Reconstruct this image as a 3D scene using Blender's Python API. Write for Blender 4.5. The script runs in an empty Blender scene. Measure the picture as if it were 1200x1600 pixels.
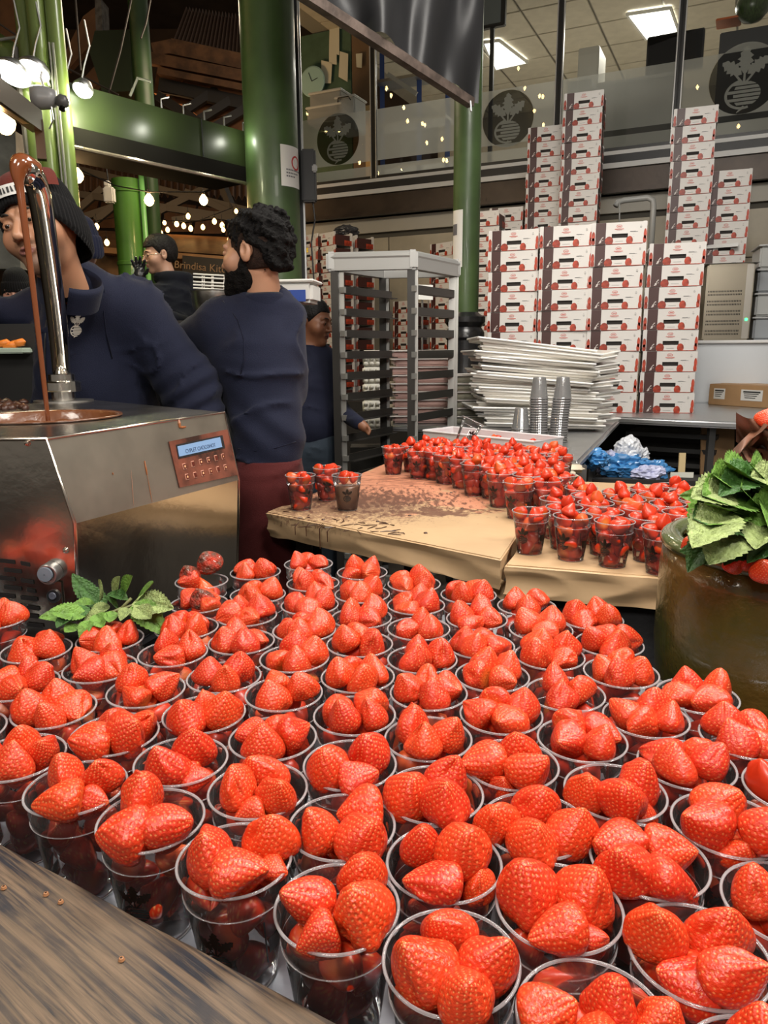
import bpy, bmesh, math, random
import numpy as np
from mathutils import Vector, Matrix, noise

C = bpy.context.scene.collection
SC = bpy.context.scene
PI = math.pi
R = math.radians
# ------------------------------------------------------------------ camera
F = 1160.0
CAM = Vector((0, 0, 1.44))
pitch, roll = R(12.4), R(0.47)
_u0 = Vector((0, math.sin(pitch), math.cos(pitch)))
FW = Vector((0, math.cos(pitch), -math.sin(pitch)))
RT = Vector((1, 0, 0)) * math.cos(roll) - _u0 * math.sin(roll)
UP = Vector((1, 0, 0)) * math.sin(roll) + _u0 * math.cos(roll)
cd = bpy.data.cameras.new('camera')
cam = bpy.data.objects.new('camera', cd)
C.objects.link(cam)
cd.sensor_fit = 'VERTICAL'
cd.sensor_height = 36
cd.lens = 36 * F / 1600
cd.clip_start = 0.02
m = Matrix.Identity(4)
for i in range(3):
    m[i][0], m[i][1], m[i][2], m[i][3] = RT[i], UP[i], -FW[i], CAM[i]
cam.matrix_world = m
SC.camera = cam
# ------------------------------------------------------------------ world and light
w = bpy.data.worlds.new('market_hall_air')
SC.world = w
w.use_nodes = True
w.node_tree.nodes['Background'].inputs[0].default_value = (1.0, 0.90, 0.78, 1)
w.node_tree.nodes['Background'].inputs[1].default_value = 0.18
SC.view_settings.view_transform = 'Standard'
SC.view_settings.look = 'None'
SC.view_settings.gamma = 1
SC.view_settings.use_curve_mapping = False
SC.view_settings.exposure = 0.14
SC.cycles.transparent_max_bounces = 20
SC.cycles.max_bounces = 8
SC.cycles.caustics_reflective = False
SC.cycles.caustics_refractive = False


def area(name, loc, target, sx, sy, power, col=(1, .93, .84)):
    d = bpy.data.lights.new(name, 'AREA')
    d.shape = 'RECTANGLE'
    d.size, d.size_y, d.energy, d.color = sx, sy, power, col
    o = bpy.data.objects.new(name, d)
    C.objects.link(o)
    o.location = loc
    o.rotation_euler = (Vector(target) - Vector(loc)).to_track_quat('-Z', 'Y').to_euler()
    return o


area('stall_lamp_front', (0.45, 0.75, 2.9), (0.15, 1.0, 0.9), 0.45, 0.45, 34, (1, .94, .86))
area('stall_lamp_side', (1.5, 0.9, 2.7), (0.3, 1.5, 0.9), 0.4, 0.4, 26, (1, .95, .88))
area('stall_lamp_left', (-1.5, 0.7, 2.8), (-0.6, 2.0, 1.1), 0.5, 0.5, 15, (1, .93, .82))
area('table_lamp', (0.5, 2.4, 3.1), (0.45, 2.5, 0.9), 0.8, 0.8, 33, (1, .93, .83))
area('camera_side_fill', (-0.3, -0.5, 2.5), (0.5, 2.2, 1.0), 0.5, 0.4, 22, (1, .95, .88))  # added fill light from the camera side to brighten the table cups
area('carton_lamp', (0.9, 3.2, 4.3), (1.4, 5.6, 1.9), 1.4, 1.0, 100, (1, .95, .88))
area('hall_lamp', (-1.0, 6.6, 4.0), (-1.4, 7.0, 0.9), 1.2, 1.2, 55, (1, .80, .55))
area('hall_far_lamp', (-3.6, 10.0, 3.4), (-3.8, 13, 5.2), 2.0, 1.0, 80, (1, .62, .30))


def pt(px, py, Z):
    return CAM + Z * ((px - 600) / F * RT + (800 - py) / F * UP + FW)


def ray(px, py):
    return (px - 600) / F * RT + (800 - py) / F * UP + FW


def onz(px, py, z):
    d = ray(px, py)
    return CAM + d * ((z - CAM.z) / d.z)


def onpl(px, py, P, n):
    d = ray(px, py)
    return CAM + d * ((P - CAM).dot(n) / d.dot(n))


def proj(p):
    q = p - CAM
    z = q.dot(FW)
    return 600 + F * q.dot(RT) / z, 800 - F * q.dot(UP) / z, z


# ------------------------------------------------------------------ materials
MATS = {}


def mat(name, col, rough=.5, metal=0., bump=0., bscale=30., var=0., vscale=6., stretch=None, coat=0., spec=.5,
        alpha=1., emit=None, estr=0., dark=None, detail=4., trans=0.):
    if name in MATS:
        return MATS[name]
    mt = bpy.data.materials.new(name)
    mt.use_nodes = True
    nt = mt.node_tree
    b = nt.nodes['Principled BSDF']
    b.inputs['Base Color'].default_value = (*col, 1)
    b.inputs['Roughness'].default_value = rough
    b.inputs['Metallic'].default_value = metal
    b.inputs['Coat Weight'].default_value = coat
    b.inputs['Specular IOR Level'].default_value = spec
    b.inputs['Alpha'].default_value = alpha
    if trans:
        b.inputs['Transmission Weight'].default_value = trans
    if emit:
        b.inputs['Emission Color'].default_value = (*emit, 1)
        b.inputs['Emission Strength'].default_value = estr
    co = nt.nodes.new('ShaderNodeTexCoord')
    src = co.outputs['Object']
    if stretch:
        mp = nt.nodes.new('ShaderNodeMapping')
        mp.inputs['Scale'].default_value = stretch
        nt.links.new(src, mp.inputs['Vector'])
        src = mp.outputs['Vector']
    if var:
        n = nt.nodes.new('ShaderNodeTexNoise')
        n.inputs['Scale'].default_value = vscale
        n.inputs['Detail'].default_value = detail
        nt.links.new(src, n.inputs['Vector'])
        r = nt.nodes.new('ShaderNodeValToRGB')
        d = dark or tuple(c * (1 - var) for c in col)
        r.color_ramp.elements[0].position = .38
        r.color_ramp.elements[0].color = (*d, 1)
        r.color_ramp.elements[1].position = .62
        r.color_ramp.elements[1].color = (*col, 1)
        nt.links.new(n.outputs[0], r.inputs[0])
        nt.links.new(r.outputs[0], b.inputs['Base Color'])
    if bump:
        n = nt.nodes.new('ShaderNodeTexNoise')
        n.inputs['Scale'].default_value = bscale
        n.inputs['Detail'].default_value = 5
        nt.links.new(src, n.inputs['Vector'])
        bp = nt.nodes.new('ShaderNodeBump')
        bp.inputs['Strength'].default_value = bump
        bp.inputs['Distance'].default_value = .01
        nt.links.new(n.outputs[0], bp.inputs['Height'])
        nt.links.new(bp.outputs[0], b.inputs['Normal'])
    MATS[name] = mt
    return mt


def thin_plastic(name, tint=(1, 1, 1), ior=1.45, gloss=.06, extra=0.0, haze=(.9, .9, .9)):
    """clear sheet: mirror-like by fresnel, otherwise see-through, with a little milkiness"""
    if name in MATS:
        return MATS[name]
    mt = bpy.data.materials.new(name)
    mt.use_nodes = True
    nt = mt.node_tree
    nt.nodes.clear()
    o = nt.nodes.new('ShaderNodeOutputMaterial')
    t = nt.nodes.new('ShaderNodeBsdfTransparent')
    t.inputs[0].default_value = (*tint, 1)
    g = nt.nodes.new('ShaderNodeBsdfGlossy')
    g.inputs['Roughness'].default_value = gloss
    fr = nt.nodes.new('ShaderNodeFresnel')
    fr.inputs[0].default_value = ior
    m1 = nt.nodes.new('ShaderNodeMixShader')
    nt.links.new(fr.outputs[0], m1.inputs[0])
    nt.links.new(t.outputs[0], m1.inputs[1])
    nt.links.new(g.outputs[0], m1.inputs[2])
    last = m1
    if extra:
        d = nt.nodes.new('ShaderNodeBsdfDiffuse')
        d.inputs[0].default_value = (*haze, 1)
        tl = nt.nodes.new('ShaderNodeBsdfTranslucent')
        tl.inputs[0].default_value = (*haze, 1)
        a = nt.nodes.new('ShaderNodeAddShader')
        mh = nt.nodes.new('ShaderNodeMixShader')
        mh.inputs[0].default_value = .4
        nt.links.new(d.outputs[0], mh.inputs[1])
        nt.links.new(tl.outputs[0], mh.inputs[2])
        m2 = nt.nodes.new('ShaderNodeMixShader')
        m2.inputs[0].default_value = extra
        nt.links.new(m1.outputs[0], m2.inputs[1])
        nt.links.new(mh.outputs[0], m2.inputs[2])
        last = m2
    nt.links.new(last.outputs[0], o.inputs[0])
    MATS[name] = mt
    return mt


# ------------------------------------------------------------------ mesh builder
class MB:
    def __init__(s):
        s.v, s.f = [], []

    def add(s, vs, fs, M=None):
        n = len(s.v)
        for p in vs:
            p = Vector(p)
            s.v.append(M @ p if M else p)
        s.f += [tuple(n + i for i in f) for f in fs]
        return s

    def box(s, c, d, M=None):
        x, y, z = c
        a, b, h = d[0] / 2, d[1] / 2, d[2] / 2
        vs = [(x + i * a, y + j * b, z + k * h) for i in (-1, 1) for j in (-1, 1) for k in (-1, 1)]
        return s.add(vs, [(0, 1, 3, 2), (4, 6, 7, 5), (0, 4, 5, 1), (2, 3, 7, 6), (0, 2, 6, 4), (1, 5, 7, 3)], M)

    def bbox(s, c, d, r=.005, M=None):
        """box with chamfered edges"""
        bm = bmesh.new()
        bmesh.ops.create_cube(bm, size=1)
        for v in bm.verts:
            v.co = Vector((c[0] + v.co.x * d[0], c[1] + v.co.y * d[1], c[2] + v.co.z * d[2]))
        bmesh.ops.bevel(bm, geom=bm.edges[:], offset=min(r, min(d) * .45), segments=2, affect='EDGES')
        bm.verts.index_update()
        s.add([v.co.copy() for v in bm.verts], [[v.index for v in f.verts] for f in bm.faces], M)
        bm.free()
        return s

    def tube(s, pts, r, n=10, caps=True, M=None):
        pts = [Vector(p) for p in pts]
        k = len(pts)
        rs = r if isinstance(r, (list, tuple)) else [r] * k
        vs = []
        prev = None
        for i, p in enumerate(pts):
            t = (pts[min(i + 1, k - 1)] - pts[max(i - 1, 0)]).normalized()
            if prev is None:
                a = t.cross(Vector((0, 0, 1)))
                if a.length < .1:
                    a = t.cross(Vector((1, 0, 0)))
                a.normalize()
            else:
                a = (prev - t * prev.dot(t)).normalized()
            prev = a
            b = t.cross(a)
            vs += [p + rs[i] * (math.cos(2 * PI * j / n) * a + math.sin(2 * PI * j / n) * b) for j in range(n)]
        fs = [(i * n + j, i * n + (j + 1) % n, (i + 1) * n + (j + 1) % n, (i + 1) * n + j) for i in range(k - 1) for j in range(n)]
        if caps:
            fs += [tuple(range(n))[::-1], tuple((k - 1) * n + j for j in range(n))]
        return s.add(vs, fs, M)

    def lathe(s, prof, n=32, M=None, closed=False):
        vs = [(r * math.cos(2 * PI * j / n), r * math.sin(2 * PI * j / n), z) for r, z in prof for j in range(n)]
        k = len(prof)
        fs = [(i * n + j, i * n + (j + 1) % n, (i + 1) * n + (j + 1) % n, (i + 1) * n + j) for i in range(k - 1) for j in range(n)]
        if closed:
            fs += [((k - 1) * n + j, (k - 1) * n + (j + 1) % n, (j + 1) % n, j) for j in range(n)]
        return s.add(vs, fs, M)

    def prism(s, poly, z0, z1, M=None):
        n = len(poly)
        vs = [(p[0], p[1], z0) for p in poly] + [(p[0], p[1], z1) for p in poly]
        fs = [tuple(range(n))[::-1], tuple(range(n, 2 * n))] + [(i, (i + 1) % n, n + (i + 1) % n, n + i) for i in range(n)]
        return s.add(vs, fs, M)

    def slab(s, pts, d):
        """thick polygon: pts in world, thickness vector d"""
        n = len(pts)
        d = Vector(d)
        vs = [Vector(p) for p in pts] + [Vector(p) + d for p in pts]
        fs = [tuple(range(n))[::-1], tuple(range(n, 2 * n))] + [(i, (i + 1) % n, n + (i + 1) % n, n + i) for i in range(n)]
        return s.add(vs, fs)

    def bar(s, a, b, w_, h_, up=(0, 0, 1)):
        a, b = Vector(a), Vector(b)
        t = (b - a).normalized()
        x = t.cross(Vector(up))
        if x.length < .05:
            x = t.cross(Vector((1, 0, 0)))
        x.normalize()
        y = x.cross(t)
        vs = [p + i * x * w_ / 2 + j * y * h_ / 2 for p in (a, b) for i, j in ((-1, -1), (1, -1), (1, 1), (-1, 1))]
        return s.add(vs, [(0, 3, 2, 1), (4, 5, 6, 7), (0, 1, 5, 4), (1, 2, 6, 5), (2, 3, 7, 6), (3, 0, 4, 7)])

    def grid(s, fn, nu, nv):
        vs = [fn(i / nu, j / nv) for i in range(nu + 1) for j in range(nv + 1)]
        fs = [(i * (nv + 1) + j, (i + 1) * (nv + 1) + j, (i + 1) * (nv + 1) + j + 1, i * (nv + 1) + j + 1) for i in range(nu) for j in range(nv)]
        return s.add(vs, fs)

    def mesh(s, name, m_, smooth=False, inv=None, fix=True):
        me = bpy.data.meshes.new(name)
        vs = [inv @ p for p in s.v] if inv else s.v
        me.from_pydata([tuple(p) for p in vs], [], s.f)
        if m_:
            me.materials.append(m_)
        if fix:
            bm = bmesh.new()
            bm.from_mesh(me)
            bmesh.ops.recalc_face_normals(bm, faces=bm.faces[:])
            bm.to_mesh(me)
            bm.free()
        if smooth:
            me.shade_smooth()
            if smooth == 'auto':
                try:
                    me.set_sharp_from_angle(angle=R(35))
                except Exception:
                    pass
        me.update()
        return me

    def build(s, name, m_, parent=None, smooth=False, world=True, label=None, kind=None, cat=None, group=None, fix=True):
        inv = None
        if parent is not None and world:
            inv = pmat(parent).inverted()
        o = bpy.data.objects.new(name, s.mesh(name, m_, smooth, inv, fix))
        C.objects.link(o)
        if parent is not None:
            o.parent = parent
        tag(o, label, cat, group, kind)
        return o


def pmat(o):
    m_ = Matrix.Translation(o.location) @ o.rotation_euler.to_matrix().to_4x4() @ Matrix.Diagonal((*o.scale, 1))
    return pmat(o.parent) @ m_ if o.parent else m_


def tag(o, label=None, cat=None, group=None, kind=None):
    if label:
        o['label'] = label
    if cat:
        o['category'] = cat
    if group:
        o['group'] = group
    if kind:
        o['kind'] = kind
    return o


def thing(name, label, cat, loc=(0, 0, 0), rz=0, group=None):
    o = bpy.data.objects.new(name, None)
    C.objects.link(o)
    o.location = loc
    o.rotation_euler = (0, 0, rz)
    o.empty_display_size = .05
    return tag(o, label, cat, group)


def obj(name, mesh, parent=None, loc=(0, 0, 0), rot=None, scale=None, label=None, cat=None, group=None):
    o = bpy.data.objects.new(name, mesh)
    C.objects.link(o)
    o.location = loc
    if rot is not None:
        o.rotation_euler = rot
    if scale is not None:
        o.scale = scale
    if parent is not None:
        o.parent = parent
    return tag(o, label, cat, group)


def struct(name, mb, m_, smooth=False, parent=None):
    return mb.build(name, m_, parent, smooth, kind='structure')


def text(s_, size, m_, parent=None, M=None, name='lettering', extrude=.0005):
    cu = bpy.data.curves.new(name, 'FONT')
    cu.body = s_
    cu.size = size
    cu.extrude = extrude
    cu.align_x = 'CENTER'
    cu.align_y = 'CENTER'
    cu.resolution_u = 3
    cu.materials.append(m_)
    tmp = bpy.data.objects.new(name + '_tmp', cu)
    C.objects.link(tmp)
    bpy.context.view_layer.update()
    me = bpy.data.meshes.new_from_object(tmp.evaluated_get(bpy.context.evaluated_depsgraph_get()))
    bpy.data.objects.remove(tmp)
    o = bpy.data.objects.new(name, me)
    C.objects.link(o)
    o['kind'] = 'stuff'
    if parent is not None:
        o.parent = parent
        if M is not None:
            M = pmat(parent).inverted() @ M
    if M is not None:
        o.matrix_local = M
    return o


def frame(origin, x, y):
    x = Vector(x).normalized()
    y = Vector(y)
    z = x.cross(y).normalized()
    y = z.cross(x)
    m_ = Matrix.Identity(4)
    for i in range(3):
        m_[i][0], m_[i][1], m_[i][2], m_[i][3] = x[i], y[i], z[i], origin[i]
    return m_


ORD = ['', 'first', 'second', 'third', 'fourth', 'fifth', 'sixth', 'seventh', 'eighth', 'ninth', 'tenth', 'eleventh', 'twelfth', 'thirteenth', 'fourteenth', 'fifteenth', 'sixteenth']

# common materials
STEEL = mat('brushed_steel', (.62, .60, .56), .28, 1., bump=.05, bscale=60, stretch=(1, 12, 1))
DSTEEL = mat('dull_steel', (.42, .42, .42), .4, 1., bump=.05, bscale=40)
BLACK = mat('black_plastic', (.015, .015, .017), .45)
DARK = mat('dark_void', (.02, .018, .016), .8)
GREEN = mat('green_gloss_paint', (.058, .102, .032), .42, bump=.25, bscale=9, var=.35, vscale=3, coat=.1)
DGREEN = mat('dark_green_paint', (.03, .07, .018), .45, var=.3)
WHITE = mat('white_paint', (.75, .75, .72), .5)
CREAM = mat('cream_panel', (.60, .53, .40), .45, var=.25, vscale=2)
KRAFT = mat('kraft_paper', (.58, .38, .19), .55, bump=.35, bscale=7, var=.12, vscale=4)
CARD = mat('brown_cardboard', (.42, .25, .12), .7, var=.15)
WOODD = mat('old_brown_timber', (.20, .085, .03), .7, bump=.3, bscale=20, var=.5, vscale=8)


# ------------------------------------------------------------------ implicit surfaces for bodies
def nets(f, lo, hi, h):
    lo = np.array(lo, float)
    hi = np.array(hi, float)
    n = np.ceil((hi - lo) / h).astype(int) + 1
    ax = [lo[i] + h * np.arange(n[i]) for i in range(3)]
    X, Y, Z = np.meshgrid(*ax, indexing='ij')
    V = f(X, Y, Z)
    S = V < 0
    c = n - 1
    acc = np.zeros((*c, 3))
    cnt = np.zeros(tuple(c))
    for a in range(3):
        o1, o2 = [q for q in range(3) if q != a]
        for i in (0, 1):
            for j in (0, 1):
                s0 = [slice(0, c[0]), slice(0, c[1]), slice(0, c[2])]
                s0[o1] = slice(i, i + c[o1])
                s0[o2] = slice(j, j + c[o2])
                s1 = list(s0)
                s1[a] = slice(1, 1 + c[a])
                v0, v1 = V[tuple(s0)], V[tuple(s1)]
                x = (S[tuple(s0)] != S[tuple(s1)])
                d = np.where(x, v0 - v1, 1)
                t = np.where(x, v0 / d, 0)
                acc[..., a] += t
                acc[..., o1] += x * i
                acc[..., o2] += x * j
                cnt += x
    act = cnt > 0
    idx = -np.ones(tuple(c), int)
    idx[act] = np.arange(act.sum())
    ci = np.argwhere(act)
    verts = lo + h * (ci + acc[act] / cnt[act][:, None])
    faces = []
    for a in range(3):
        b, d = (a + 1) % 3, (a + 2) % 3
        sl0 = [slice(1, c[0]), slice(1, c[1]), slice(1, c[2])]
        sl0[a] = slice(0, c[a])
        sl1 = list(sl0)
        sl1[a] = slice(1, c[a] + 1)
        S0, S1 = S[tuple(sl0)], S[tuple(sl1)]
        e = np.argwhere(S0 != S1)
        if len(e) == 0:
            continue
        inside = S0[tuple(e.T)]
        off = np.array([1, 1, 1])
        off[a] = 0
        p = e + off
        db = np.zeros(3, int)
        db[b] = 1
        dd = np.zeros(3, int)
        dd[d] = 1
        q = [idx[tuple((p - u).T)] for u in (np.zeros(3, int), db, db + dd, dd)]
        q = np.stack(q, 1)
        q[~inside] = q[~inside][:, ::-1]
        faces.append(q)
    return verts, np.concatenate(faces)


def np_mesh(name, verts, faces, m_, smooth=True, cols=None):
    me = bpy.data.meshes.new(name)
    me.vertices.add(len(verts))
    me.vertices.foreach_set('co', np.asarray(verts, np.float32).ravel())
    k = faces.shape[1]
    me.loops.add(len(faces) * k)
    me.loops.foreach_set('vertex_index', faces.astype(np.int32).ravel())
    me.polygons.add(len(faces))
    me.polygons.foreach_set('loop_start', np.arange(0, len(faces) * k, k, dtype=np.int32))
    me.update(calc_edges=True)
    me.validate()
    if m_:
        me.materials.append(m_)
    if cols is not None:
        a = me.color_attributes.new('Col', 'FLOAT_COLOR', 'POINT')
        a.data.foreach_set('color', np.concatenate([cols, np.ones((len(cols), 1))], 1).astype(np.float32).ravel())
    if smooth:
        me.shade_smooth()
    return me


def s_cone(P, a, b, ra, rb):
    a, b = np.array(a, float), np.array(b, float)
    ba = b - a
    t = ((P[0] - a[0]) * ba[0] + (P[1] - a[1]) * ba[1] + (P[2] - a[2]) * ba[2]) / max(ba @ ba, 1e-9)
    t = np.clip(t, 0, 1)
    d = np.sqrt((P[0] - a[0] - t * ba[0])**2 + (P[1] - a[1] - t * ba[1])**2 + (P[2] - a[2] - t * ba[2])**2)
    return d - (ra + t * (rb - ra))


def s_ell(P, c, r, M=None):
    q = [P[i] - c[i] for i in range(3)]
    if M is not None:
        q = [M[j][0] * q[0] + M[j][1] * q[1] + M[j][2] * q[2] for j in range(3)]
    k0 = np.sqrt((q[0] / r[0])**2 + (q[1] / r[1])**2 + (q[2] / r[2])**2)
    k1 = np.sqrt((q[0] / r[0]**2)**2 + (q[1] / r[1]**2)**2 + (q[2] / r[2]**2)**2)
    return k0 * (k0 - 1) / np.maximum(k1, 1e-9)


def smin(a, b, k):
    h = np.clip(.5 + .5 * (b - a) / k, 0, 1)
    return b + (a - b) * h - k * h * (1 - h)


def ssub(a, b, k):  # a minus b
    return -smin(-a, b, k)
# ================================================================== STRUCTURE
fl = MB().box((0, 7, -.05), (30, 26, .1))
struct('floor', fl, mat('dark_market_floor', (.06, .055, .05), .5, bump=.2, bscale=12, var=.4))
struct('wall_back', MB().box((-6, 19, 4.5), (18, .2, 9)), mat('dark_hall_wall', (.045, .025, .014), .8, var=.5, vscale=1.2))  # dimness of the hall put into the wall colour
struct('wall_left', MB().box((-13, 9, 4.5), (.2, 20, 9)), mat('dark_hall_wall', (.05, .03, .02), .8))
struct('ceiling', MB().slab([(-13, -1, 8.6), (-1.2, -1, 8.6), (-1.2, 19, 8.6), (-13, 19, 8.6)], (0, 0, .1)), mat('dark_roof_boards', (.03, .02, .014), .8, var=.4, vscale=2))  # roof boards carry the hall dimness in their colour too

# ---- the glazed office front, closer on the right
F0 = onz(490, 297, 3.54)
F1 = onz(1200, 217, 3.54)
fx = (F1 - F0)
fx.z = 0
fx.normalize()
fn = Vector((fx.y, -fx.x, 0))
ZU = Vector((0, 0, 1))


def fp(px, py, off=0.):
    return onpl(px, py, F0 + off * fn, fn)


def fs(p):
    return (p - F0).dot(fx)


def fw(s, z, off=0.):
    q = F0 + fx * s + fn * off
    return Vector((q.x, q.y, z))


sL, sR = fs(fp(463, 250)), 7.2
ms = [sL, fs(fp(584, 190)), fs(fp(874, 120)), fs(fp(1062, 100)), sR]
z_fr_t = [fp(527, 180).z, fp(527, 258).z, fp(527, 266).z, fp(527, 283).z]
GLASS = thin_plastic('office_glass', (.93, .95, .93), 1.5, .01)
DISC = thin_plastic('cutout_shade_film', (.22, .23, .22), 1.3, .1)  # added sheet: dim room behind the clear cut-outs put into its tint
FROST = thin_plastic('frosted_film', (.9, .9, .88), 1.2, .3, .60, (.72, .71, .66))
ALU = mat('window_aluminium', (.55, .55, .55), .35, .8)
ZT = 8.3


def turnip():
    """flat emblem as polygons in a unit disc: leaves and ribbed root"""
    P = []

    def leaf(cx, cy, a, L, W_, seed):
        rnd = random.Random(seed)
        pts = []
        n = 14
        for i in range(n + 1):
            t = i / n
            pts.append((t * L, W_ * math.sin(PI * t)**.7 * (1 + .3 * math.sin(i * 2.4 + seed))))
        for i in range(n - 1, 0, -1):
            t = i / n
            pts.append((t * L, -W_ * math.sin(PI * t)**.7 * (1 + .3 * math.sin(i * 2.1 + seed))))
        c, s_ = math.cos(a), math.sin(a)
        P.append([(cx + x * c - y * s_, cy + x * s_ + y * c) for x, y in pts])
    leaf(0, .12, PI / 2, .80, .19, 1)
    leaf(-.08, .12, PI * .80, .72, .17, 2)
    leaf(.08, .12, PI * .20, .72, .17, 3)
    for a, x in ((PI / 2, 0), (PI * .72, -.05), (PI * .28, .05)):
        c, s_ = math.cos(a), math.sin(a)
        P.append([(x - .035 * s_, -.12 + .035 * c), (x + .3 * c - .03 * s_, -.12 + .3 * s_ + .03 * c), (x + .3 * c + .03 * s_, -.12 + .3 * s_ - .03 * c), (x + .035 * s_, -.12 - .035 * c)])
    # root as horizontal bands so that the dark ribs between them show
    nb = 6
    for b in range(nb):
        y0 = -.10 - b * .115
        y1 = y0 - .085
        row = []
        for y in (y0, (y0 + y1) / 2, y1):
            k = (y + .45) / .37
            hw = .46 * math.sqrt(max(0, 1 - k * k))
            row.append((hw, y))
        P.append([(h + .04, y) for h, y in row] + [(-h * (.55 if b % 2 else .95) - .03, y) for h, y in row[::-1]])
    n = 20   # outline of root, left side crescent
    out = [(.54 * math.cos(a), -.45 + .44 * math.sin(a)) for a in [R(100) + R(190) * i / n for i in range(n + 1)]]
    inn = [(.46 * math.cos(a), -.45 + .37 * math.sin(a)) for a in [R(100) + R(190) * i / n for i in range(n + 1)]]
    for i in range(n):
        P.append([out[i], out[i + 1], inn[i + 1], inn[i]])
    P.append([(.02, -.78), (.10, -.84), (-.16, -.99), (-.14, -.94)])
    return P


TURNIP = turnip()


def flat_emblem(polys, fnp):
    mb = MB()
    for p in polys:
        mb.add([fnp(x, y) for x, y in p], [tuple(range(len(p)))])
    return mb


logos = [(527, 217, 33), (793, 185, 40), (1163, 122, 56)]
lgw = [(fs(fp(x, y)), fp(x, y).z, (fs(fp(x + r, y)) - fs(fp(x - r, y))) / 2) for x, y, r in logos]
for i in range(4):
    wn = MB()
    s0, s1 = ms[i], ms[i + 1]
    wn.box((0, 0, 0), (.0001, .0001, .0001)) if False else None
    for s_ in (s0 + .015, s1 - .015):
        wn.bar(fw(s_, 3.56), fw(s_, ZT), .035, .05, fx)
    wn.bar(fw(s0, 3.60), fw(s1, 3.60), .05, .05)
    wo = wn.build('window_%d' % (i + 1), mat('mullion_black', (.02, .02, .02), .4), kind='structure')
    for s_ in (s0 + .036, s1 - .036):
        MB().bar(fw(s_, 3.6, .02), fw(s_, ZT, .02), .012, .012, fx).build('edge_strip', mat('mullion_edge', (.55, .55, .54), .35, .4), wo)
    pn = MB().add([fw(s0, 3.6, .0), fw(s1, 3.6, .0), fw(s1, ZT, .0), fw(s0, ZT, .0)], [(0, 1, 2, 3)])
    pn.build('pane', GLASS, wo)
    # frosted film with round cut-outs
    bm = bmesh.new()

    def loop(pts):
        vs = [bm.verts.new(p) for p in pts]
        for a, b in zip(vs, vs[1:] + vs[:1]):
            bm.edges.new((a, b))
    e0, e1 = s0 + .03, s1 - .03
    loop([fw(e0, z_fr_t[1], -.012), fw(e1, z_fr_t[1], -.012), fw(e1, z_fr_t[0], -.012), fw(e0, z_fr_t[0], -.012)])
    for (ls, lz, lr) in lgw:
        if e0 < ls - lr * .9 and ls + lr * .9 < e1 + .2:
            r_ = min(lr, e1 - ls - .01, ls - e0 - .01)
            loop([fw(ls + r_ * math.cos(2 * PI * k / 48), lz + lr * math.sin(2 * PI * k / 48), -.012) for k in range(48)])
    bmesh.ops.triangle_fill(bm, edges=bm.edges[:], use_beauty=True, normal=fn)
    me = bpy.data.meshes.new('frosted_film')
    bm.to_mesh(me)
    bm.free()
    me.materials.append(FROST)
    obj('frosted_film', me, wo)
    MB().add([fw(e0, z_fr_t[3], -.012), fw(e1, z_fr_t[3], -.012), fw(e1, z_fr_t[2], -.012), fw(e0, z_fr_t[2], -.012)], [(0, 1, 2, 3)]).build('frosted_film', FROST, wo)
    for (ls, lz, lr) in lgw:
        if e0 < ls - lr * .9 and ls + lr * .9 < e1 + .2:
            flat_emblem(TURNIP, lambda x, y: fw(ls + x * lr * .97, lz + y * lr * .97, -.011)).build('turnip_emblem', FROST, wo, fix=False, kind='stuff')
            MB().add([fw(ls + .99 * lr * math.cos(2 * PI * k / 48), lz + .99 * lr * math.sin(2 * PI * k / 48), -.015) for k in range(48)], [tuple(range(48))]).build('shade_disc', DISC, wo, fix=False)
# sill bands and fascia
sl = MB()
sl.bar(fw(sL, 3.565), fw(sR, 3.565), .10, .04)
struct('trim_1', sl, mat('sill_white', (.7, .7, .68), .4))
sl = MB()
sl.bar(fw(sL, 3.49, .0), fw(sR, 3.49, .0), .12, .10)
struct('trim_2', sl, BLACK)
sl = MB()
sl.bar(fw(sL, 3.42, .03), fw(sR, 3.42, .03), .16, .055)
struct('trim_3', sl, mat('sill_white', (.7, .7, .68), .4))
zf = fp(500, 347).z
fa = MB()
fa.bar(fw(sL, (3.39 + zf) / 2, .02), fw(sR, (3.39 + zf) / 2, .02), .10, 3.39 - zf)
fa.bar(fw(sL, zf + .02, .06), fw(sR, zf + .02, .06), .2, .04)
for k in range(12):
    s_ = sL + .3 + k * .6
    fa.add([fw(s_ + .02 * math.cos(a), 3.2 + .02 * math.sin(a), .08) for a in np.linspace(0, 2 * PI, 9)[:-1]], [tuple(range(8))])
struct('trim_4', fa, mat('brown_steel_fascia', (.065, .045, .033), .42, .3, var=.35, vscale=3, bump=.1))
wl = MB()
wl.bar(fw(sL - .1, zf / 2, -.12), fw(sR, zf / 2, -.12), .1, zf)
wr = struct('wall_right', wl, mat('wall_backing', (.10, .09, .07), .7))
# cream cladding panels on it
pw, ph = 1.25, .50
pm = MB().bbox((0, 0, 0), (pw - .015, .02, ph - .012), .004).mesh('cladding_panel', CREAM)
ang = math.atan2(fx.y, fx.x)
for i in range(6):
    for j in range(6):
        s_ = sL + .1 + (i + .5) * pw
        z_ = zf - .25 - (j + .5) * ph
        p_ = fw(s_, z_, -.055)
        if z_ < .4 or s_ + pw / 2 > sR:
            continue
        obj('panel', pm, wr, p_, (0, 0, ang))
MB().bar(fw(sL, zf - .10, -.04), fw(sR, zf - .10, -.04), .06, .18).build('header_strip', mat('pale_strip', (.5, .47, .4), .5), wr)

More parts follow.
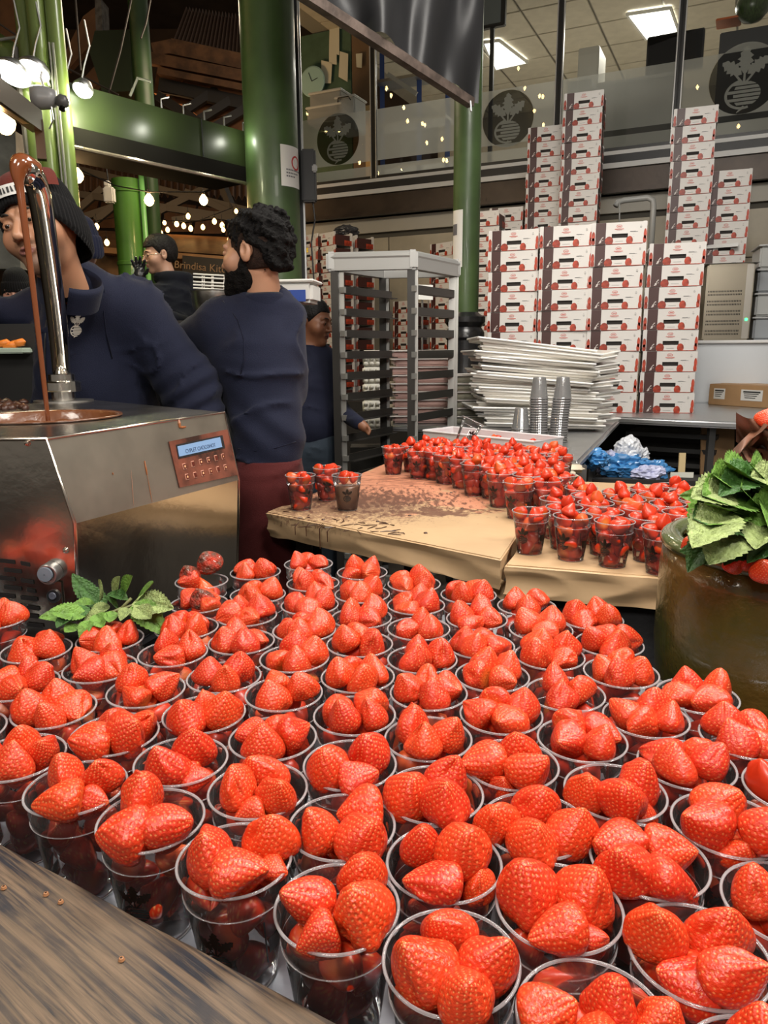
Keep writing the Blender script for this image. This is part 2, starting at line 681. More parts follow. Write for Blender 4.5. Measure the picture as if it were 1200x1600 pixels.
# ---- office interior
zc = 5.9
inn = MB()
inn.slab([fw(sL - .5, zc + .12, -.1), fw(sR + 1, zc + .12, -.1), fw(sR + 1, zc + .12, -6.5), fw(sL - .5, zc + .12, -6.5)], (0, 0, .06))
cl = struct('ceiling', inn, mat('ceiling_grid_dark', (.30, .28, .24), .7))
tl = MB().bbox((0, 0, 0), (.87, .87, .02), .006).mesh('ceiling_tile', mat('ceiling_tile_cream', (.58, .53, .43), .8, var=.1))
lp = [[(755, 65), (780, 62), (824, 96), (774, 107)], [(980, 21), (1048, 11), (1060, 46), (1010, 60)]]
for i in range(9):
    for j in range(7):
        s_, o_ = sL - .2 + (i + .5) * .9, -.15 - (j + .5) * .9
        p_ = fw(s_, zc + .1, o_)
        if s_ > sR + .5:
            continue
        obj('ceiling_tile', tl, cl, p_, (0, 0, ang))
GL = mat('light_panel_glow', (1, 1, 1), .5, emit=(1, .97, .88), estr=5.)
for i, q in enumerate(lp):
    cs = [onz(x, y, zc + .06) for x, y in q]
    ct = sum(cs, Vector()) / 4
    t = thing('ceiling_light', ['square glowing ceiling panel in the office, behind the middle green column', 'square glowing ceiling panel in the office, above the tallest carton stacks'][i], 'light', ct, 0, 'office ceiling panels')
    MB().slab([Vector((c.x, c.y, zc + .05)) for c in cs], (0, 0, .02)).build('diffuser', GL, t)
    fr = MB()
    for a, b in zip(cs, cs[1:] + cs[:1]):
        fr.bar(Vector((a.x, a.y, zc + .05)), Vector((b.x, b.y, zc + .05)), .03, .04)
    fr.build('frame', WHITE, t)
    area('office_panel_lamp', (ct.x, ct.y, zc - .02), (ct.x, ct.y, 0), .7, .7, 70, (1, .95, .84))
ob = MB()
ob.slab([fw(sL - .5, 3.0, -6.5), fw(sR + 1, 3.0, -6.5), fw(sR + 1, 6.1, -6.5), fw(sL - .5, 6.1, -6.5)], -.1 * fn)
struct('wall_office', ob, mat('office_wall_beige', (.36, .32, .25), .7, var=.1))
struct('floor_office', MB().slab([fw(sL - .5, 3.45, -.2), fw(sR + 1, 3.45, -.2), fw(sR + 1, 3.45, -6.5), fw(sL - .5, 3.45, -6.5)], (0, 0, -.1)), mat('office_floor', (.5, .47, .42), .6))
# green partition with papers behind the left pane
D1 = -1.3


def gp(px, py, off=D1):
    return onpl(px, py, F0 + off * fn, fn)


a, b = gp(455, 100), gp(546, 100)
pt_ = struct('partition', MB().slab([fw(fs(a), 3.45, D1 - .05), fw(fs(b), 3.45, D1 - .05), fw(fs(b), 6.0, D1 - .05), fw(fs(a), 6.0, D1 - .05)], -.06 * fn), mat('partition_green', (.07, .13, .085), .6, var=.2))
PAPER = mat('office_paper', (.62, .60, .50), .6)
notes = [[(515, 37), (530, 42), (530, 86), (514, 82)], [(514, 82), (526, 84), (526, 101), (514, 99)], [(502, 94), (519, 98), (517, 130), (502, 130)], [(531, 80), (544, 84), (543, 128), (529, 120)], [(556, 84), (566, 83), (565, 106), (557, 105)]]
for i, q in enumerate(notes):
    nb_ = MB().slab([gp(x, y, D1) for x, y in q], -.004 * fn)
    nb_.build('notice_paper', PAPER, label=['tall cream paper highest on the green office wall', 'small square paper under the tall one on the green office wall', 'cream paper above the stored tubs on the green office wall', 'cream paper at the right edge of the green office wall', 'small paper on the brown office door'][i], cat='paper', group='papers on the office wall')
a, b = gp(546, 100, -1.28), gp(583, 100, -1.28)
st_ = MB().slab([fw(fs(a), 3.45, -1.36), fw(fs(b), 3.45, -1.36), fw(fs(b), 6.0, -1.36), fw(fs(a), 6.0, -1.36)], -.05 * fn)
d1 = struct('door_1', st_, mat('office_door_brown', (.16, .10, .06), .5))
a, b = gp(568, 100, -1.27), gp(582, 100, -1.27)
MB().slab([fw(fs(a), 3.45, -1.3), fw(fs(b), 3.45, -1.3), fw(fs(b), 4.9, -1.3), fw(fs(a), 4.9, -1.3)], -.03 * fn).build('door_leaf', mat('pale_wood', (.62, .42, .20), .5), d1)
tc = gp(489, 128, -1.25)  # ghost reflection in the glass, modelled as a solid clock
t = thing('clock_reflection', 'pale blue clock reflection in the office glass, modelled as a disc', 'clock', tc)
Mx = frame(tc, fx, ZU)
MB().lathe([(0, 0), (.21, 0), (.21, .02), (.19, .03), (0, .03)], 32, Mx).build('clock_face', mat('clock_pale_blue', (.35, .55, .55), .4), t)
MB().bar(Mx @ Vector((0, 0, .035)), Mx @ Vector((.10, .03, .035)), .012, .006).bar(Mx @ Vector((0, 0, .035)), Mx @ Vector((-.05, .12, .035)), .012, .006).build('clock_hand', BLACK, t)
TUB = thin_plastic('storage_tub_plastic', (.9, .9, .9), 1.3, .3, .55, (.7, .72, .72))
for i, (x, y, w_, h_) in enumerate([(515, 172, .55, .20), (517, 150, .5, .26), (548, 158, .30, .42)]):
    p_ = gp(x, y, -.75)
    t = thing('storage_tub', ['clear plastic storage tub, lowest behind the left office window', 'clear plastic storage tub stacked on another behind the left office window', 'tall clear tub with black handles behind the left office window'][i], 'tub', p_, ang, 'tubs behind the office window')
    MB().bbox((0, 0, -h_ / 2), (w_, .35, h_), .02).build('tub_body', TUB, t, world=False)
    MB().bbox((0, 0, .01), (w_ + .03, .38, .03), .01).build('tub_lid', mat('tub_lid_white', (.6, .6, .58), .4), t, world=False)
    if i == 2:
        MB().tube([(-.1, -.19, -.05), (-.08, -.22, -.01), (.08, -.22, -.01), (.1, -.19, -.05)], .008, 6).build('handle', BLACK, t, world=False)
# shelf unit beyond second pane
t = thing('storage_rack', 'blue and grey metal shelf rack behind the second office window', 'rack', fw(fs(gp(620, 100, -1.8)), 3.45, -1.8))
rk = MB()
for x in (597, 655, 700):
    p_ = gp(x, 120, -1.8)
    rk.bar((p_.x, p_.y, 3.45), (p_.x, p_.y, 5.85), .07, .07)
rk.build('post', mat('rack_blue', (.02, .06, .25), .4), t)
for z_ in (4.1, 4.7, 5.3):
    a, b = gp(594, 100, -1.8), gp(705, 100, -1.8)
    MB().bar((a.x, a.y, z_), (b.x, b.y, z_), .4, .04).build('shelf', DSTEEL, t)
MB().bar(gp(606, 116, -1.6), gp(651, 147, -1.6), .03, .06).build('brace', mat('grey_tube', (.4, .4, .38), .4), t)
# dark things and boxes further right in the office
def office_box(px0, py0, px1, py1, off, dep, m_, name, label, cat, r=.01):
    a, b = onpl(px0, py1, F0 + off * fn, fn), onpl(px1, py0, F0 + off * fn, fn)
    if cat in ('cabinet', 'desk'):
        a.z = 3.452
    w_, h_ = fs(b) - fs(a), b.z - a.z
    c = fw((fs(a) + fs(b)) / 2, (a.z + b.z) / 2, off - dep / 2)
    t = thing(name, label, cat, (c.x, c.y, a.z), ang)
    MB().bbox((0, 0, h_ / 2), (w_, dep, h_), r).build('body', m_, t, world=False)
    if cat == 'screen':
        MB().box((0, 0, (3.452 - a.z) / 2), (.05, .04, a.z - 3.452)).build('stand', m_, t, world=False)
    return t, w_, h_, dep


t, w_, h_, d_ = office_box(1008, 42, 1102, 118, -1.2, .1, mat('screen_black', (.012, .012, .014), .25), 'monitor', 'large black screen behind the office glass beside a carton stack', 'screen')
MB().bbox((0, -d_ / 2 - .002, h_ / 2), (w_ * .94, .006, h_ * .9), .002).build('screen', mat('screen_glass', (.01, .01, .01), .08), t, world=False)
t, w_, h_, d_ = office_box(1123, 36, 1215, 80, -.9, .5, BLACK, 'cabinet', 'black cabinet with a melon on top behind the office glass', 'cabinet')
MB().bbox((-w_ * .0, -d_ / 2 - .005, h_ * .5), (w_ * .96, .01, h_ * .45), .004).build('door', mat('cabinet_front', (.03, .03, .03), .3), t, world=False)
t, w_, h_, d_ = office_box(1118, 22, 1158, 32, -.9, .3, mat('orange_board', (.65, .16, .04), .5), 'chopping_board', 'orange board lying on the black office cabinet', 'board')
c = onpl(1176, 12, F0 - .95 * fn, fn)
t = thing('melon', 'dark green striped melon on the office cabinet', 'melon', (c.x, c.y, c.z - .16))
MB().lathe([(.001, 0), (.10, .03), (.16, .10), (.18, .17), (.16, .24), (.10, .30), (.001, .33)], 24).build('rind', mat('melon_green', (.05, .09, .02), .3, var=.5, vscale=9, stretch=(6, 6, .5)), t, True, world=False)
MB().tube([(0, 0, .32), (.01, 0, .35)], .012, 6).build('stem', mat('melon_stem', (.2, .15, .05), .6), t, world=False)
t, w_, h_, d_ = office_box(902, 70, 937, 118, -1.6, .5, mat('white_carton', (.62, .60, .54), .5), 'cabinet', 'white cupboard behind the office glass left of the tall cartons', 'cabinet')
MB().bbox((0, -d_ / 2 - .005, h_ * .5), (w_ * .9, .01, h_ * .9), .004).build('door', mat('white_door', (.66, .64, .58), .45), t, world=False)
t, w_, h_, d_ = office_box(884, 122, 924, 200, -.8, .4, mat('grey_folder', (.2, .2, .19), .5), 'cabinet', 'low grey cupboard behind the frosted glass beside the tall cartons', 'cabinet')
MB().bbox((0, -d_ / 2 - .005, h_ * .5), (w_ * .9, .01, h_ * .9), .004).build('door', mat('grey_door', (.25, .25, .24), .45), t, world=False)
t, w_, h_, d_ = office_box(930, 118, 1052, 215, -1.0, .6, mat('office_dark_desk', (.09, .085, .08), .5), 'desk', 'dark desk standing behind the frosted office glass', 'desk')
MB().bbox((0, 0, h_ + .02), (w_ + .05, .65, .04), .01).build('desk_top', mat('desk_top_grey', (.3, .29, .27), .4), t, world=False)
# hanging grey screen behind the tarp edge
t, w_, h_, d_ = office_box(748, -30, 790, 46, -.5, .08, BLACK, 'monitor', 'black framed screen at the top beside the tarp', 'screen')
MB().bbox((-.02, -d_ / 2 - .002, h_ / 2), (w_ * .82, .006, h_ * .86), .002).build('screen', mat('screen_grey', (.16, .18, .19), .15), t, world=False)

# ================================================================== COLUMNS
def column(name, px, py, Z, r, z0, z1, m_, label, cat='column', rings=()):
    p = pt(px, py, Z)
    t = thing(name, label, cat, (p.x, p.y, 0))
    prof = [(r, z0)]
    for zr in rings:
        prof += [(r, zr - .02), (r * 1.06, zr - .015), (r * 1.06, zr + .015), (r, zr + .02)]
    prof += [(r, z1)]
    MB().lathe(prof, 48).build('shaft', m_, t, 'auto', world=False)
    return t, p


ck, pk = column('iron_column', 425, 250, 5.0, .177, .6, 6.5, GREEN, 'thick glossy green iron column behind the curly haired man')
MB().lathe([(.26, 0), (.26, .5), (.22, .56), (.18, .62)], 40).build('base', BLACK, ck, 'auto', world=False)
GR = mat('green_bright', (.10, .27, .04), .3, bump=.2, bscale=9, var=.25, vscale=3, coat=.3)


def wrap_sheet(parent, base, r, a0, a1, z0, z1, m_, name, nseg=10):
    """thin sheet wrapped round a column; angles measured from the direction to the camera"""
    dc = math.atan2(CAM.y - base.y, CAM.x - base.x)
    mb = MB().grid(lambda u, v: Vector((r * math.cos(dc + a0 + (a1 - a0) * u), r * math.sin(dc + a0 + (a1 - a0) * u), z0 + (z1 - z0) * v)), nseg, 4)
    return mb.build(name, m_, parent, True, world=False)


zt_, zb_ = pt(450, 226, 4.85).z, pt(450, 288, 4.85).z
nt_ = thing('notice', 'white paper notice with a red ring taped round the thick green column', 'notice', (pk.x, pk.y, 0))
wrap_sheet(nt_, pk, .181, R(18), R(76), zb_, zt_, mat('notice_white', (.70, .68, .66), .5), 'sheet')
dc = math.atan2(CAM.y - pk.y, CAM.x - pk.x)
rg = MB()
for k in range(24):
    for e in (0,):
        a0, a1 = 2 * PI * k / 24, 2 * PI * (k + 1) / 24
        def q(a, rr):
            th = dc + R(58) + rr * math.cos(a) / .183
            return Vector((.1825 * math.cos(th), .1825 * math.sin(th), zt_ - .10 + rr * math.sin(a)))
        rg.add([q(a0, .045), q(a1, .045), q(a1, .034), q(a0, .034)], [(0, 1, 2, 3)])
rg.add([q(R(135), .04), q(R(140), .033), q(R(-45), .034), q(R(-40), .04)], [(0, 1, 2, 3)])
rg.build('red_ring', mat('notice_red', (.5, .03, .03), .5), nt_, world=False, fix=False)
ln = MB()
for k in range(3):
    for j in range(9 - 2 * k):
        th0 = dc + R(30 + j * 5)
        z_ = zb_ + .10 - .02 * k
        ln.add([(.1825 * math.cos(th0), .1825 * math.sin(th0), z_), (.1825 * math.cos(th0 + R(3.6)), .1825 * math.sin(th0 + R(3.6)), z_), (.1825 * math.cos(th0 + R(3.6)), .1825 * math.sin(th0 + R(3.6)), z_ + .009), (.1825 * math.cos(th0), .1825 * math.sin(th0), z_ + .009)], [(0, 1, 2, 3)])
ln.build('print', mat('print_grey', (.12, .12, .14), .5), nt_, world=False, fix=False)

cm, pc2 = column('iron_column', 731, 200, 5.6, .104, 1.70, 6.5, GREEN, 'slim green iron column with a black base beside the carton stacks')
MB().lathe([(.19, 0), (.19, .9), (.16, .95), (.14, 1.0), (.14, 1.5), (.155, 1.52), (.155, 1.56), (.13, 1.6), (.16, 1.64), (.16, 1.68), (.12, 1.70), (.10, 1.72)], 40).build('base', mat('black_gloss_iron', (.012, .012, .014), .25), cm, 'auto', world=False)
zt_, zb_ = pt(714, 322, 5.5).z, pt(714, 412, 5.5).z
nt2 = thing('notice', 'narrow white paper strip taped on the slim green column', 'notice', (pc2.x, pc2.y, 0))
wrap_sheet(nt2, pc2, .108, R(-70), R(-15), zb_, zt_, mat('notice_white', (.7, .68, .66), .5), 'sheet')
wrap_sheet(nt2, pc2, .110, R(-66), R(-40), zt_ - .18, zt_ - .10, mat('print_grey', (.12, .12, .14), .5), 'print')
# service duct and switch box right of the thick column
a = pt(466, 300, 5.2)
t = thing('cable_duct', 'black vertical duct running down beside the thick green column', 'duct', (a.x, a.y, 0))
MB().box((0, .05, 3.2), (.05, .05, 6.4)).build('duct', BLACK, t, world=False)
MB().box((.035, .04, 3.2), (.012, .03, 6.4)).build('steel_edge', ALU, t, world=False)
a = pt(483, 283, 5.15)
t = thing('switch_box', 'black switch box fixed beside the thick green column', 'box', (a.x, a.y, a.z - .15))
MB().bbox((0, 0, .18), (.10, .08, .34), .01).build('housing', BLACK, t, world=False)
MB().bbox((.045, -.05, .22), (.035, .03, .05), .008).build('sensor', mat('grey_plastic', (.4, .4, .4), .4), t, world=False)
MB().tube([(.02, .02, .02), (.03, .03, -.1), (0, .04, -.25), (.01, .05, -.5)], .006, 6).build('cable', BLACK, t, world=False)

# ================================================================== TARP
t = thing('awning_tarp', 'black plastic tarp hanging in folds from a rusty bar above the tables', 'tarp', pt(700, 100, 4.4))
A, B_, C_, D_ = pt(440, -30, 3.55), pt(750, 158, 4.6), pt(760, -160, 4.5), pt(430, -330, 3.6)


def tf(u, v):
    b = A.lerp(B_, u)
    tt = D_.lerp(C_, u)
    p = b.lerp(tt, v)
    n = noise.noise(Vector((u * 5, v * 1.6, .3))) * .14 + .05 * math.sin(u * 17 + v * 3) * (1 - .4 * v) + .03 * math.sin(u * 31 - 5 * v)
    g = .10 * math.exp(-((u - .62) / .10)**2) * math.exp(-((v - .35) / .3)**2)
    return p + Vector((.1, -1, 0)) * (n + g)


MB().grid(tf, 80, 36).build('sheet', mat('black_tarp', (.014, .014, .015), .48, bump=.15, bscale=6, spec=.3), t, True)
bb = MB()
for k in range(12):
    u0, u1 = k / 12, (k + 1) / 12
    bb.bar(pt(438, -32, 3.45).lerp(pt(736, 161, 4.55), u0), pt(438, -32, 3.45).lerp(pt(736, 161, 4.55), u1), .05, .05)
bb.build('bar', mat('rusty_grey_bar', (.16, .12, .10), .5, .4, bump=.3, bscale=30, var=.5, vscale=10), t)
MB().tube([pt(735, 158, 4.5), pt(736, 174, 4.5)], .006, 6).build('hook', DSTEEL, t)

# ================================================================== HALL AT THE LEFT
# green fascia beam
def px_slab(q, d, m_, name, label, cat, smooth=False, mb=None, group=None):
    ps = [pt(x, y, z) for x, y, z in q]
    return MB().slab(ps, d).build(name, m_, None, smooth, label=label, cat=cat, group=group)


P0, P1 = pt(93, 193, 4.0), pt(387, 261, 5.0)
zb = (P0.z + P1.z) / 2
zt = (pt(143, 143, 4.17).z + pt(383, 210, 5.0).z) / 2
zl = (pt(100, 223, 4.02).z + pt(385, 285, 5.0).z) / 2
bt = thing('fascia_beam', 'long dark green painted fascia beam lit by floodlights, at the upper left', 'beam', (P0.x, P0.y, zb))
d = (P1 - P0)
d.z = 0
du = d.normalized()
dn = Vector((-du.y, du.x, 0))
bm_ = MB().slab([Vector((P0.x, P0.y, zb)), Vector((P1.x, P1.y, zb)), Vector((P1.x, P1.y, zt)), Vector((P0.x, P0.y, zt))], dn * .03)
bm_.build('board', mat('fascia_green', (.022, .033, .010), .38, var=.15), bt)
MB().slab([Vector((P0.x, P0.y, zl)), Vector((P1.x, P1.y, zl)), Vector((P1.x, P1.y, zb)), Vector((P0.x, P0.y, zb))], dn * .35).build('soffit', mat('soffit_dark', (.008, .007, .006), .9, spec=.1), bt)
MB().tube([Vector((P0.x, P0.y - .02, zl - .01)), Vector((P1.x, P1.y - .02, zl - .01))], .012, 8).build('cable_tube', mat('shiny_tube', (.6, .5, .4), .25, .9), bt)
for k in range(5):
    q = Vector((P0.x, P0.y, zt)) + d * (.5 + k * .12)
    MB().tube([q, q + Vector((0, 0, .05)), q + Vector((.05, 0, .06))], .006, 6).build('bracket', DSTEEL, bt)
jt = Vector((P0.x, P0.y, zb)) + d * .72 - dn * .004
MB().bar(jt, jt + Vector((0, 0, zt - zb)), .006, .006, du).build('seam', BLACK, bt)
# fluted green pier at the left end of it
pier = thing('green_pier', 'yellowish green fluted pier under the floodlights at the left', 'column', (pt(78, 250, 4.0).x, pt(78, 250, 4.0).y, 0))
for dx in (-.075, 0, .08):
    MB().lathe([(.045, 0), (.045, 3.9)], 20, Matrix.Translation((dx, abs(dx) * .4, 0))).build('flute', mat('pier_green', (.10, .14, .032), .35, coat=.3), pier, True, world=False)
MB().tube([(.09, -.04, 0), (.09, -.04, 3.0)], .008, 8).tube([(.075, -.05, 0), (.075, -.05, 3.0)], .005, 6).build('conduit', mat('conduit_grey', (.16, .16, .14), .5), pier, world=False)
MB().tube([(-.08, .02, 0), (-.13, .02, 3.0)], .02, 8).build('back_tube', mat('dark_tube', (.08, .07, .06), .4), pier, world=False)
# curved green bracket
crv = [pt(x, y, 4.0) for x, y in ((48, 170), (46, 135), (36, 108), (18, 88), (-12, 72))]
t = thing('arched_bracket', 'green arched iron bracket curving up behind the floodlights', 'bracket', crv[0])
MB().tube(crv, [.06, .06, .065, .07, .08], 16).build('arch', mat('pier_green', (.10, .14, .032), .35), t, True)
MB().slab([pt(-20, 60, 4.3), pt(40, 90, 4.3), pt(52, 190, 4.3), pt(-20, 150, 4.3)], (0, .03, 0)).build('web', mat('fascia_green', (.05, .09, .03), .5), t)
# dark awning frame, near left
t = thing('awning_rail', 'dark brown awning rail crossing the left edge under the floodlights', 'awning', pt(20, 160, 2.4))
MB().bar(pt(-40, 118, 2.1), pt(58, 190, 2.6), .04, .07).build('rail', mat('dark_bronze', (.07, .045, .03), .25, .6), t)
MB().bar(pt(-40, 133, 2.1), pt(50, 193, 2.55), .02, .03).build('lip', mat('bronze_edge', (.5, .35, .2), .3, .8), t)
MB().bar(pt(60, 188, 2.6), pt(66, 250, 2.62), .03, .03).build('drop', mat('dark_bronze', (.07, .045, .03), .25, .6), t)
px_slab([(-10, 200, 4.4), (24, 205, 4.4), (32, 420, 4.4), (-10, 420, 4.4)], (0, .2, 0), mat('rough_grey_post', (.13, .13, .125), .7, bump=.6, bscale=14, var=.4, vscale=8), 'timber_post', 'rough grey post at the left edge behind the red and black beanie', 'post')
# floodlights
FLO = mat('floodlight_glow', (1, 1, 1), .5, emit=(1, 1, .88), estr=14)
for i, (x, y, r_, Z, lb) in enumerate([(20, 116, .085, 3.8, 'large bright floodlight, leftmost over the green bracket'), (53, 112, .075, 3.85, 'large bright floodlight just left of the security camera'), (129, 141, .05, 4.0, 'small bright floodlight shining on the green fascia beam'), (101, 153, .035, 4.05, 'smallest floodlight, between the security camera and the fascia beam')]):
    p = pt(x, y, Z)
    t = thing('floodlight', lb, 'lamp', p, 0, 'floodlights over the stall')
    M_ = Matrix.Rotation(R(-25), 4, 'X') @ Matrix.Rotation(R(12), 4, 'Y')
    MB().lathe([(r_ * 1.05, 0), (r_ * 1.1, .015), (r_ * .7, .05), (.001, .06)], 24, M_).build('housing', DSTEEL, t, True, world=False)
    MB().lathe([(.001, -.03), (r_ * .6, -.025), (r_ * .95, -.008), (r_, .004)], 24, M_).build('lens', FLO, t, True, world=False)
    MB().tube([(0, 0, .05), (.02, 0, .12), (.05, .02, .22), (.03, .03, .35)], .005, 6).build('cable', DSTEEL, t, world=False)
    l = bpy.data.lights.new('floodlight_lamp', 'POINT')
    l.energy = [2, 2, 14, 2][i]
    l.color = (1, 1, .62)
    l.shadow_soft_size = .05
    lo = bpy.data.objects.new('floodlight_lamp', l)
    C.objects.link(lo)
    lo.location = p + (Vector((.10, -.06, -.10)) if i == 2 else Vector((.02, -.10, -.08)))
for x_, e_ in ((262, 1.3), (376, 1.0)):
    q_ = pt(x_, 190 if x_ < 300 else 214, 4.35 if x_ < 300 else 4.8)
    l = bpy.data.lights.new('beam_spot_lamp', 'POINT')
    l.energy = e_
    l.color = (1, 1, .85)
    l.shadow_soft_size = .02
    lo = bpy.data.objects.new('beam_spot_lamp', l)
    C.objects.link(lo)
    lo.location = q_
# security camera
p = pt(70, 153, 3.7)
t = thing('security_camera', 'grey security camera on the green pier under the floodlights', 'camera', p)
M_ = Matrix.Rotation(R(90), 4, 'Y') @ Matrix.Rotation(R(-12), 4, 'X')
MB().lathe([(.001, -.065), (.052, -.06), (.055, -.02), (.05, .02), (.038, .055), (.001, .06)], 24, M_).build('housing', mat('camera_grey', (.25, .25, .25), .35), t, True, world=False)
MB().lathe([(.001, -.032), (.022, -.03), (.034, 0), (.03, .02), (.001, .034)], 20, Matrix.Translation((.09, -.01, -.02)) @ Matrix.Rotation(R(40), 4, 'Y')).build('eyeball', mat('camera_dark', (.09, .09, .09), .3), t, True, world=False)
MB().lathe([(.001, 0), (.016, .0), (.016, .01), (.001, .01)], 16, Matrix.Translation((.095, -.03, -.055)) @ Matrix.Rotation(R(150), 4, 'X')).build('lens', mat('lens_black', (.005, .005, .005), .05), t, world=False)
MB().tube([(0, 0, .04), (-.01, 0, .09), (0, 0, .12)], .007, 6).tube([(.04, -.03, -.05), (.05, -.04, -.11), (.02, -.03, -.15)], .004, 6).build('bracket', DSTEEL, t, world=False)
# far columns under the beam
c1, _p = column('iron_column', 201, 330, 7.0, .135, 0, 3.0, GR, 'bright green round column far behind under the fascia beam', rings=(1.95, 2.25, 2.9))
MB().tube([(.16, -.06, 0), (.16, -.06, 3.4)], .025, 10).build('downpipe', mat('pipe_light_green', (.16, .42, .12), .3), c1, True, world=False)
column('iron_column', 238, 330, 7.4, .075, 0, 4.6, DGREEN, 'dark green slim column just behind the bright far column')
c3, _p = column('iron_column', 219, 60, 6.6, .085, 3.1, 6.5, DGREEN, 'dark green upper column rising above the fascia beam')
px_slab([(148, 48, 7), (204, 46, 7), (205, 142, 7), (160, 145, 7), (140, 82, 7)], (0, .3, 0), mat('dark_green_box', (.02, .032, .014), .5), 'iron_capital', 'dark green iron capital box high above the fascia beam', 'capital')
px_slab([(148, 0, 7.1), (158, -2, 7.1), (160, 50, 7.1), (150, 52, 7.1)], (0, .2, 0), mat('peeling_post', (.16, .14, .12), .8, var=.5, vscale=20), 'timber_post', 'short peeling grey post above the green capital', 'post')
# roof timbers
SOF = mat('lit_soffit_boards', (.26, .10, .035), .7, var=.25, vscale=5, bump=.2)  # light on the boards put into their orange-brown colour
t = thing('roof_soffit', 'brown boarded roof soffit with dark rafters above the fascia beam', 'roof', pt(320, 150, 9))
bd = [[(245, 108), (292, 118), (258, 150), (240, 145)], [(292, 118), (345, 132), (300, 165), (265, 160)], [(345, 132), (390, 145), (390, 168), (320, 190), (296, 170)], [(390, 168), (390, 210), (345, 200), (325, 190)]]
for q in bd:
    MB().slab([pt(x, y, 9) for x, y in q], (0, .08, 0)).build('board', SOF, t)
for a, b, w_ in [((250, 133), (386, 163), .14), ((247, 150), (312, 192), .10), ((292, 172), (340, 140), .09), ((312, 188), (360, 158), .09), ((335, 200), (388, 168), .09)]:
    MB().bar(pt(*a, 8.8), pt(*b, 8.8), .1, w_).build('rafter', mat('dark_rafter', (.03, .022, .016), .6), t)
for a, b, w_ in [((236, 92), (390, 122), .12), ((240, 80), (270, 74), .14), ((268, 74), (390, 100), .16), ((248, 112), (390, 140), .07)]:
    MB().bar(pt(*a, 8.6), pt(*b, 8.6), .1, w_).build('timber', WOODD, t)
t = thing('corrugated_roof', 'dark corrugated roof sheet high beside the thick green column', 'roof', pt(330, 50, 8.5))
qa, qb, qc, qd = pt(268, 72, 8.6), pt(392, 96, 8.6), pt(392, 28, 9.8), pt(290, 14, 9.8)
MB().grid(lambda u, v: qa.lerp(qb, u).lerp(qd.lerp(qc, u), v) + Vector((0, 0, .035 * math.sin(u * 2 * PI * 20))), 160, 3).build('sheet', mat('rusty_corrugated', (.11, .06, .035), .6), t, True)
for i, (q, Z, lb) in enumerate([([(95, 95), (130, 25), (150, 10), (150, 60), (105, 110)], 8.2, 'slanting brown roof board above the floodlights'), ([(128, 125), (158, 92), (165, 100), (162, 118), (146, 139), (130, 136)], 8.0, 'short pale brown roof board end over the small floodlight'), ([(0, 0), (30, -10), (50, 60), (30, 75), (0, 60)], 9.0, 'dark brown roof board at the upper left')]):
    px_slab([(x, y, Z) for x, y in q], (0, .1, 0), mat('roof_board_brown', (.22, .10, .045), .7, var=.2), 'roof_board', lb, 'board', group='roof boards')
for i, (a, b, lb) in enumerate([((10, 45), (170, 140), 'thin cable slanting down over the floodlights'), ((0, 38), (185, 148), 'second thin cable slanting down to the fascia beam'), ((118, 0), (126, 110), 'thin vertical cable hanging above the small floodlight'), ((205, 0), (170, 145), 'thin rod slanting beside the dark upper column'), ((235, 0), (220, 60), 'short rod beside the dark upper column'), ((45, 0), (36, 55), 'thin rod hanging at the upper left')]):
    MB().tube([pt(*a, 5.5), (pt(*a, 5.5) + pt(*b, 5.5)) / 2 - Vector((0, 0, .03)), pt(*b, 5.5)], .007, 6).build('cable', mat('cable_brown', (.04, .03, .025), .6), label=lb, cat='cable', group='cables at the upper left')
MB().tube([pt(0, 62, 3.9), pt(25, 58, 3.9), pt(45, 70, 3.9), pt(62, 98, 3.9), pt(78, 135, 3.9)], .008, 8).build('conduit_pipe', mat('conduit_grey', (.16, .16, .14), .5), label='pale conduit curving over the large floodlights', cat='pipe')
MB().tube([pt(203, 150, 4.3), pt(215, 122, 4.3), pt(236, 128, 4.3)], .008, 8).build('conduit_pipe', mat('conduit_grey', (.16, .16, .14), .5), label='bent grey conduit standing on top of the fascia beam', cat='pipe')
# hall roof trusses far back
t = thing('roof_truss', 'dark steel roof truss seen far under the fascia beam', 'truss', pt(300, 300, 12))
for a, b in [((100, 300), (390, 345)), ((100, 350), (250, 300)), ((120, 330), (160, 295)), ((150, 345), (200, 305)), ((250, 330), (330, 290)), ((270, 345), (390, 330)), ((110, 262), (390, 330)), ((290, 300), (390, 345)), ((340, 270), (370, 345))]:
    MB().bar(pt(*a, 12), pt(*b, 12), .12, .10).build('strut', mat('truss_dark', (.022, .018, .014), .7), t)
t = thing('far_roof', 'dim brown boarded roof slope far under the fascia beam', 'roof', pt(200, 290, 14))
for k in range(7):
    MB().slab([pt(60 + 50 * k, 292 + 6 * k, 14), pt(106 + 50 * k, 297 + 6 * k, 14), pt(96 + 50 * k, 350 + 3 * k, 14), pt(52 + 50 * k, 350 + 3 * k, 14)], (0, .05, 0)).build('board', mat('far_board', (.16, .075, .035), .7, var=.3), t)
qa, qb, qc, qd = pt(100, 300, 12.5), pt(390, 310, 12.5), pt(390, 250, 13.5), pt(100, 240, 13.5)
MB().grid(lambda u, v: qa.lerp(qb, u).lerp(qd.lerp(qc, u), v) + Vector((0, 0, .04 * math.sin(u * 2 * PI * 30))), 200, 2).build('corrugated_roof', mat('rusty_corrugated', (.11, .06, .035), .6), label='dim corrugated roof sheet far beneath the fascia beam', cat='roof', smooth=True)
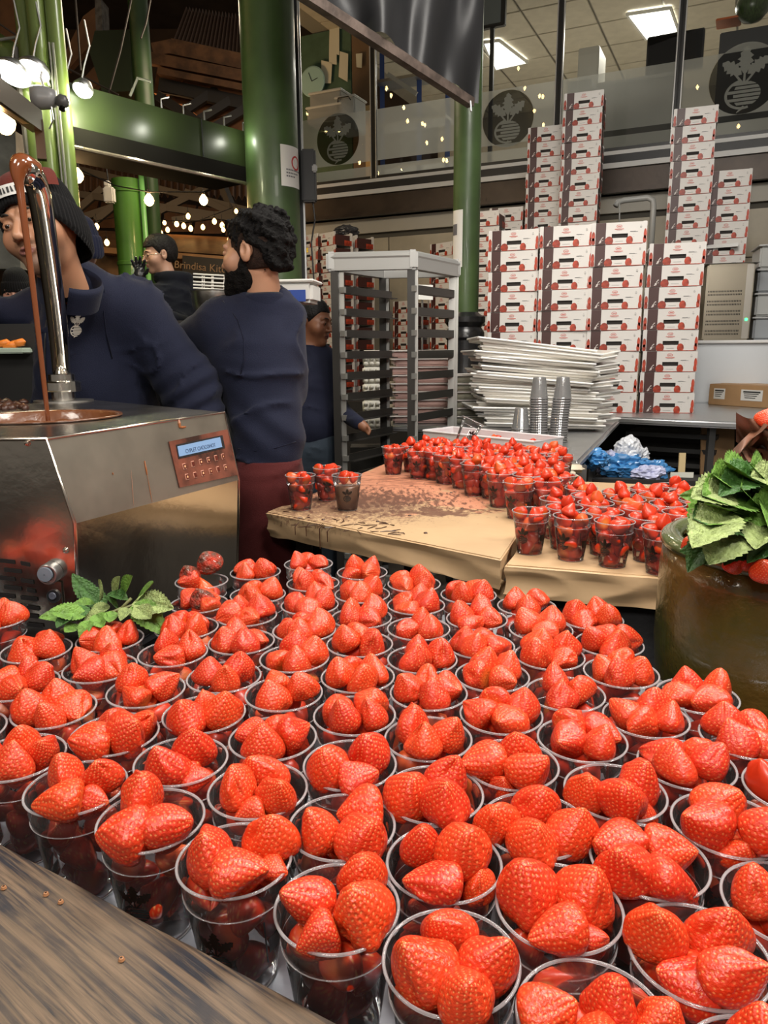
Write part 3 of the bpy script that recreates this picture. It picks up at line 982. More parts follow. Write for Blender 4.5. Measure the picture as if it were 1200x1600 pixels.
# food stall with sign
st = thing('market_stall', 'brown market food stall with a lit canopy edge and signboard at the back', 'stall', pt(280, 440, 9.0))
zz = st.location.z
MB().slab([pt(150, 385, 9), pt(385, 403, 9), pt(385, 412, 9), pt(150, 394, 9)], (0, .6, 0)).build('canopy_edge', mat('canopy_lit_wood', (.45, .22, .08), .5, var=.2), st)  # lit look of the edge put into the wood colour
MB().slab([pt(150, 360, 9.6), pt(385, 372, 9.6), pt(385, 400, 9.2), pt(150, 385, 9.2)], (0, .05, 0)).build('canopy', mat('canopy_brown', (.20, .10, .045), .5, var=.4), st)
MB().slab([pt(285, 399, 8.95), pt(385, 408, 8.95), pt(385, 430, 8.95), pt(285, 430, 8.95)], (0, .05, 0)).build('signboard', mat('sign_dark', (.03, .022, .015), .5), st)
MB().slab([pt(140, 395, 9.3), pt(285, 399, 9.3), pt(285, 520, 9.3), pt(140, 520, 9.3)], (0, .05, 0)).build('back_panel', mat('stall_light_tint', (.32, .17, .07), .6, var=.6, vscale=4), st)  # warm shop light put into the panel colour
MB().slab([pt(270, 430, 9.1), pt(385, 430, 9.1), pt(385, 672, 9.1), pt(270, 672, 9.1)], (0, .05, 0)).build('counter', mat('stall_dark', (.04, .03, .025), .6), st)
a, b = pt(300, 416, 8.93), pt(348, 421, 8.93)
text('Brindisa Kitchen', .122, mat('sign_gold', (.42, .25, .12), .5), st, frame((a + b) / 2, b - a, ZU))
# wire basket and steel pan
p = pt(338, 500, 4.2)
t = thing('prep_shelf', 'white wire shelf stack above a steel pan behind the hooded man', 'shelf', (p.x, p.y, 0))
wr_ = MB()
WIRE = mat('white_wire', (.72, .70, .66), .35)
for y in (430, 435, 442, 447, 452):
    a, b = pt(302, y - 2, 4.2), pt(372, y + 2, 4.2)
    MB().tube([a, b], .005, 6).build('wire', WIRE, t)
for x in (316, 319, 331, 333, 350):
    MB().tube([pt(x, 431, 4.21), pt(x, 453, 4.21)], .004, 6).build('wire', WIRE, t)
MB().box((0, .1, .8), (.5, .5, 1.6)).build('stand', DARK, t, world=False)
pp = pt(335, 468, 4.15)
MB().lathe([(.001, 0), (.105, 0), (.12, .02), (.125, .10), (.13, .105), (.12, .105), (.115, .02), (.001, .01)], 32, Matrix.Translation(pp - Vector((0, 0, .06)))).build('steel_pan', STEEL, label='round shiny steel pan under the wire shelf by the bearded man', cat='pan', smooth='auto')
p = pt(357, 420, 4.6)
t = thing('pale_post', 'narrow pale metal post in front of the bearded man’s face', 'post', (p.x, p.y, 0))
MB().box((0, 0, 1.0), (.025, .025, pt(355, 392, 4.6).z * 2 - 2.0)).build('post', mat('pale_post_paint', (.7, .65, .6), .5), t, world=False)
# junction box and dome lamp near far column
p = pt(171, 305, 6.4)
t = thing('junction_box', 'white junction box hanging left of the bright far column', 'box', p)
MB().bbox((0, 0, 0), (.09, .07, .13), .012).bbox((-.01, 0, .09), (.05, .05, .05), .01).build('housing', WHITE, t, world=False)
MB().tube([(0, 0, .10), (-.01, 0, .3), (0, 0, .6)], .006, 6).build('cable', BLACK, t, world=False)
# string lights
BULB = mat('bulb_glow', (1, .9, .6), .4, emit=(1, .55, .18), estr=7)
BULBN = mat('bulb_glow_near', (1, .9, .6), .4, emit=(1, .66, .28), estr=12)
bl = [(8, 192, 2.6, .035, 'glowing bulb at the left edge under the awning rail'), (121, 275, 4.6, .037, 'large glowing bulb hanging right of the green pier'), (233, 313, 5.6, .037, 'large glowing bulb hanging in front of the bright far column'), (318, 313, 6.2, .036, 'large glowing bulb hanging alone left of the thick green column'),
      (294, 338, 9.5, .03, ''), (257, 348, 9.5, .025, ''), (262, 359, 9.5, .028, ''), (276, 350, 9.5, .03, ''), (287, 353, 9.5, .03, ''), (298, 357, 9.5, .03, ''), (317, 355, 9.5, .028, ''), (335, 346, 9.5, .03, ''), (347, 352, 9.5, .03, ''), (349, 359, 9.5, .026, ''), (369, 330, 9.5, .025, ''), (358, 374, 9.5, .025, ''), (251, 364, 9.5, .03, ''), (151, 354, 8.5, .03, ''), (167, 379, 8.5, .03, '')]
SMALL = 'small warm bulb, %s from left in the far string above the food stall'
gm = MB().lathe([(.001, -1.25), (.45, -1.1), (.85, -.6), (1.0, 0), (.8, .6), (.4, 1.1), (.28, 1.3)], 14).mesh('bulb_glass', BULB, True)
gmn = MB().lathe([(.001, -1.15), (.45, -1.0), (.85, -.55), (1.0, 0), (.8, .6), (.4, 1.1), (.3, 1.3)], 18).mesh('bulb_glass', BULBN, True)
cp = MB().lathe([(.001, 2.1), (.4, 2.1), (.42, 1.25), (.001, 1.25)], 10).tube([(0, 0, 2.0), (0, 0, 4.5)], .1, 5).mesh('socket', BLACK)
for i, (x, y, Z, r_, lb) in enumerate(bl):
    if not lb:
        order_ = sorted([q_[0] for q_ in bl if not q_[4]])
        kk = order_.index(x)
        far_name = SMALL % (ORD[kk + 1] if kk < 15 else 'last')
    t = thing('light_bulb', lb or far_name, 'bulb', pt(x, y, Z), 0, 'small far festoon bulbs' if not lb else 'large festoon bulbs')
    obj('glass_bulb', gmn if lb else gm, t, scale=(r_, r_, r_))
    obj('socket', cp, t, scale=(r_, r_, r_))
    if lb:
        l = bpy.data.lights.new('bulb_lamp', 'POINT')
        l.energy = 5
        l.color = (1, .62, .28)
        l.shadow_soft_size = .04
        lo = bpy.data.objects.new('bulb_lamp', l)
        C.objects.link(lo)
        lo.location = pt(x, y, Z) - Vector((0, .1, .05))
for i, q in enumerate([[(60, 240), (118, 262), (180, 290), (233, 300), (318, 300), (392, 262)], [(150, 345), (210, 335), (262, 345), (310, 345), (370, 322)]]):
    MB().tube([pt(x, y, 5.5 if i == 0 else 9.4) for x, y in q], .005, 6).build('festoon_cable', BLACK, label=['festoon cable carrying the large bulbs', 'far festoon cable above the food stall'][i], cat='cable')
# bulb strings over the hall out of the picture; they mirror in the office glass
MIRB = mat('bulb_glow_hall', (1, .9, .6), .4, emit=(1, .66, .25), estr=60)
gmm = MB().lathe([(.001, -1.6), (.45, -1.3), (.85, -.6), (1.0, 0), (.7, .8), (.3, 1.5), (.001, 2.2)], 12).mesh('bulb_glass', MIRB, True)
_k = 0
_cw = {}
for x, y in sorted([(480, 177), (498, 180), (509, 206), (530, 206), (535, 233), (565, 229), (562, 254), (604, 138), (611, 149), (631, 168), (637, 189), (660, 193), (664, 195), (667, 223), (686, 215), (691, 217), (693, 250), (698, 251), (595, 249), (627, 267), (590, 270), (493, 284), (810, 107), (820, 138), (843, 150), (848, 151), (835, 173), (849, 195), (1066, 88), (1090, 136), (1154, 197), (1178, 213)]):
    v_ = pt(x, y, 18.0)
    q_ = v_ - 2 * (v_ - F0).dot(fn) * fn
    if _k == 0:
        print('MIRROR', q_, proj(q_))
    X_, Y_, Z_ = proj(q_)
    if Z_ > 0 and -60 < X_ < 1260 and -60 < Y_ < 1660:
        continue
    _k += 1
    _w = 'the first office window' if x < 584 else 'the second office window left of the slim column' if x < 720 else 'the second office window right of the slim column' if x < 872 else 'the rightmost office windows'
    _cw[_w] = _cw.get(_w, 0) + 1
    t = thing('light_bulb', 'hall bulb mirrored in %s, %s glint' % (_w, ORD[_cw[_w]] if _cw[_w] < 17 else 'last'), 'bulb', q_, 0, 'hall bulbs mirrored in the glass')
    obj('glass_bulb', gmm, t, scale=(.035, .035, .035))
    obj('socket', cp, t, scale=(.035, .035, .035))
print('mirror bulbs', _k)
# ================================================================== COUNTERS AND TABLES
ZC = .98


def v2(p, z):
    return Vector((p[0], p[1], z))


def poly_table(name, label, poly, z, th, m_, cat='table', legs=(), lm=None, lw=.04):
    c = sum((Vector((p[0], p[1], 0)) for p in poly), Vector()) / len(poly)
    t = thing(name, label, cat, (c.x, c.y, 0))
    bm = bmesh.new()
    lo_ = [bm.verts.new((p[0] - c.x, p[1] - c.y, z - th)) for p in poly]
    up_ = [bm.verts.new((p[0] - c.x, p[1] - c.y, z)) for p in poly]
    bm.faces.new(lo_[::-1])
    bm.faces.new(up_)
    n = len(poly)
    for i in range(n):
        bm.faces.new((lo_[i], lo_[(i + 1) % n], up_[(i + 1) % n], up_[i]))
    bmesh.ops.recalc_face_normals(bm, faces=bm.faces[:])
    bmesh.ops.bevel(bm, geom=bm.edges[:], offset=min(.012, th * .3), segments=3, affect='EDGES')
    me = bpy.data.meshes.new('table_top')
    bm.to_mesh(me)
    bm.free()
    me.materials.append(m_)
    me.shade_smooth()
    me.set_sharp_from_angle(angle=R(40))
    obj('table_top', me, t)
    for x, y in legs:
        MB().box((x - c.x, y - c.y, (z - th) / 2), (lw, lw, z - th)).build('leg', lm or DSTEEL, t, world=False)
    return t


ctA, ctB = onz(955, 651, ZC), onz(1260, 664, ZC)
cdv = (ctB - ctA).normalized()
cpv = Vector((-cdv.y, cdv.x, 0))
TOPST = mat('worktop_steel', (.58, .59, .60), .36, 1., bump=.08, bscale=14, stretch=(1, 3, 1))
ctr = poly_table('steel_counter', 'stainless steel counter carrying the front carton stacks at the right', [ctA - cdv * .75, ctB, ctB + cpv * 1.6, ctA - cdv * .75 + cpv * 1.6], ZC, .045, TOPST, 'counter',
                 [tuple((ctA + cdv * k + cpv * j).xy) for k in (.62, 1.35) for j in (.1, 1.4)], mat('leg_dark', (.1, .1, .1), .4, .6))
for k in range(5):
    a = ctA + cdv * .02 + cpv * .45 + Vector((0, 0, -.14 - .10 * k))
    MB().bar(a, a + cdv * .6, .3, .03).build('under_shelf', mat('under_shelf_dark', (.03, .03, .03), .4), ctr)
bench_poly = [onz(968, 656, ZC).xy, (.80, 3.02), (.62, 3.62), (.46, 4.5), (.05, 4.62), (.05, 5.0), (1.2, 5.0)]
bench = poly_table('steel_bench', 'stainless bench under the heap of shallow white trays', bench_poly, ZC - .001, .04, TOPST, 'counter', [(.86, 3.2), (.6, 4.9), (1.3, 4.6)])

# dark things below
def lean_board(px0, py0, px1, py1, Z, m_, name, label, cat='board', tilt=.03, th=.012, group=None):
    a, b, c, d_ = pt(px0, py1, Z), pt(px1, py1, Z), pt(px1 + 2, py0, Z + tilt), pt(px0 + 2, py0, Z + tilt)
    return MB().slab([a, b, c, d_], (0, th, 0)).build(name, m_, label=label, cat=cat, group=group)


lean_board(1094, 668, 1146, 762, 5.0, CARD, 'cardboard_sheet', 'tall brown cardboard sheet leaning under the right counter')
lean_board(1152, 690, 1192, 758, 5.05, mat('dark_cardboard', (.26, .16, .085), .7), 'cardboard_sheet', 'darker brown cardboard sheet leaning under the counter behind the pot')
lean_board(1060, 708, 1070, 742, 4.7, mat('pale_stick', (.5, .38, .2), .6), 'wooden_batten', 'short pale wooden batten standing beside the rubbish bags', 'wood')
lean_board(1046, 738, 1082, 762, 4.4, mat('milky_sheet', (.45, .45, .40), .3), 'plastic_sheet', 'milky plastic sheet leaning right of the rubbish bags', 'sheet', .05, .004)
MB().slab([pt(925, 748, 4.0), pt(1110, 752, 4.0), pt(1110, 742, 5.0), pt(935, 738, 5.0)], (0, 0, -.03)).build('low_shelf', DARK, label='low dark shelf under the counter holding rubbish bags', cat='shelf')


def crumple(name, px, py, Z, sx, sy, sz, m_, label, seed=0, cat='bag', amp=.5, group=None):
    bm = bmesh.new()
    bmesh.ops.create_icosphere(bm, subdivisions=4, radius=1)
    for v in bm.verts:
        q = v.co.copy()
        n_ = noise.multi_fractal(q * 1.6 + Vector((seed * 7.1, 0, 0)), .8, 2.2, 4) - .8
        r_ = abs(noise.noise(q * 3.5 + Vector((0, seed * 3, 0)))) * .5
        k = 1 + amp * (n_ * .35 - r_)
        v.co = Vector((q.x * sx * k, q.y * sy * k, q.z * sz * k))
    me = bpy.data.meshes.new(name)
    bm.to_mesh(me)
    bm.free()
    me.materials.append(m_)
    o = obj(name, me, None, pt(px, py, Z), label=label, cat=cat, group=group)
    return o


BAGW = mat('bag_clear_white', (.62, .64, .68), .25, coat=.4)
BAGB = mat('bag_blue', (.045, .20, .46), .3, coat=.4)
BAGL = mat('bag_lilac', (.42, .44, .62), .35)
crumple('plastic_bag', 982, 704, 4.3, .075, .06, .085, BAGW, 'crumpled clear white plastic bag on top of the rubbish heap', 1)
crumple('plastic_bag', 972, 728, 4.25, .14, .08, .07, BAGB, 'bright blue plastic bag in the rubbish heap under the counter', 2, amp=.9)
crumple('plastic_bag', 1020, 735, 4.25, .10, .07, .06, BAGB, 'smaller blue plastic bag at the right end of the rubbish heap', 6, amp=.9)
crumple('crumpled_paper', 945, 722, 4.3, .07, .06, .07, BAGL, 'pale lilac crumpled paper at the left of the rubbish heap', 3, 'paper', .9)
crumple('crumpled_paper', 1012, 741, 4.1, .09, .06, .05, BAGL, 'pale lilac crumpled paper at the front of the rubbish heap', 4, 'paper', .9)
crumple('crumpled_paper', 1000, 712, 4.4, .05, .05, .05, BAGW, 'small clear crumpled wrap behind the white plastic bag', 8, 'wrap', .9)
crumple('plastic_bag', 925, 716, 3.6, .08, .10, .05, BAGB, 'blue bag liner hanging beside the steel bench edge', 5, amp=.9)
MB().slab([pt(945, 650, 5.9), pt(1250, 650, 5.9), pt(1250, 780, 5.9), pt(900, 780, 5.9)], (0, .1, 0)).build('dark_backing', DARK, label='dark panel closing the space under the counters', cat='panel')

# ---- paper covered tables
def kraft_mat(name, c0, reds=None):
    mt = mat(name, (.50, .335, .185), .5, bump=.5, bscale=5, var=.12, vscale=4)
    nt = mt.node_tree
    b = nt.nodes['Principled BSDF']
    src = b.inputs['Base Color'].links[0].from_socket
    co = [n for n in nt.nodes if n.type == 'TEX_COORD'][0]

    def blob(cen, rad, sc, thr, col, prev, stretch=(1, 1, 1)):
        sub = nt.nodes.new('ShaderNodeVectorMath')
        sub.operation = 'SUBTRACT'
        sub.inputs[1].default_value = cen
        nt.links.new(co.outputs['Object'], sub.inputs[0])
        sc_ = nt.nodes.new('ShaderNodeVectorMath')
        sc_.operation = 'MULTIPLY'
        sc_.inputs[1].default_value = (1 / rad[0], 1 / rad[1], 30)
        nt.links.new(sub.outputs[0], sc_.inputs[0])
        ln_ = nt.nodes.new('ShaderNodeVectorMath')
        ln_.operation = 'LENGTH'
        nt.links.new(sc_.outputs[0], ln_.inputs[0])
        mp = nt.nodes.new('ShaderNodeMapping')
        mp.inputs['Scale'].default_value = stretch
        nt.links.new(co.outputs['Object'], mp.inputs[0])
        n_ = nt.nodes.new('ShaderNodeTexNoise')
        n_.inputs['Scale'].default_value = sc
        n_.inputs['Detail'].default_value = 8
        n_.inputs['Roughness'].default_value = .7
        nt.links.new(mp.outputs[0], n_.inputs['Vector'])
        # value = noise - thr - .25*len
        m1 = nt.nodes.new('ShaderNodeMath')
        m1.operation = 'MULTIPLY_ADD'
        m1.inputs[1].default_value = -.22
        nt.links.new(ln_.outputs['Value'], m1.inputs[0])
        nt.links.new(n_.outputs[0], m1.inputs[2])
        m2 = nt.nodes.new('ShaderNodeMath')
        m2.operation = 'SUBTRACT'
        m2.inputs[1].default_value = thr
        nt.links.new(m1.outputs[0], m2.inputs[0])
        m3 = nt.nodes.new('ShaderNodeMath')
        m3.operation = 'MULTIPLY'
        m3.use_clamp = True
        m3.inputs[1].default_value = 14
        nt.links.new(m2.outputs[0], m3.inputs[0])
        mx = nt.nodes.new('ShaderNodeMix')
        mx.data_type = 'RGBA'
        mx.inputs[7].default_value = (*col[:3], 1)
        nt.links.new(m3.outputs[0], mx.inputs[0]) if len(col) == 3 else None
        if len(col) == 4:
            m4 = nt.nodes.new('ShaderNodeMath')
            m4.operation = 'MULTIPLY'
            m4.inputs[1].default_value = col[3]
            nt.links.new(m3.outputs[0], m4.inputs[0])
            nt.links.new(m4.outputs[0], mx.inputs[0])
        nt.links.new(prev, mx.inputs[6])
        return mx.outputs[2]
    for args in c0:
        src = blob(*args[:5], src, *args[5:])
    nt.links.new(src, b.inputs['Base Color'])
    return mt


ZA, ZB = .938, .918
PA = [onz(415, 800, ZA).xy, onz(783, 874, ZA).xy, (.725, 3.02), (.10, 3.55)]
PB = [(Vector((PA[1][0], PA[1][1])) + Vector((.012, .02))), onz(1046, 903, ZB).xy, (1.15, 1.55), (1.6, 2.75), onz(1105, 760, ZB).xy, (.745, 2.93)]
cA = sum((Vector((p[0], p[1], 0)) for p in PA), Vector()) / 4
st1 = onz(545, 790, ZA) - cA
st2 = onz(640, 750, ZA) - cA
st3 = onz(690, 800, ZA) - cA
MA = kraft_mat('stained_kraft_paper', [
    ((st2.x, st2.y, ZA), (.40, .34), 7, .16, (.60, .17, .11, .55)),
    ((st1.x, st1.y, ZA), (.28, .24), 75, .27, (.17, .085, .05, .8)),
    ((st1.x + .1, st1.y + .1, ZA), (.5, .35), 60, .38, (.10, .04, .025, .9), (1, .3, 1)),
    ((st2.x, st2.y, ZA), (.5, .35), 50, .42, (.20, .07, .04, .8), (.3, 1, 1)),
    ((st3.x, st3.y, ZA), (.20, .07), 18, .32, (.12, .05, .03, .9)),
])
MBt = kraft_mat('clean_kraft_paper', [])


def paper_table(name, label, P, z, th, m_, cat='table'):
    c = sum((Vector((p[0], p[1], 0)) for p in P), Vector()) / len(P)
    t = thing(name, label, cat, (c.x, c.y, 0))
    bm = bmesh.new()
    lo_ = [bm.verts.new((p[0] - c.x, p[1] - c.y, z - th)) for p in P]
    up_ = [bm.verts.new((p[0] - c.x, p[1] - c.y, z)) for p in P]
    bm.faces.new(lo_[::-1])
    bm.faces.new(up_)
    n = len(P)
    for i in range(n):
        bm.faces.new((lo_[i], lo_[(i + 1) % n], up_[(i + 1) % n], up_[i]))
    bmesh.ops.recalc_face_normals(bm, faces=bm.faces[:])
    bmesh.ops.subdivide_edges(bm, edges=bm.edges[:], cuts=36, use_grid_fill=True)
    bmesh.ops.triangulate(bm, faces=[f for f in bm.faces if len(f.verts) > 4])
    for v in bm.verts:
        q = v.co
        e = max(0, (z - q.z)) / th
        nn = noise.noise(Vector((q.x * 9, q.y * 9, q.z * 9)))
        cr = abs(noise.noise(Vector((q.x * 5 + 3, q.y * 5, q.z * 14))))
        out = Vector((q.x, q.y, 0)).normalized()
        edge = min(1, e * 3)
        v.co = q + out * ((.012 * nn - .026 * cr) * edge - .008 * (e < .05)) + Vector((0, 0, .012 * nn * (e > .95) - .0012 * abs(nn)))
    me = bpy.data.meshes.new('paper_cover')
    bm.to_mesh(me)
    bm.free()
    me.materials.append(m_)
    me.shade_smooth()
    me.set_sharp_from_angle(angle=R(48))
    obj('paper_cover', me, t)
    for p in P[:4]:
        q = Vector((p[0] - c.x, p[1] - c.y, 0)) * .8
        MB().box((q.x, q.y, (z - th) / 2), (.05, .05, z - th)).build('leg', DARK, t, world=False)
    return t


tA = paper_table('paper_covered_table', 'left table wrapped in brown kraft paper splashed with chocolate', PA, ZA, .075, MA)
tB = paper_table('paper_covered_table', 'right table wrapped in clean brown kraft paper, lower than its neighbour', PB, ZB, .08, MBt)
# torn paper flap at the joint
p = pt(772, 908, 1.86)
MB().grid(lambda u, v: p + Vector((-.03 + .09 * u, .02 * math.sin(u * 9 + v * 4), .015 - .06 * v + .012 * math.sin(u * 7))), 10, 8).build('torn_flap', MBt, tB, True)
# chocolate drips and splashes on the edge and top
CHOC = mat('melted_chocolate', (.13, .045, .018), .22, coat=.5)
DCH = mat('dried_chocolate', (.05, .018, .010), .35)
rnd = random.Random(4)
for k in range(34):
    u = rnd.random()
    a = onz(440 + 190 * u, 806 + 20 * u + rnd.uniform(-8, 14), ZA)
    dr_ = Vector((rnd.uniform(-1, 1), rnd.uniform(-.8, .8), 0)).normalized() * rnd.uniform(.015, .05)
    b = a + dr_
    MB().tube([a + Vector((0, 0, .0015)), (a + b) / 2 + Vector((rnd.uniform(-.008, .008), rnd.uniform(-.008, .008), .0018)), b + Vector((0, 0, .0015))], [.0008, .0016, .0008], 5).build('chocolate_drip', DCH, tA)
for x, y in ((665, 833), (590, 815), (505, 812), (705, 770), (722, 795), (640, 806)):
    a = onz(x, y, ZA)
    MB().lathe([(.001, .003), (.004, .0025), (.006, 0)], 10, Matrix.Translation(a)).build('chocolate_drop', DCH, tA, True)
for x0, y0, x1, y1 in ((508, 818, 511, 845), (520, 822, 516, 836), (470, 815, 463, 826), (487, 815, 486, 828)):
    a, b = onz(x0, y0, ZA), onz(x0, y0, ZA)
    o_ = Vector((-.015, -.024, 0))
    MB().tube([a + o_ * .3, a + o_ + Vector((0, 0, -.01)), a + o_ * 1.1 + Vector((.002, 0, -.01 - .0022 * (y1 - y0)))], [.001, .0018, .0012], 5).build('chocolate_drip', DCH, tA)
# black cloth panel under the right table
MB().slab([v2(onz(770, 890, ZB), .84) + Vector((.05, .10, 0)), v2(onz(1046, 910, ZB), .84) + Vector((0, .10, 0)), v2((1.4, 1.62), .84), v2((1.4, 1.62), .1), v2(onz(1046, 910, ZB), .1) + Vector((0, .1, 0)), v2(onz(770, 890, ZB), .1) + Vector((.05, .1, 0))], (0, .02, 0)).build('table_skirt', mat('black_cloth', (.018, .018, .02), .8, bump=.3, bscale=40), label='black cloth panel hanging under the right paper covered table', cat='cloth')

# ---- front cup table and wooden rail
ZT0 = .908
FT = mat('cup_table_grey', (.36, .38, .43), .3, .7, bump=.1, bscale=8, var=.2, vscale=3)
tp = [(-1.15, .98), (-.15, .30), (.62, .22), (.98, .50), (.62, .92), (.47, 1.10), (.40, 1.28), (.27, 1.44), (-.33, 1.46), (-.37, 1.16), (-1.15, 1.19)]
ft = poly_table('cup_table', 'grey metal table crowded with clear cups of strawberries', tp, ZT0, .03, FT, 'table', [(-.2, .5), (.5, .5), (.2, 1.3), (-.9, 1.1)])
r0, r1 = onz(0, 1308, .985), onz(560, 1600, .985)
rd = (r1 - r0).normalized()
rn = Vector((rd.y, -rd.x, 0))
rl = thing('wooden_rail', 'weathered grey brown wooden rail board in front of the nearest cups', 'board', (r0.x, r0.y, .9))
MW = mat('weathered_oak', (.19, .125, .075), .5)
nt = MW.node_tree
b = nt.nodes['Principled BSDF']
co = nt.nodes.new('ShaderNodeTexCoord')
mp = nt.nodes.new('ShaderNodeMapping')
mp.inputs['Rotation'].default_value = (0, 0, -math.atan2(rd.y, rd.x) + R(7))
mp2 = nt.nodes.new('ShaderNodeMapping')
mp2.inputs['Scale'].default_value = (5, 120, 40)
nt.links.new(co.outputs['Object'], mp.inputs[0])
nt.links.new(mp.outputs[0], mp2.inputs[0])
n1 = nt.nodes.new('ShaderNodeTexNoise')
n1.inputs['Scale'].default_value = 1.6
n1.inputs['Detail'].default_value = 9
n1.inputs['Roughness'].default_value = .62
n1.inputs['Distortion'].default_value = .5
nt.links.new(mp2.outputs[0], n1.inputs['Vector'])
cr = nt.nodes.new('ShaderNodeValToRGB')
cr.color_ramp.elements[0].position = .42
cr.color_ramp.elements[0].color = (.018, .020, .027, 1)
cr.color_ramp.elements[1].position = .66
cr.color_ramp.elements[1].color = (.175, .120, .080, 1)
e = cr.color_ramp.elements.new(.50)
e.color = (.085, .062, .045, 1)
nt.links.new(n1.outputs[0], cr.inputs[0])
n2 = nt.nodes.new('ShaderNodeTexNoise')
n2.inputs['Scale'].default_value = 9
n2.inputs['Detail'].default_value = 5
nt.links.new(co.outputs['Object'], n2.inputs['Vector'])
c2 = nt.nodes.new('ShaderNodeValToRGB')
c2.color_ramp.elements[0].position = .45
c2.color_ramp.elements[1].position = .62
nt.links.new(n2.outputs[0], c2.inputs[0])
mx = nt.nodes.new('ShaderNodeMix')
mx.data_type = 'RGBA'
mf = nt.nodes.new('ShaderNodeMath')
mf.operation = 'MULTIPLY'
mf.inputs[1].default_value = .4
nt.links.new(c2.outputs[0], mf.inputs[0])
nt.links.new(mf.outputs[0], mx.inputs[0])
nt.links.new(cr.outputs[0], mx.inputs[6])
mx.inputs[7].default_value = (.16, .115, .075, 1)
nt.links.new(mx.outputs[2], b.inputs['Base Color'])
bp = nt.nodes.new('ShaderNodeBump')
bp.inputs['Strength'].default_value = .5
bp.inputs['Distance'].default_value = .002
nt.links.new(n1.outputs[0], bp.inputs['Height'])
nt.links.new(bp.outputs[0], b.inputs['Normal'])
a0, a1 = r0 - rd * .5, r1 + rd * .35


def railf(u, v):
    q = a0.lerp(a1, u)
    # profile across: top, rounded edge, down
    prof = [(.55, 0), (.03, 0), (.012, -.001), (.004, -.004), (0, -.012), (0, -.09)]
    k = v * (len(prof) - 1)
    i = min(int(k), len(prof) - 2)
    f_ = k - i
    x = prof[i][0] * (1 - f_) + prof[i + 1][0] * f_
    z = prof[i][1] * (1 - f_) + prof[i + 1][1] * f_
    return Vector((q.x, q.y, .985)) + rn * (x + .0015 * noise.noise(Vector((u * 20, v, 0)))) + Vector((0, 0, z))


MB().grid(railf, 80, 25).build('board', MW, rl, True)
MB().slab([Vector((q.x, q.y, .89)) for q in (a0 + rn * .01, a1 + rn * .01, a1 + rn * .5, a0 + rn * .5)], (0, 0, -.86)).build('counter_front', mat('counter_front_dark', (.05, .045, .04), .6), rl)
for x, y in ((6, 1388), (72, 1398), (95, 1410), (190, 1500)):
    q = onz(x, y, .986)
    MB().lathe([(.001, .0022), (.0018, .002), (.0026, 0)], 10, Matrix.Translation(q)).build('crumb', mat('crumb_brown', (.35, .16, .07), .5), label='tiny brown crumb on the wooden rail board, %s' % {6: 'leftmost at the cup edge', 72: 'second from left', 95: 'third from left', 190: 'lowest and rightmost'}[x], cat='crumb', group='crumbs on the rail')

# ================================================================== CARTONS
CW, CD_, CH = .36, .27, .143
CWHITE = mat('carton_white', (.68, .655, .63), .45, var=.06, vscale=3)
CBR = mat('carton_plum', (.055, .018, .016), .45)
CRED = mat('carton_berry_print', (.50, .055, .02), .45, var=.55, vscale=28)
CLOGO = mat('carton_logo_red', (.55, .08, .06), .5)
CGREY = mat('carton_text_grey', (.22, .22, .23), .6)
CIN = mat('carton_inside_shade', (.02, .016, .014), .8)  # shade inside the carton put into a near-black colour


def cx(u):
    return (u - .5) * CW


cb = MB()
hz0, hz1, hx0, hx1 = .28 * CH, .47 * CH, .37, .66
T_ = .004
Hh = CH - .003
for u0, u1, z0, z1 in ((0, hx0, 0, Hh), (hx1, 1, 0, Hh), (hx0, hx1, hz1, Hh), (hx0, hx1, 0, hz0)):
    cb.box(((cx(u0) + cx(u1)) / 2, -CD_ / 2 + T_ / 2, (z0 + z1) / 2), (cx(u1) - cx(u0), T_, z1 - z0))
cb.box((0, CD_ / 2 - T_ / 2, Hh / 2), (CW, T_, Hh))
for sx in (-1, 1):
    cb.box((sx * (CW / 2 - T_ / 2), 0, Hh * .40), (T_, CD_ - 2 * T_, Hh * .80))
    for sy in (-1, 1):
        cb.box((sx * (CW / 2 - .015), sy * (CD_ / 2 - .015), Hh / 2 + .001), (.022, .022, Hh + .004))
cb.box((0, 0, .003), (CW - .01, CD_ - .01, .005))
m_body = cb.mesh('carton_body', CWHITE)
m_in = MB().box((0, 0, Hh * .30), (CW - .014, CD_ - .02, Hh * .50)).mesh('carton_shade_core', CIN)  # solid block standing in for the shaded inside behind the handle hole
fy = -CD_ / 2


def plate(u0, u1, z0, z1, t=.0012):
    return ((cx(u0) + cx(u1)) / 2, fy - t / 2, (z0 + z1) / 2 * CH), (cx(u1) - cx(u0), t, (z1 - z0) * CH)


m_band = MB().box(*plate(.075, .26, .0, .975)).mesh('plum_band', CBR)
rb = MB()


def blobp(u, z, ru, rz, t=.0014):
    pts = [(cx(u) + ru * CW * math.cos(a), z * CH + rz * CH * math.sin(a)) for a in np.linspace(0, 2 * PI, 13)[:-1]]
    rb.add([(x, fy - t, max(.0015, min(zz_, Hh))) for x, zz_ in pts], [tuple(range(12))])


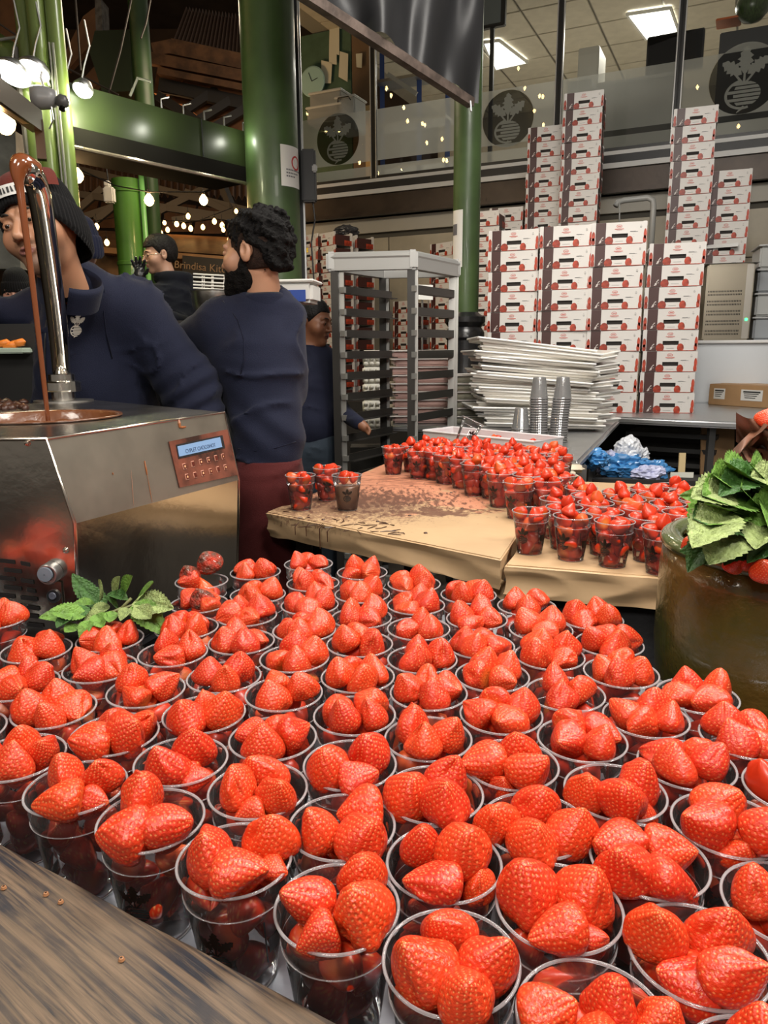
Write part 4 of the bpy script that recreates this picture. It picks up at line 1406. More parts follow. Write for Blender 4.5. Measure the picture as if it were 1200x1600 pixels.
blobp(.325, .15, .075, .21)
blobp(.695, .15, .062, .20)
blobp(.97, .42, .027, .24)
blobp(.965, .16, .03, .2)
blobp(.035, .38, .032, .22)
blobp(.035, .12, .034, .2)
rb.box(*plate(.27, .95, .0, .025, .001))
m_red = rb.mesh('berry_print', CRED, fix=False)
lg = MB()
for k in range(20):
    a0_, a1_ = 2 * PI * k / 20, 2 * PI * (k + 1) / 20
    q = lambda a, s_: (cx(.50) + .052 * CW * s_ * math.cos(a), fy - .0015, .80 * CH + .075 * CH * s_ * math.sin(a))
    lg.add([q(a0_, 1), q(a1_, 1), q(a1_, .84), q(a0_, .84)], [(0, 1, 2, 3)])
lg.box(*plate(.472, .53, .785, .815, .0016)).box(*plate(.42, .585, .665, .69, .0016)).box(*plate(.45, .555, .63, .64, .0016))
m_logo = lg.mesh('oval_logo', CLOGO, fix=False)
tx = MB()
for z_, u0, u1 in ((.55, .70, .80), (.53, .70, .84), (.80, .875, .90), (.74, .87, .91), (.70, .875, .905), (.42, .765, .775), (.30, .765, .775), (.12, .44, .58)):
    tx.box(*plate(u0, u1, z_, z_ + .012, .0016))
m_txt = tx.mesh('small_print', CGREY)
em = MB()
for (x, z_, w_) in ((.14, .10, .05), (.15, .17, .045), (.165, .25, .03), (.185, .31, .035), (.19, .19, .02)):
    a = R(35)
    pts = [(cx(x + .02) + w_ * CW * .5 * (math.cos(t)), (z_) * CH + w_ * CW * .35 * math.sin(t + a)) for t in np.linspace(0, 2 * PI, 9)[:-1]]
    em.add([(px_, fy - .002, pz) for px_, pz in pts], [tuple(range(8))])
m_em = em.mesh('flower_emblem', mat('emblem_white', (.6, .55, .52), .5), fix=False)
sp = MB()
for sx in (1,):
    sp.box((sx * (CW / 2 + .0007), -CD_ * .05, Hh * .40), (.0012, CD_ * .80, Hh * .80))
m_side = sp.mesh('side_band', CBR)
sp2 = MB()
for sx in (1,):
    sp2.box((sx * (CW / 2 + .0012), CD_ * .25, Hh * .22), (.0014, CD_ * .40, Hh * .40))
    sp2.box((sx * (CW / 2 + .0009), -CD_ * .475, Hh * .35), (.0014, CD_ * .05, Hh * .66))
m_side2 = sp2.mesh('side_berry_print', CRED)

rnd = random.Random(11)


def carton(loc, rz, label, group, sc=1.):
    t = thing('strawberry_carton', label, 'carton', loc, rz + R(rnd.uniform(-1.6, 1.6)), group)
    for nm, me in (('carton_body', m_body), ('filling', m_in), ('plum_band', m_band), ('berry_print', m_red), ('oval_logo', m_logo), ('small_print', m_txt), ('flower_emblem', m_em), ('side_band', m_side), ('side_print', m_side2)):  # the filling part is the block coloured as inside shade
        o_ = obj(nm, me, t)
        if nm in ('berry_print', 'small_print', 'flower_emblem', 'side_print', 'oval_logo'):
            o_['kind'] = 'stuff'
    return t


def stack(pxc, pytop, z0, n, rz, where, first_px=None):
    ztop = z0 + n * CH
    c = onz(pxc, pytop, ztop)
    dr = Vector((-math.sin(rz), math.cos(rz), 0))
    for k in range(n):
        lvl = n - k
        lab = 'white strawberry carton, ' + ('topmost' if lvl == 1 else ORD[lvl] + ' from top') + ' of ' + where
        q = c + dr * CD_ / 2
        carton((q.x + rnd.uniform(-.006, .006), q.y + rnd.uniform(-.006, .006), z0 + k * CH + .001), rz, lab, 'strawberry cartons')
    return c


FR_ = R(-17)
stack(804, 359, ZC, 9, FR_, 'the leftmost front stack on the counter')
stack(886, 352, ZC, 9, FR_, 'the second front stack on the counter')
stack(968, 347, ZC, 9, FR_, 'the third front stack on the counter')
stack(1058, 379, ZC, 8, FR_, 'the rightmost front stack on the counter')
Z2 = 2.33
BR_ = R(-21)
b1 = stack(853, 197, Z2, 9, BR_, 'the shorter stack left of the tallest rear stack')
b2 = stack(912, 143, Z2, 10, BR_, 'the tallest rear stack under the glass')
b5 = stack(790, 324, Z2, 4, BR_, 'the low rear stack beside the slim green column')
b3 = stack(1087, 167, Z2, 8, BR_, 'the tall rear stack under the rightmost emblem')
b0 = stack(752, 330, Z2 - .143 * 6, 9, BR_, 'the rear stack behind the slim green column')
# high shelf for the rear stacks
hs = thing('storage_shelf', 'dark steel shelf holding the rear carton stacks', 'shelf', (1.5, 7.0, 0))
q0, q1 = b5 + Vector((-.25, .05, 0)), b3 + Vector((.4, -.05, 0))
MB().slab([Vector((q0.x, q0.y - .15, Z2 - .002)), Vector((q1.x, q1.y - .12, Z2 - .002)), Vector((q1.x + .2, q1.y + .5, Z2 - .002)), Vector((q0.x + .2, q0.y + .6, Z2 - .002))], (0, 0, -.03)).build('shelf_plate', DSTEEL, hs)
for q in (Vector((q0.x + .15, q0.y + .1, 0)), Vector((q1.x, q1.y + .1, 0)), Vector((q0.x + .3, q0.y + .5, 0)), Vector((q1.x + .1, q1.y + .4, 0))):
    MB().box((q.x, q.y, (Z2 - .032) / 2), (.04, .04, Z2 - .032)).build('post', DSTEEL, hs)
sb = Vector((b0.x, b0.y, 0))
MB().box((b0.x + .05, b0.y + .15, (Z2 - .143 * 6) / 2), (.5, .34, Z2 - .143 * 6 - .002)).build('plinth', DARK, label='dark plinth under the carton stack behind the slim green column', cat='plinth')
# far left stacks, turned corner-on
LR = R(-48)
stack(479, 367, .86, 13, LR, 'the far stack touching the thick green column')
stack(506, 364, .86, 13, LR, 'the far stack left of the tray rack')
stack(541, 370, .86, 13, LR, 'the far stack behind the tray rack')
stack(690, 379, .86, 12, LR, 'the far stack behind the rack’s right side')
stack(630, 470, .86, 8, LR, 'the far low stack seen through the tray rack')
fp_ = Vector((.1, 8.9, 0))
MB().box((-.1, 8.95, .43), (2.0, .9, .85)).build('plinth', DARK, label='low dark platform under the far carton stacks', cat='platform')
q = pt(474, 391, 8.2)
sp_ = MB()
sp_.add([q + Vector((.06 * (1 if k % 2 else .75) * math.cos(k * PI / 8), 0, .05 * (1 if k % 2 else .75) * math.sin(k * PI / 8))) for k in range(16)], [tuple(range(16))])
sp_.build('price_star', mat('star_yellow', (.85, .62, .02), .5), label='yellow star sticker on the far cartons beside the thick green column', cat='sticker')
# black bag on far stack
crumple('plastic_bag', 541, 362, 8.6, .15, .1, .07, mat('bag_dark', (.03, .03, .035), .3), 'dark crumpled bag on top of the far carton stack', 9)

# ---- ice machine, cupboard, crates at the right
def pbox(px0, py0, px1, py1, Z, dep, rz=FR_):
    a, b = pt(px0, py1, Z), pt(px1, py1, Z)
    top = pt(px0, py0, Z).z
    w_ = (b - a).length
    return Vector(((a.x + b.x) / 2, (a.y + b.y) / 2, a.z)), w_, top - a.z


c, w_, h_ = pbox(1086, 537, 1250, 622, 6.0, .6)
t = thing('steel_cabinet', 'pale steel cabinet under the ice machine behind the right counter', 'cabinet', (c.x, c.y, ZC), FR_)
hh = c.z + h_ - ZC
MB().bbox((0, .3, hh / 2), (w_, .6, hh), .01).build('body', mat('pale_steel', (.74, .78, .82), .4, .4, bump=.03), t, world=False)
MB().bbox((0, .28, hh + .012), (w_ + .04, .62, .025), .005).build('top', mat('white_edge', (.8, .8, .8), .3), t, world=False)
zm = ZC + hh + .025
c2_ = pt(1137, 533, 6.05)
ztop = pt(1137, 414, 6.1).z
w2 = 68 * 6.05 / F
t = thing('ice_machine', 'stainless ice machine with a perforated vent under the right rear cartons', 'machine', (c2_.x, c2_.y + .05, zm), FR_)
H2 = ztop - zm
MB().bbox((0, .25, H2 / 2), (w2, .5, H2), .012).build('body', mat('ice_machine_steel', (.34, .30, .235), .3, .9, bump=.05), t, 'auto', world=False)
MB().bbox((w2 * .40, -.006, H2 / 2), (w2 * .14, .012, H2 * .96), .004).build('side_trim', mat('trim_steel', (.5, .47, .42), .3, .8), t, world=False)
gr_ = MB()
for r_ in range(14):
    for k in range(22):
        if r_ % 3 == 2:
            continue
        gr_.box((-w2 * .44 + k * w2 * .033, -.003, .05 + r_ * .026), (w2 * .018, .004, .013))
gr_.build('vent', mat('vent_black', (.02, .018, .015), .7), t, world=False, kind='stuff')
MB().bbox((w2 * .40, -.015, H2 * .27), (.02, .006, .02), .002).build('led', mat('led_green', (0, .3, .05), .4, emit=(.05, 1, .2), estr=4), t, world=False)
# stack on ice machine
n4 = 6
cc = onz(1141, 265, ztop + .003 + n4 * CH)
for k in range(n4):
    q = cc + Vector((-math.sin(BR_), math.cos(BR_), 0)) * CD_ / 2
    carton((q.x + rnd.uniform(-.006, .006), q.y, ztop + .002 + k * CH), BR_, 'white strawberry carton, ' + ('topmost' if k == 5 else ORD[n4 - k] + ' from top') + ' of the stack standing on the ice machine', 'strawberry cartons')
MB().bbox((w2 * .0, .2, H2 + .0005), (w2 + .06, .45, .001), .0002).build('top_plate', DSTEEL, t, world=False)
for k in range(4):
    q = pt(1205, 533, 6.2)
    tt = thing('plastic_crate', ['lowest', 'second lowest', 'third from the bottom', 'topmost'][k] + ' grey plastic crate at the right edge beside the ice machine', 'crate', (q.x + .06, q.y, zm + k * .19), FR_, 'crates at the right edge')
    MB().bbox((0, .15, .09), (.42, .4, .175), .015).build('crate_body', mat('crate_grey_%d' % (k % 2), ((.30, .32, .34), (.42, .43, .42))[k % 2], .35), tt, world=False)
    MB().bbox((0, .15, .182), (.45, .43, .012), .004).build('crate_rim', mat('crate_rim', (.55, .56, .56), .3), tt, world=False)
# brown labelled box
a, b = onz(1106, 632, ZC), onz(1235, 641, ZC)
t = thing('cardboard_box', 'long brown cardboard box with white labels on the right counter', 'box', ((a.x + b.x) / 2, (a.y + b.y) / 2, ZC), math.atan2(b.y - a.y, b.x - a.x))
bw, bh = (b - a).length, .165
MB().bbox((0, .17, bh / 2), (bw, .34, bh), .004).build('box_body', CARD, t, world=False)
MB().box((0, .17, bh + .0012), (bw, .05, .002)).build('tape', mat('tape_tan', (.5, .32, .16), .3), t, world=False)
for x, w_ in ((-bw * .36, .10), (.03, .18)):
    lb_ = MB().box((x, -.001, bh * .55), (w_, .002, bh * .5)).build('address_label', mat('label_white', (.7, .69, .66), .5), t, world=False)
    ln = MB()
    for k in range(4):
        ln.box((x - .004 * k, -.0025, bh * (.70 - .09 * k)), (w_ * (.8 - .1 * k), .001, .006 if k else .012))
    ln.build('print', mat('print_black', (.03, .03, .03), .6), t, world=False)
# bent pipe on the wall
MB().tube([pt(962, 322, 7.3), pt(966, 316, 7.3), pt(975, 313, 7.3), pt(1012, 309, 7.2), pt(1020, 313, 7.2), pt(1021, 322, 7.2), pt(1017, 390, 7.2)], .028, 12).tube([pt(968, 316, 7.25), pt(968, 350, 7.25)], .008, 6).build('bent_pipe', mat('pipe_grey', (.42, .42, .40), .35), label='pale grey bent pipe between the tall rear carton stacks', cat='pipe', smooth=True)

# ================================================================== TRAY RACK
FRp = pt(643, 422, 3.9)
FLp = Vector((FRp.x - .405, FRp.y + .06, 0))
RRp = Vector((FRp.x + .255, FRp.y + .42, 0))
RLp = FLp + (RRp - Vector((FRp.x, FRp.y, 0)))
zr = FRp.z
FR2 = Vector((FRp.x, FRp.y, 0))
rk = thing('tray_rack', 'tall dark bakery tray rack with a light grey top frame', 'rack', ((FR2.x + FLp.x) / 2, FR2.y, 0))
RPD = mat('rack_dark_post', (.035, .033, .03), .35, .3)
RPL = mat('rack_grey_alu', (.40, .40, .38), .4, .7)
sdv = (RRp - FR2).normalized()
wdv = (FR2 - FLp).normalized()
for k, (p, m_) in enumerate(((FLp, RPD), (FR2, RPD), (RRp, RPL), (RLp, RPD))):
    MB().bar(Vector((p.x, p.y, .12)), Vector((p.x, p.y, zr)), .05, .04, wdv).build('post', m_, rk)
    q = p + (wdv * .032 if k in (0,) else wdv * .02)
    MB().bar(Vector((q.x, q.y, .12)), Vector((q.x, q.y, zr)), .014, .03, wdv).build('guide_strip', RPL, rk)
    MB().tube([Vector((p.x - .02, p.y, .06)), Vector((p.x + .02, p.y, .06))], .06, 16).build('caster', BLACK, rk)
for side, (p, q, off) in enumerate(((FLp, RLp, wdv * .05), (FR2, RRp, wdv * .02))):
    for k in range(14):
        z_ = zr - .095 - k * .113
        a, b = Vector((p.x, p.y, z_)) + off, Vector((q.x, q.y, z_)) + off
        MB().bar(a, b, .006, .042).bar(a + wdv * (.02 if side == 0 else -.02) - Vector((0, 0, .02)), b + wdv * (.02 if side == 0 else -.02) - Vector((0, 0, .02)), .04, .005).build('runner', RPD, rk)
        MB().bar(a - sdv * .03, a - sdv * .01, .03, .03).build('runner_clip', RPL, rk)
o = .012
cs = [FLp - wdv * o - sdv * o, FR2 + wdv * o - sdv * o, RRp + wdv * o + sdv * o, RLp - wdv * o + sdv * o]
tf_ = MB()
for a, b in zip(cs, cs[1:] + cs[:1]):
    tf_.bar(Vector((a.x, a.y, zr + .035)), Vector((b.x, b.y, zr + .035)), .05, .065)
    tf_.tube([Vector((a.x, a.y, zr + .07)), Vector((b.x, b.y, zr + .07))], .028, 10)
for a in cs:
    tf_.bbox((a.x, a.y, zr + .05), (.055, .055, .10), .012)
tf_.build('top_frame', mat('rack_top_grey', (.30, .30, .29), .35, .3), rk, 'auto')
bs_ = MB()
for a, b in zip(cs, cs[1:] + cs[:1]):
    bs_.bar(Vector((a.x, a.y, .14)), Vector((b.x, b.y, .14)), .04, .05)
bs_.build('base_frame', RPL, rk)
# small sign behind the rack, text as visible
a, b = pt(648, 456, 5.2), pt(672, 457, 5.2)
t = thing('warning_sign', 'small white sign reading KEEP seen through the right side of the tray rack', 'sign', (a + b) / 2)
MB().slab([a - Vector((.02, 0, .05)), b + Vector((.02, 0, -.05)), b + Vector((.02, 0, .05)), a - Vector((.02, 0, -.05))], (0, .008, 0)).build('plate', WHITE, t)
text('! KEEP', .052, BLACK, t, frame((a + b) / 2 - Vector((0, .004, 0)), b - a, ZU))
MB().tube([(a + b) / 2 + Vector((0, .02, -.05)), (a + b) / 2 + Vector((0, .02, -.4)), Vector(((a.x + b.x) / 2, a.y + .02, ZC))], .008, 6).build('stand', DSTEEL, t)

# ================================================================== PLASTIC LIDS, TRAYS, TUB, NESTED CUPS
LID = thin_plastic('milky_lid_plastic', (.9, .9, .9), 1.35, .25, .80, (.80, .79, .75))
lm_ = MB()
lm_.bbox((0, 0, 0), (.66, .44, .006), .003).bbox((0, 0, -.011), (.645, .425, .018), .004)
lm_.tube([(-.33, -.22, 0), (.33, -.22, 0), (.33, .22, 0), (-.33, .22, 0), (-.33, -.22, 0)], .005, 6)
LIDM = lm_.mesh('lid', LID)
LIDP = mat('lid_solid_milky', (.74, .71, .65), .3, coat=.3)
LIDM.materials.clear()
LIDM.materials.append(LIDP)
# lid proto as thing: plate + flange
flm = MB().tube([(-.33, -.22, 0), (.33, -.22, 0), (.33, .22, 0), (-.33, .22, 0), (-.33, -.22, 0)], .006, 6).mesh('flange', mat('lid_edge_white', (.80, .79, .76), .25))
rnd = random.Random(5)
c0 = pt(838, 640, 4.25)
for k in range(23):
    f_ = k / 22
    t = thing('shallow_tray', 'milky white shallow tray, %s of the wide heap on the steel bench' % ('topmost' if k == 22 else ('lowest' if k == 0 else (ORD[23 - k] + ' from top' if 23 - k <= 12 else ORD[k + 1] + ' from bottom'))), 'lid',
              (c0.x + rnd.uniform(-.05, .03) + .02 * math.sin(k * .9), c0.y + .12 + rnd.uniform(-.04, .04), ZC + .024 + k * .0205), R(-4 + rnd.uniform(-8, 8)), 'shallow white trays on the bench')
    t.rotation_euler = (R(rnd.uniform(-1, 1)), R(1.0 + 5.5 * f_ + rnd.uniform(-.8, .8)), t.rotation_euler.z)
    obj('tray_plate', LIDM, t)
    obj('flange', flm, t)
c0 = pt(930, 640, 4.45)
for k in range(13):
    t = thing('shallow_tray', 'milky shallow plastic tray, %s of the slanting heap beside the cartons' % ('topmost' if k == 12 else ('lowest' if k == 0 else ORD[13 - k] + ' from top')), 'lid',
              (c0.x - .16 + rnd.uniform(-.04, .04), c0.y + .10, ZC + .03 + k * .031), R(14 + rnd.uniform(-10, 10)), 'shallow white trays on the bench')
    t.rotation_euler = (R(rnd.uniform(-2, 2)), R(-2 - k * .6 + rnd.uniform(-1.5, 1.5)), t.rotation_euler.z)
    t.scale = (.72, .8, 1)
    obj('tray_plate', LIDM, t)
    obj('flange', flm, t)
trp = MB().bbox((0, 0, .022), (.36, .30, .04), .012).mesh('tray_body', mat('pink_tray', (.62, .40, .36), .35, coat=.3))
trg = MB().bbox((0, 0, .022), (.30, .30, .04), .012).mesh('tray_body', mat('grey_green_tray', (.30, .29, .22), .35, coat=.3))
trr = MB().bbox((0, 0, .045), (.40, .33, .008), .003).mesh('tray_rim', mat('tray_rim_white', (.70, .66, .63), .3))
for k in range(9):
    q = pt(655, 640, 4.85)
    t = thing('plastic_tray', 'pinkish plastic tray, %s of the stack behind the tray rack' % ('topmost' if k == 8 else ORD[9 - k] + ' from top'), 'tray', (q.x + rnd.uniform(-.01, .01), 4.82, ZC + .001 + k * .05), R(rnd.uniform(-3, 3)), 'pink trays behind the rack')
    obj('tray_body', trp, t)
    obj('tray_rim', trr, t)
for k in range(6):
    q = pt(733, 640, 4.75)
    t = thing('plastic_tray', 'grey green plastic tray, %s of the stack between rack and lids' % ('topmost' if k == 5 else ORD[6 - k] + ' from top'), 'tray', (q.x + rnd.uniform(-.01, .01), 4.75, ZC + .001 + k * .05), R(rnd.uniform(-3, 3)), 'grey trays beside the rack')
    obj('tray_body', trg, t, scale=(1, .9, 1))
    obj('tray_rim', trr, t, scale=(.85, .9, 1))
# white dimpled packs seen through rack
dm = MB().bbox((0, 0, .07), (.13, .10, .135), .01)
for i in range(3):
    for j in range(3):
        dm.lathe([(.018, 0), (.016, .010), (.008, .016), (.001, .017)], 10, Matrix.Translation((-.042 + .042 * i, -.05, .028 + .042 * j)) @ Matrix.Rotation(R(90), 4, 'X'))
dmm = dm.mesh('pack', mat('pulp_white', (.60, .58, .52), .5), True)
for k in range(5):
    q = pt(581, 560 + 26 * k, 5.3)
    t = obj('fruit_pack', dmm, None, (q.x, q.y, q.z - .06), scale=(1, 1, .85), label='white dimpled fruit pack, %s of the column seen through the tray rack' % ['topmost', 'second', 'third', 'fourth', 'lowest'][k], cat='pack', group='white packs behind the rack')
q = pt(581, 695, 5.3)
MB().box((q.x, q.y, q.z / 2), (.3, .2, q.z - .01)).build('plinth', DARK, label='dark plinth under the white dimpled packs', cat='plinth')
# tub with blue label behind bearded man
q = pt(462, 475, 3.4)
t = thing('storage_tub', 'white tub with a blue patch above the woman’s head', 'tub', (q.x, q.y, q.z), R(-8))
MB().bbox((0, 0, .045), (.20, .18, .09), .015).build('tub_body', mat('tub_white', (.6, .6, .58), .4), t, world=False)
MB().bbox((0, 0, .095), (.215, .195, .012), .004).build('tub_lid', WHITE, t, world=False)
MB().box((.03, -.092, .03), (.08, .004, .05)).build('blue_patch', mat('patch_blue', (.02, .06, .30), .5), t, world=False)
MB().bar((q.x - .03, q.y, 0), (q.x - .03, q.y, q.z), .05, .05).build('thin_stand', DARK, label='dark stand under the white tub behind the bearded man', cat='stand')
# white tub on the left paper table
a, b = onz(708, 668, 1.045), onz(880, 684, 1.045)
ud = (b - a)
ud.z = 0
L_ = ud.length
ang2 = math.atan2(ud.y, ud.x)
bk = Vector((-ud.y, ud.x, 0)).normalized()
c = (a + b) / 2 - bk * .11
t = thing('white_tub', 'low translucent white tub at the back of the chocolate stained table', 'tub', (c.x, c.y, ZA + .001), ang2)
TB = mat('tub_milky', (.66, .64, .66), .25, coat=.4)
hh = 1.045 - ZA
tb_ = MB().box((0, 0, .003), (L_, .22, .006))
for s_ in (-1, 1):
    tb_.bbox((0, s_ * .108, hh / 2), (L_, .006, hh), .002).bbox((s_ * (L_ / 2 - .003), 0, hh / 2), (.006, .22, hh), .002)
tb_.build('tub_body', TB, t, world=False)
MB().tube([(-L_ / 2, -.11, hh), (L_ / 2, -.11, hh), (L_ / 2, .11, hh), (-L_ / 2, .11, hh), (-L_ / 2, -.11, hh)], .006, 8).build('rim', TB, t, world=False)
tubc, tubang, tubL = c, ang2, L_
# foam blocks between the tables
for k in range(5):
    q = onz(893 - 11 * k, 738 + 11 * k, ZA)
    MB().bbox((q.x, q.y, ZA + .016), (.10, .07, .03), .014).build('foam_block', mat('foam_beige', (.56, .50, .38), .6), label='beige rounded foam block, %s from the bench between the paper tables' % ORD[k + 1], cat='block', group='foam blocks between the tables', smooth=True)
# ================================================================== CUPS
CUPH, RIMR = .112, .049
CUPM = thin_plastic('clear_cup_plastic', (.985, .985, .985), 1.36, .04, .035, (.9, .9, .9))
RIMM = thin_plastic('clear_rim_plastic', (.97, .95, .95), 1.5, .08, .24, (.95, .93, .95))


def cup_r(z):
    return .0315 + (.0465 - .0315) * (z / CUPH)


prof = [(.001, .004), (.026, .003), (.0295, 0), (.0315, .001), (cup_r(.010), .010)]
prof += [(cup_r(z), z) for z in (.03, .05, .07, .084)] + [(cup_r(.086) + .0008, .086), (cup_r(.098) + .0006, .098), (cup_r(.100), .100), (.0462, .110)]
m_wall = MB().lathe(prof, 40).mesh('cup_wall', CUPM, True)
rp = [(.0476 + .0013 * math.cos(a), .1112 + .0013 * math.sin(a)) for a in np.linspace(0, 2 * PI, 9)[:-1]]
m_rim = MB().lathe(rp, 56, closed=True).mesh('rim', RIMM, True)
m_rng = MB().lathe([(cup_r(.086) + .0012 + .0006 * math.cos(a), .086 + .0006 * math.sin(a)) for a in np.linspace(0, 2 * PI, 6)[:-1]], 40, closed=True).lathe([(.0312 + .0007 * math.cos(a), .001 + .0007 * math.sin(a)) for a in np.linspace(0, 2 * PI, 6)[:-1]], 40, closed=True).mesh('ridge', RIMM, True)
LOGO = mat('printed_logo_dark', (.012, .006, .004), .4)


def on_cup(x, y):
    z = .052 + y * .024
    r_ = cup_r(z) + .0005
    a = -PI / 2 + x * .024 / r_
    return Vector((r_ * math.cos(a), r_ * math.sin(a), z))


lgm = flat_emblem(TURNIP, on_cup)
for (x0, x1, y0, y1) in ((1.9, 2.6, -.6, .1), (1.75, 1.82, -1, 1), (2.8, 2.87, -1, 1)):
    n_ = 6
    for i in range(n_):
        u0, u1 = x0 + (x1 - x0) * i / n_, x0 + (x1 - x0) * (i + 1) / n_
        lgm.add([on_cup(u0, y0), on_cup(u1, y0), on_cup(u1, y1), on_cup(u0, y1)], [(0, 1, 2, 3)])
m_logo_c = lgm.mesh('printed_emblem', LOGO, fix=False)


def make_cup(loc, rz, label, group, rot=None):
    t = thing('plastic_cup', label, 'cup', loc, rz, group)
    if rot:
        t.rotation_euler = rot
    obj('cup_wall', m_wall, t)
    obj('rim', m_rim, t)
    obj('ridge', m_rng, t)['kind'] = 'stuff'
    obj('printed_emblem', m_logo_c, t)['kind'] = 'stuff'
    return t


# ================================================================== STRAWBERRIES
def berry_material():
    mt = bpy.data.materials.new('strawberry_skin')
    mt.use_nodes = True
    nt = mt.node_tree
    b = nt.nodes['Principled BSDF']
    b.inputs['Roughness'].default_value = .36
    b.inputs['Specular IOR Level'].default_value = .45
    b.inputs['Subsurface Weight'].default_value = .0
    b.inputs['Coat Weight'].default_value = .12
    b.inputs['Coat Roughness'].default_value = .12
    at = nt.nodes.new('ShaderNodeVertexColor')
    at.layer_name = 'Col'
    sp_ = nt.nodes.new('ShaderNodeSeparateColor')
    nt.links.new(at.outputs[0], sp_.inputs[0])
    oi = nt.nodes.new('ShaderNodeObjectInfo')
    co = nt.nodes.new('ShaderNodeTexCoord')
    nz = nt.nodes.new('ShaderNodeTexNoise')
    nz.inputs['Scale'].default_value = 2.2
    nz.inputs['Detail'].default_value = 3
    nt.links.new(co.outputs['Object'], nz.inputs[0])

    def mix(f, a, c, fac=None):
        m_ = nt.nodes.new('ShaderNodeMix')
        m_.data_type = 'RGBA'
        if isinstance(f, float):
            m_.inputs[0].default_value = f
        else:
            nt.links.new(f, m_.inputs[0])
        for i, v in ((6, a), (7, c)):
            if isinstance(v, tuple):
                m_.inputs[i].default_value = (*v, 1)
            else:
                nt.links.new(v, m_.inputs[i])
        return m_.outputs[2]
    c1_ = mix(nz.outputs[0], (.66, .045, .010), (.42, .008, .006))
    c1_ = mix(oi.outputs['Random'], c1_, (.82, .045, .012)) if False else c1_
    r_ = nt.nodes.new('ShaderNodeMath')
    r_.operation = 'MULTIPLY'
    r_.inputs[1].default_value = .75
    nt.links.new(oi.outputs['Random'], r_.inputs[0])
    c1_ = mix(r_.outputs[0], c1_, (.66, .055, .010))
    c1_ = mix(sp_.outputs[1], c1_, (.78, .24, .04))
    c1_ = mix(sp_.outputs[0], c1_, (.92, .46, .16))
    nt.links.new(c1_, b.inputs['Base Color'])
    bp = nt.nodes.new('ShaderNodeBump')
    bp.inputs['Strength'].default_value = .16
    bp.inputs['Distance'].default_value = .03
    n3 = nt.nodes.new('ShaderNodeTexNoise')
    n3.inputs['Scale'].default_value = 16
    nt.links.new(co.outputs['Object'], n3.inputs[0])
    nt.links.new(n3.outputs[0], bp.inputs['Height'])
    nt.links.new(bp.outputs[0], b.inputs['Normal'])
    return mt


BM = berry_material()


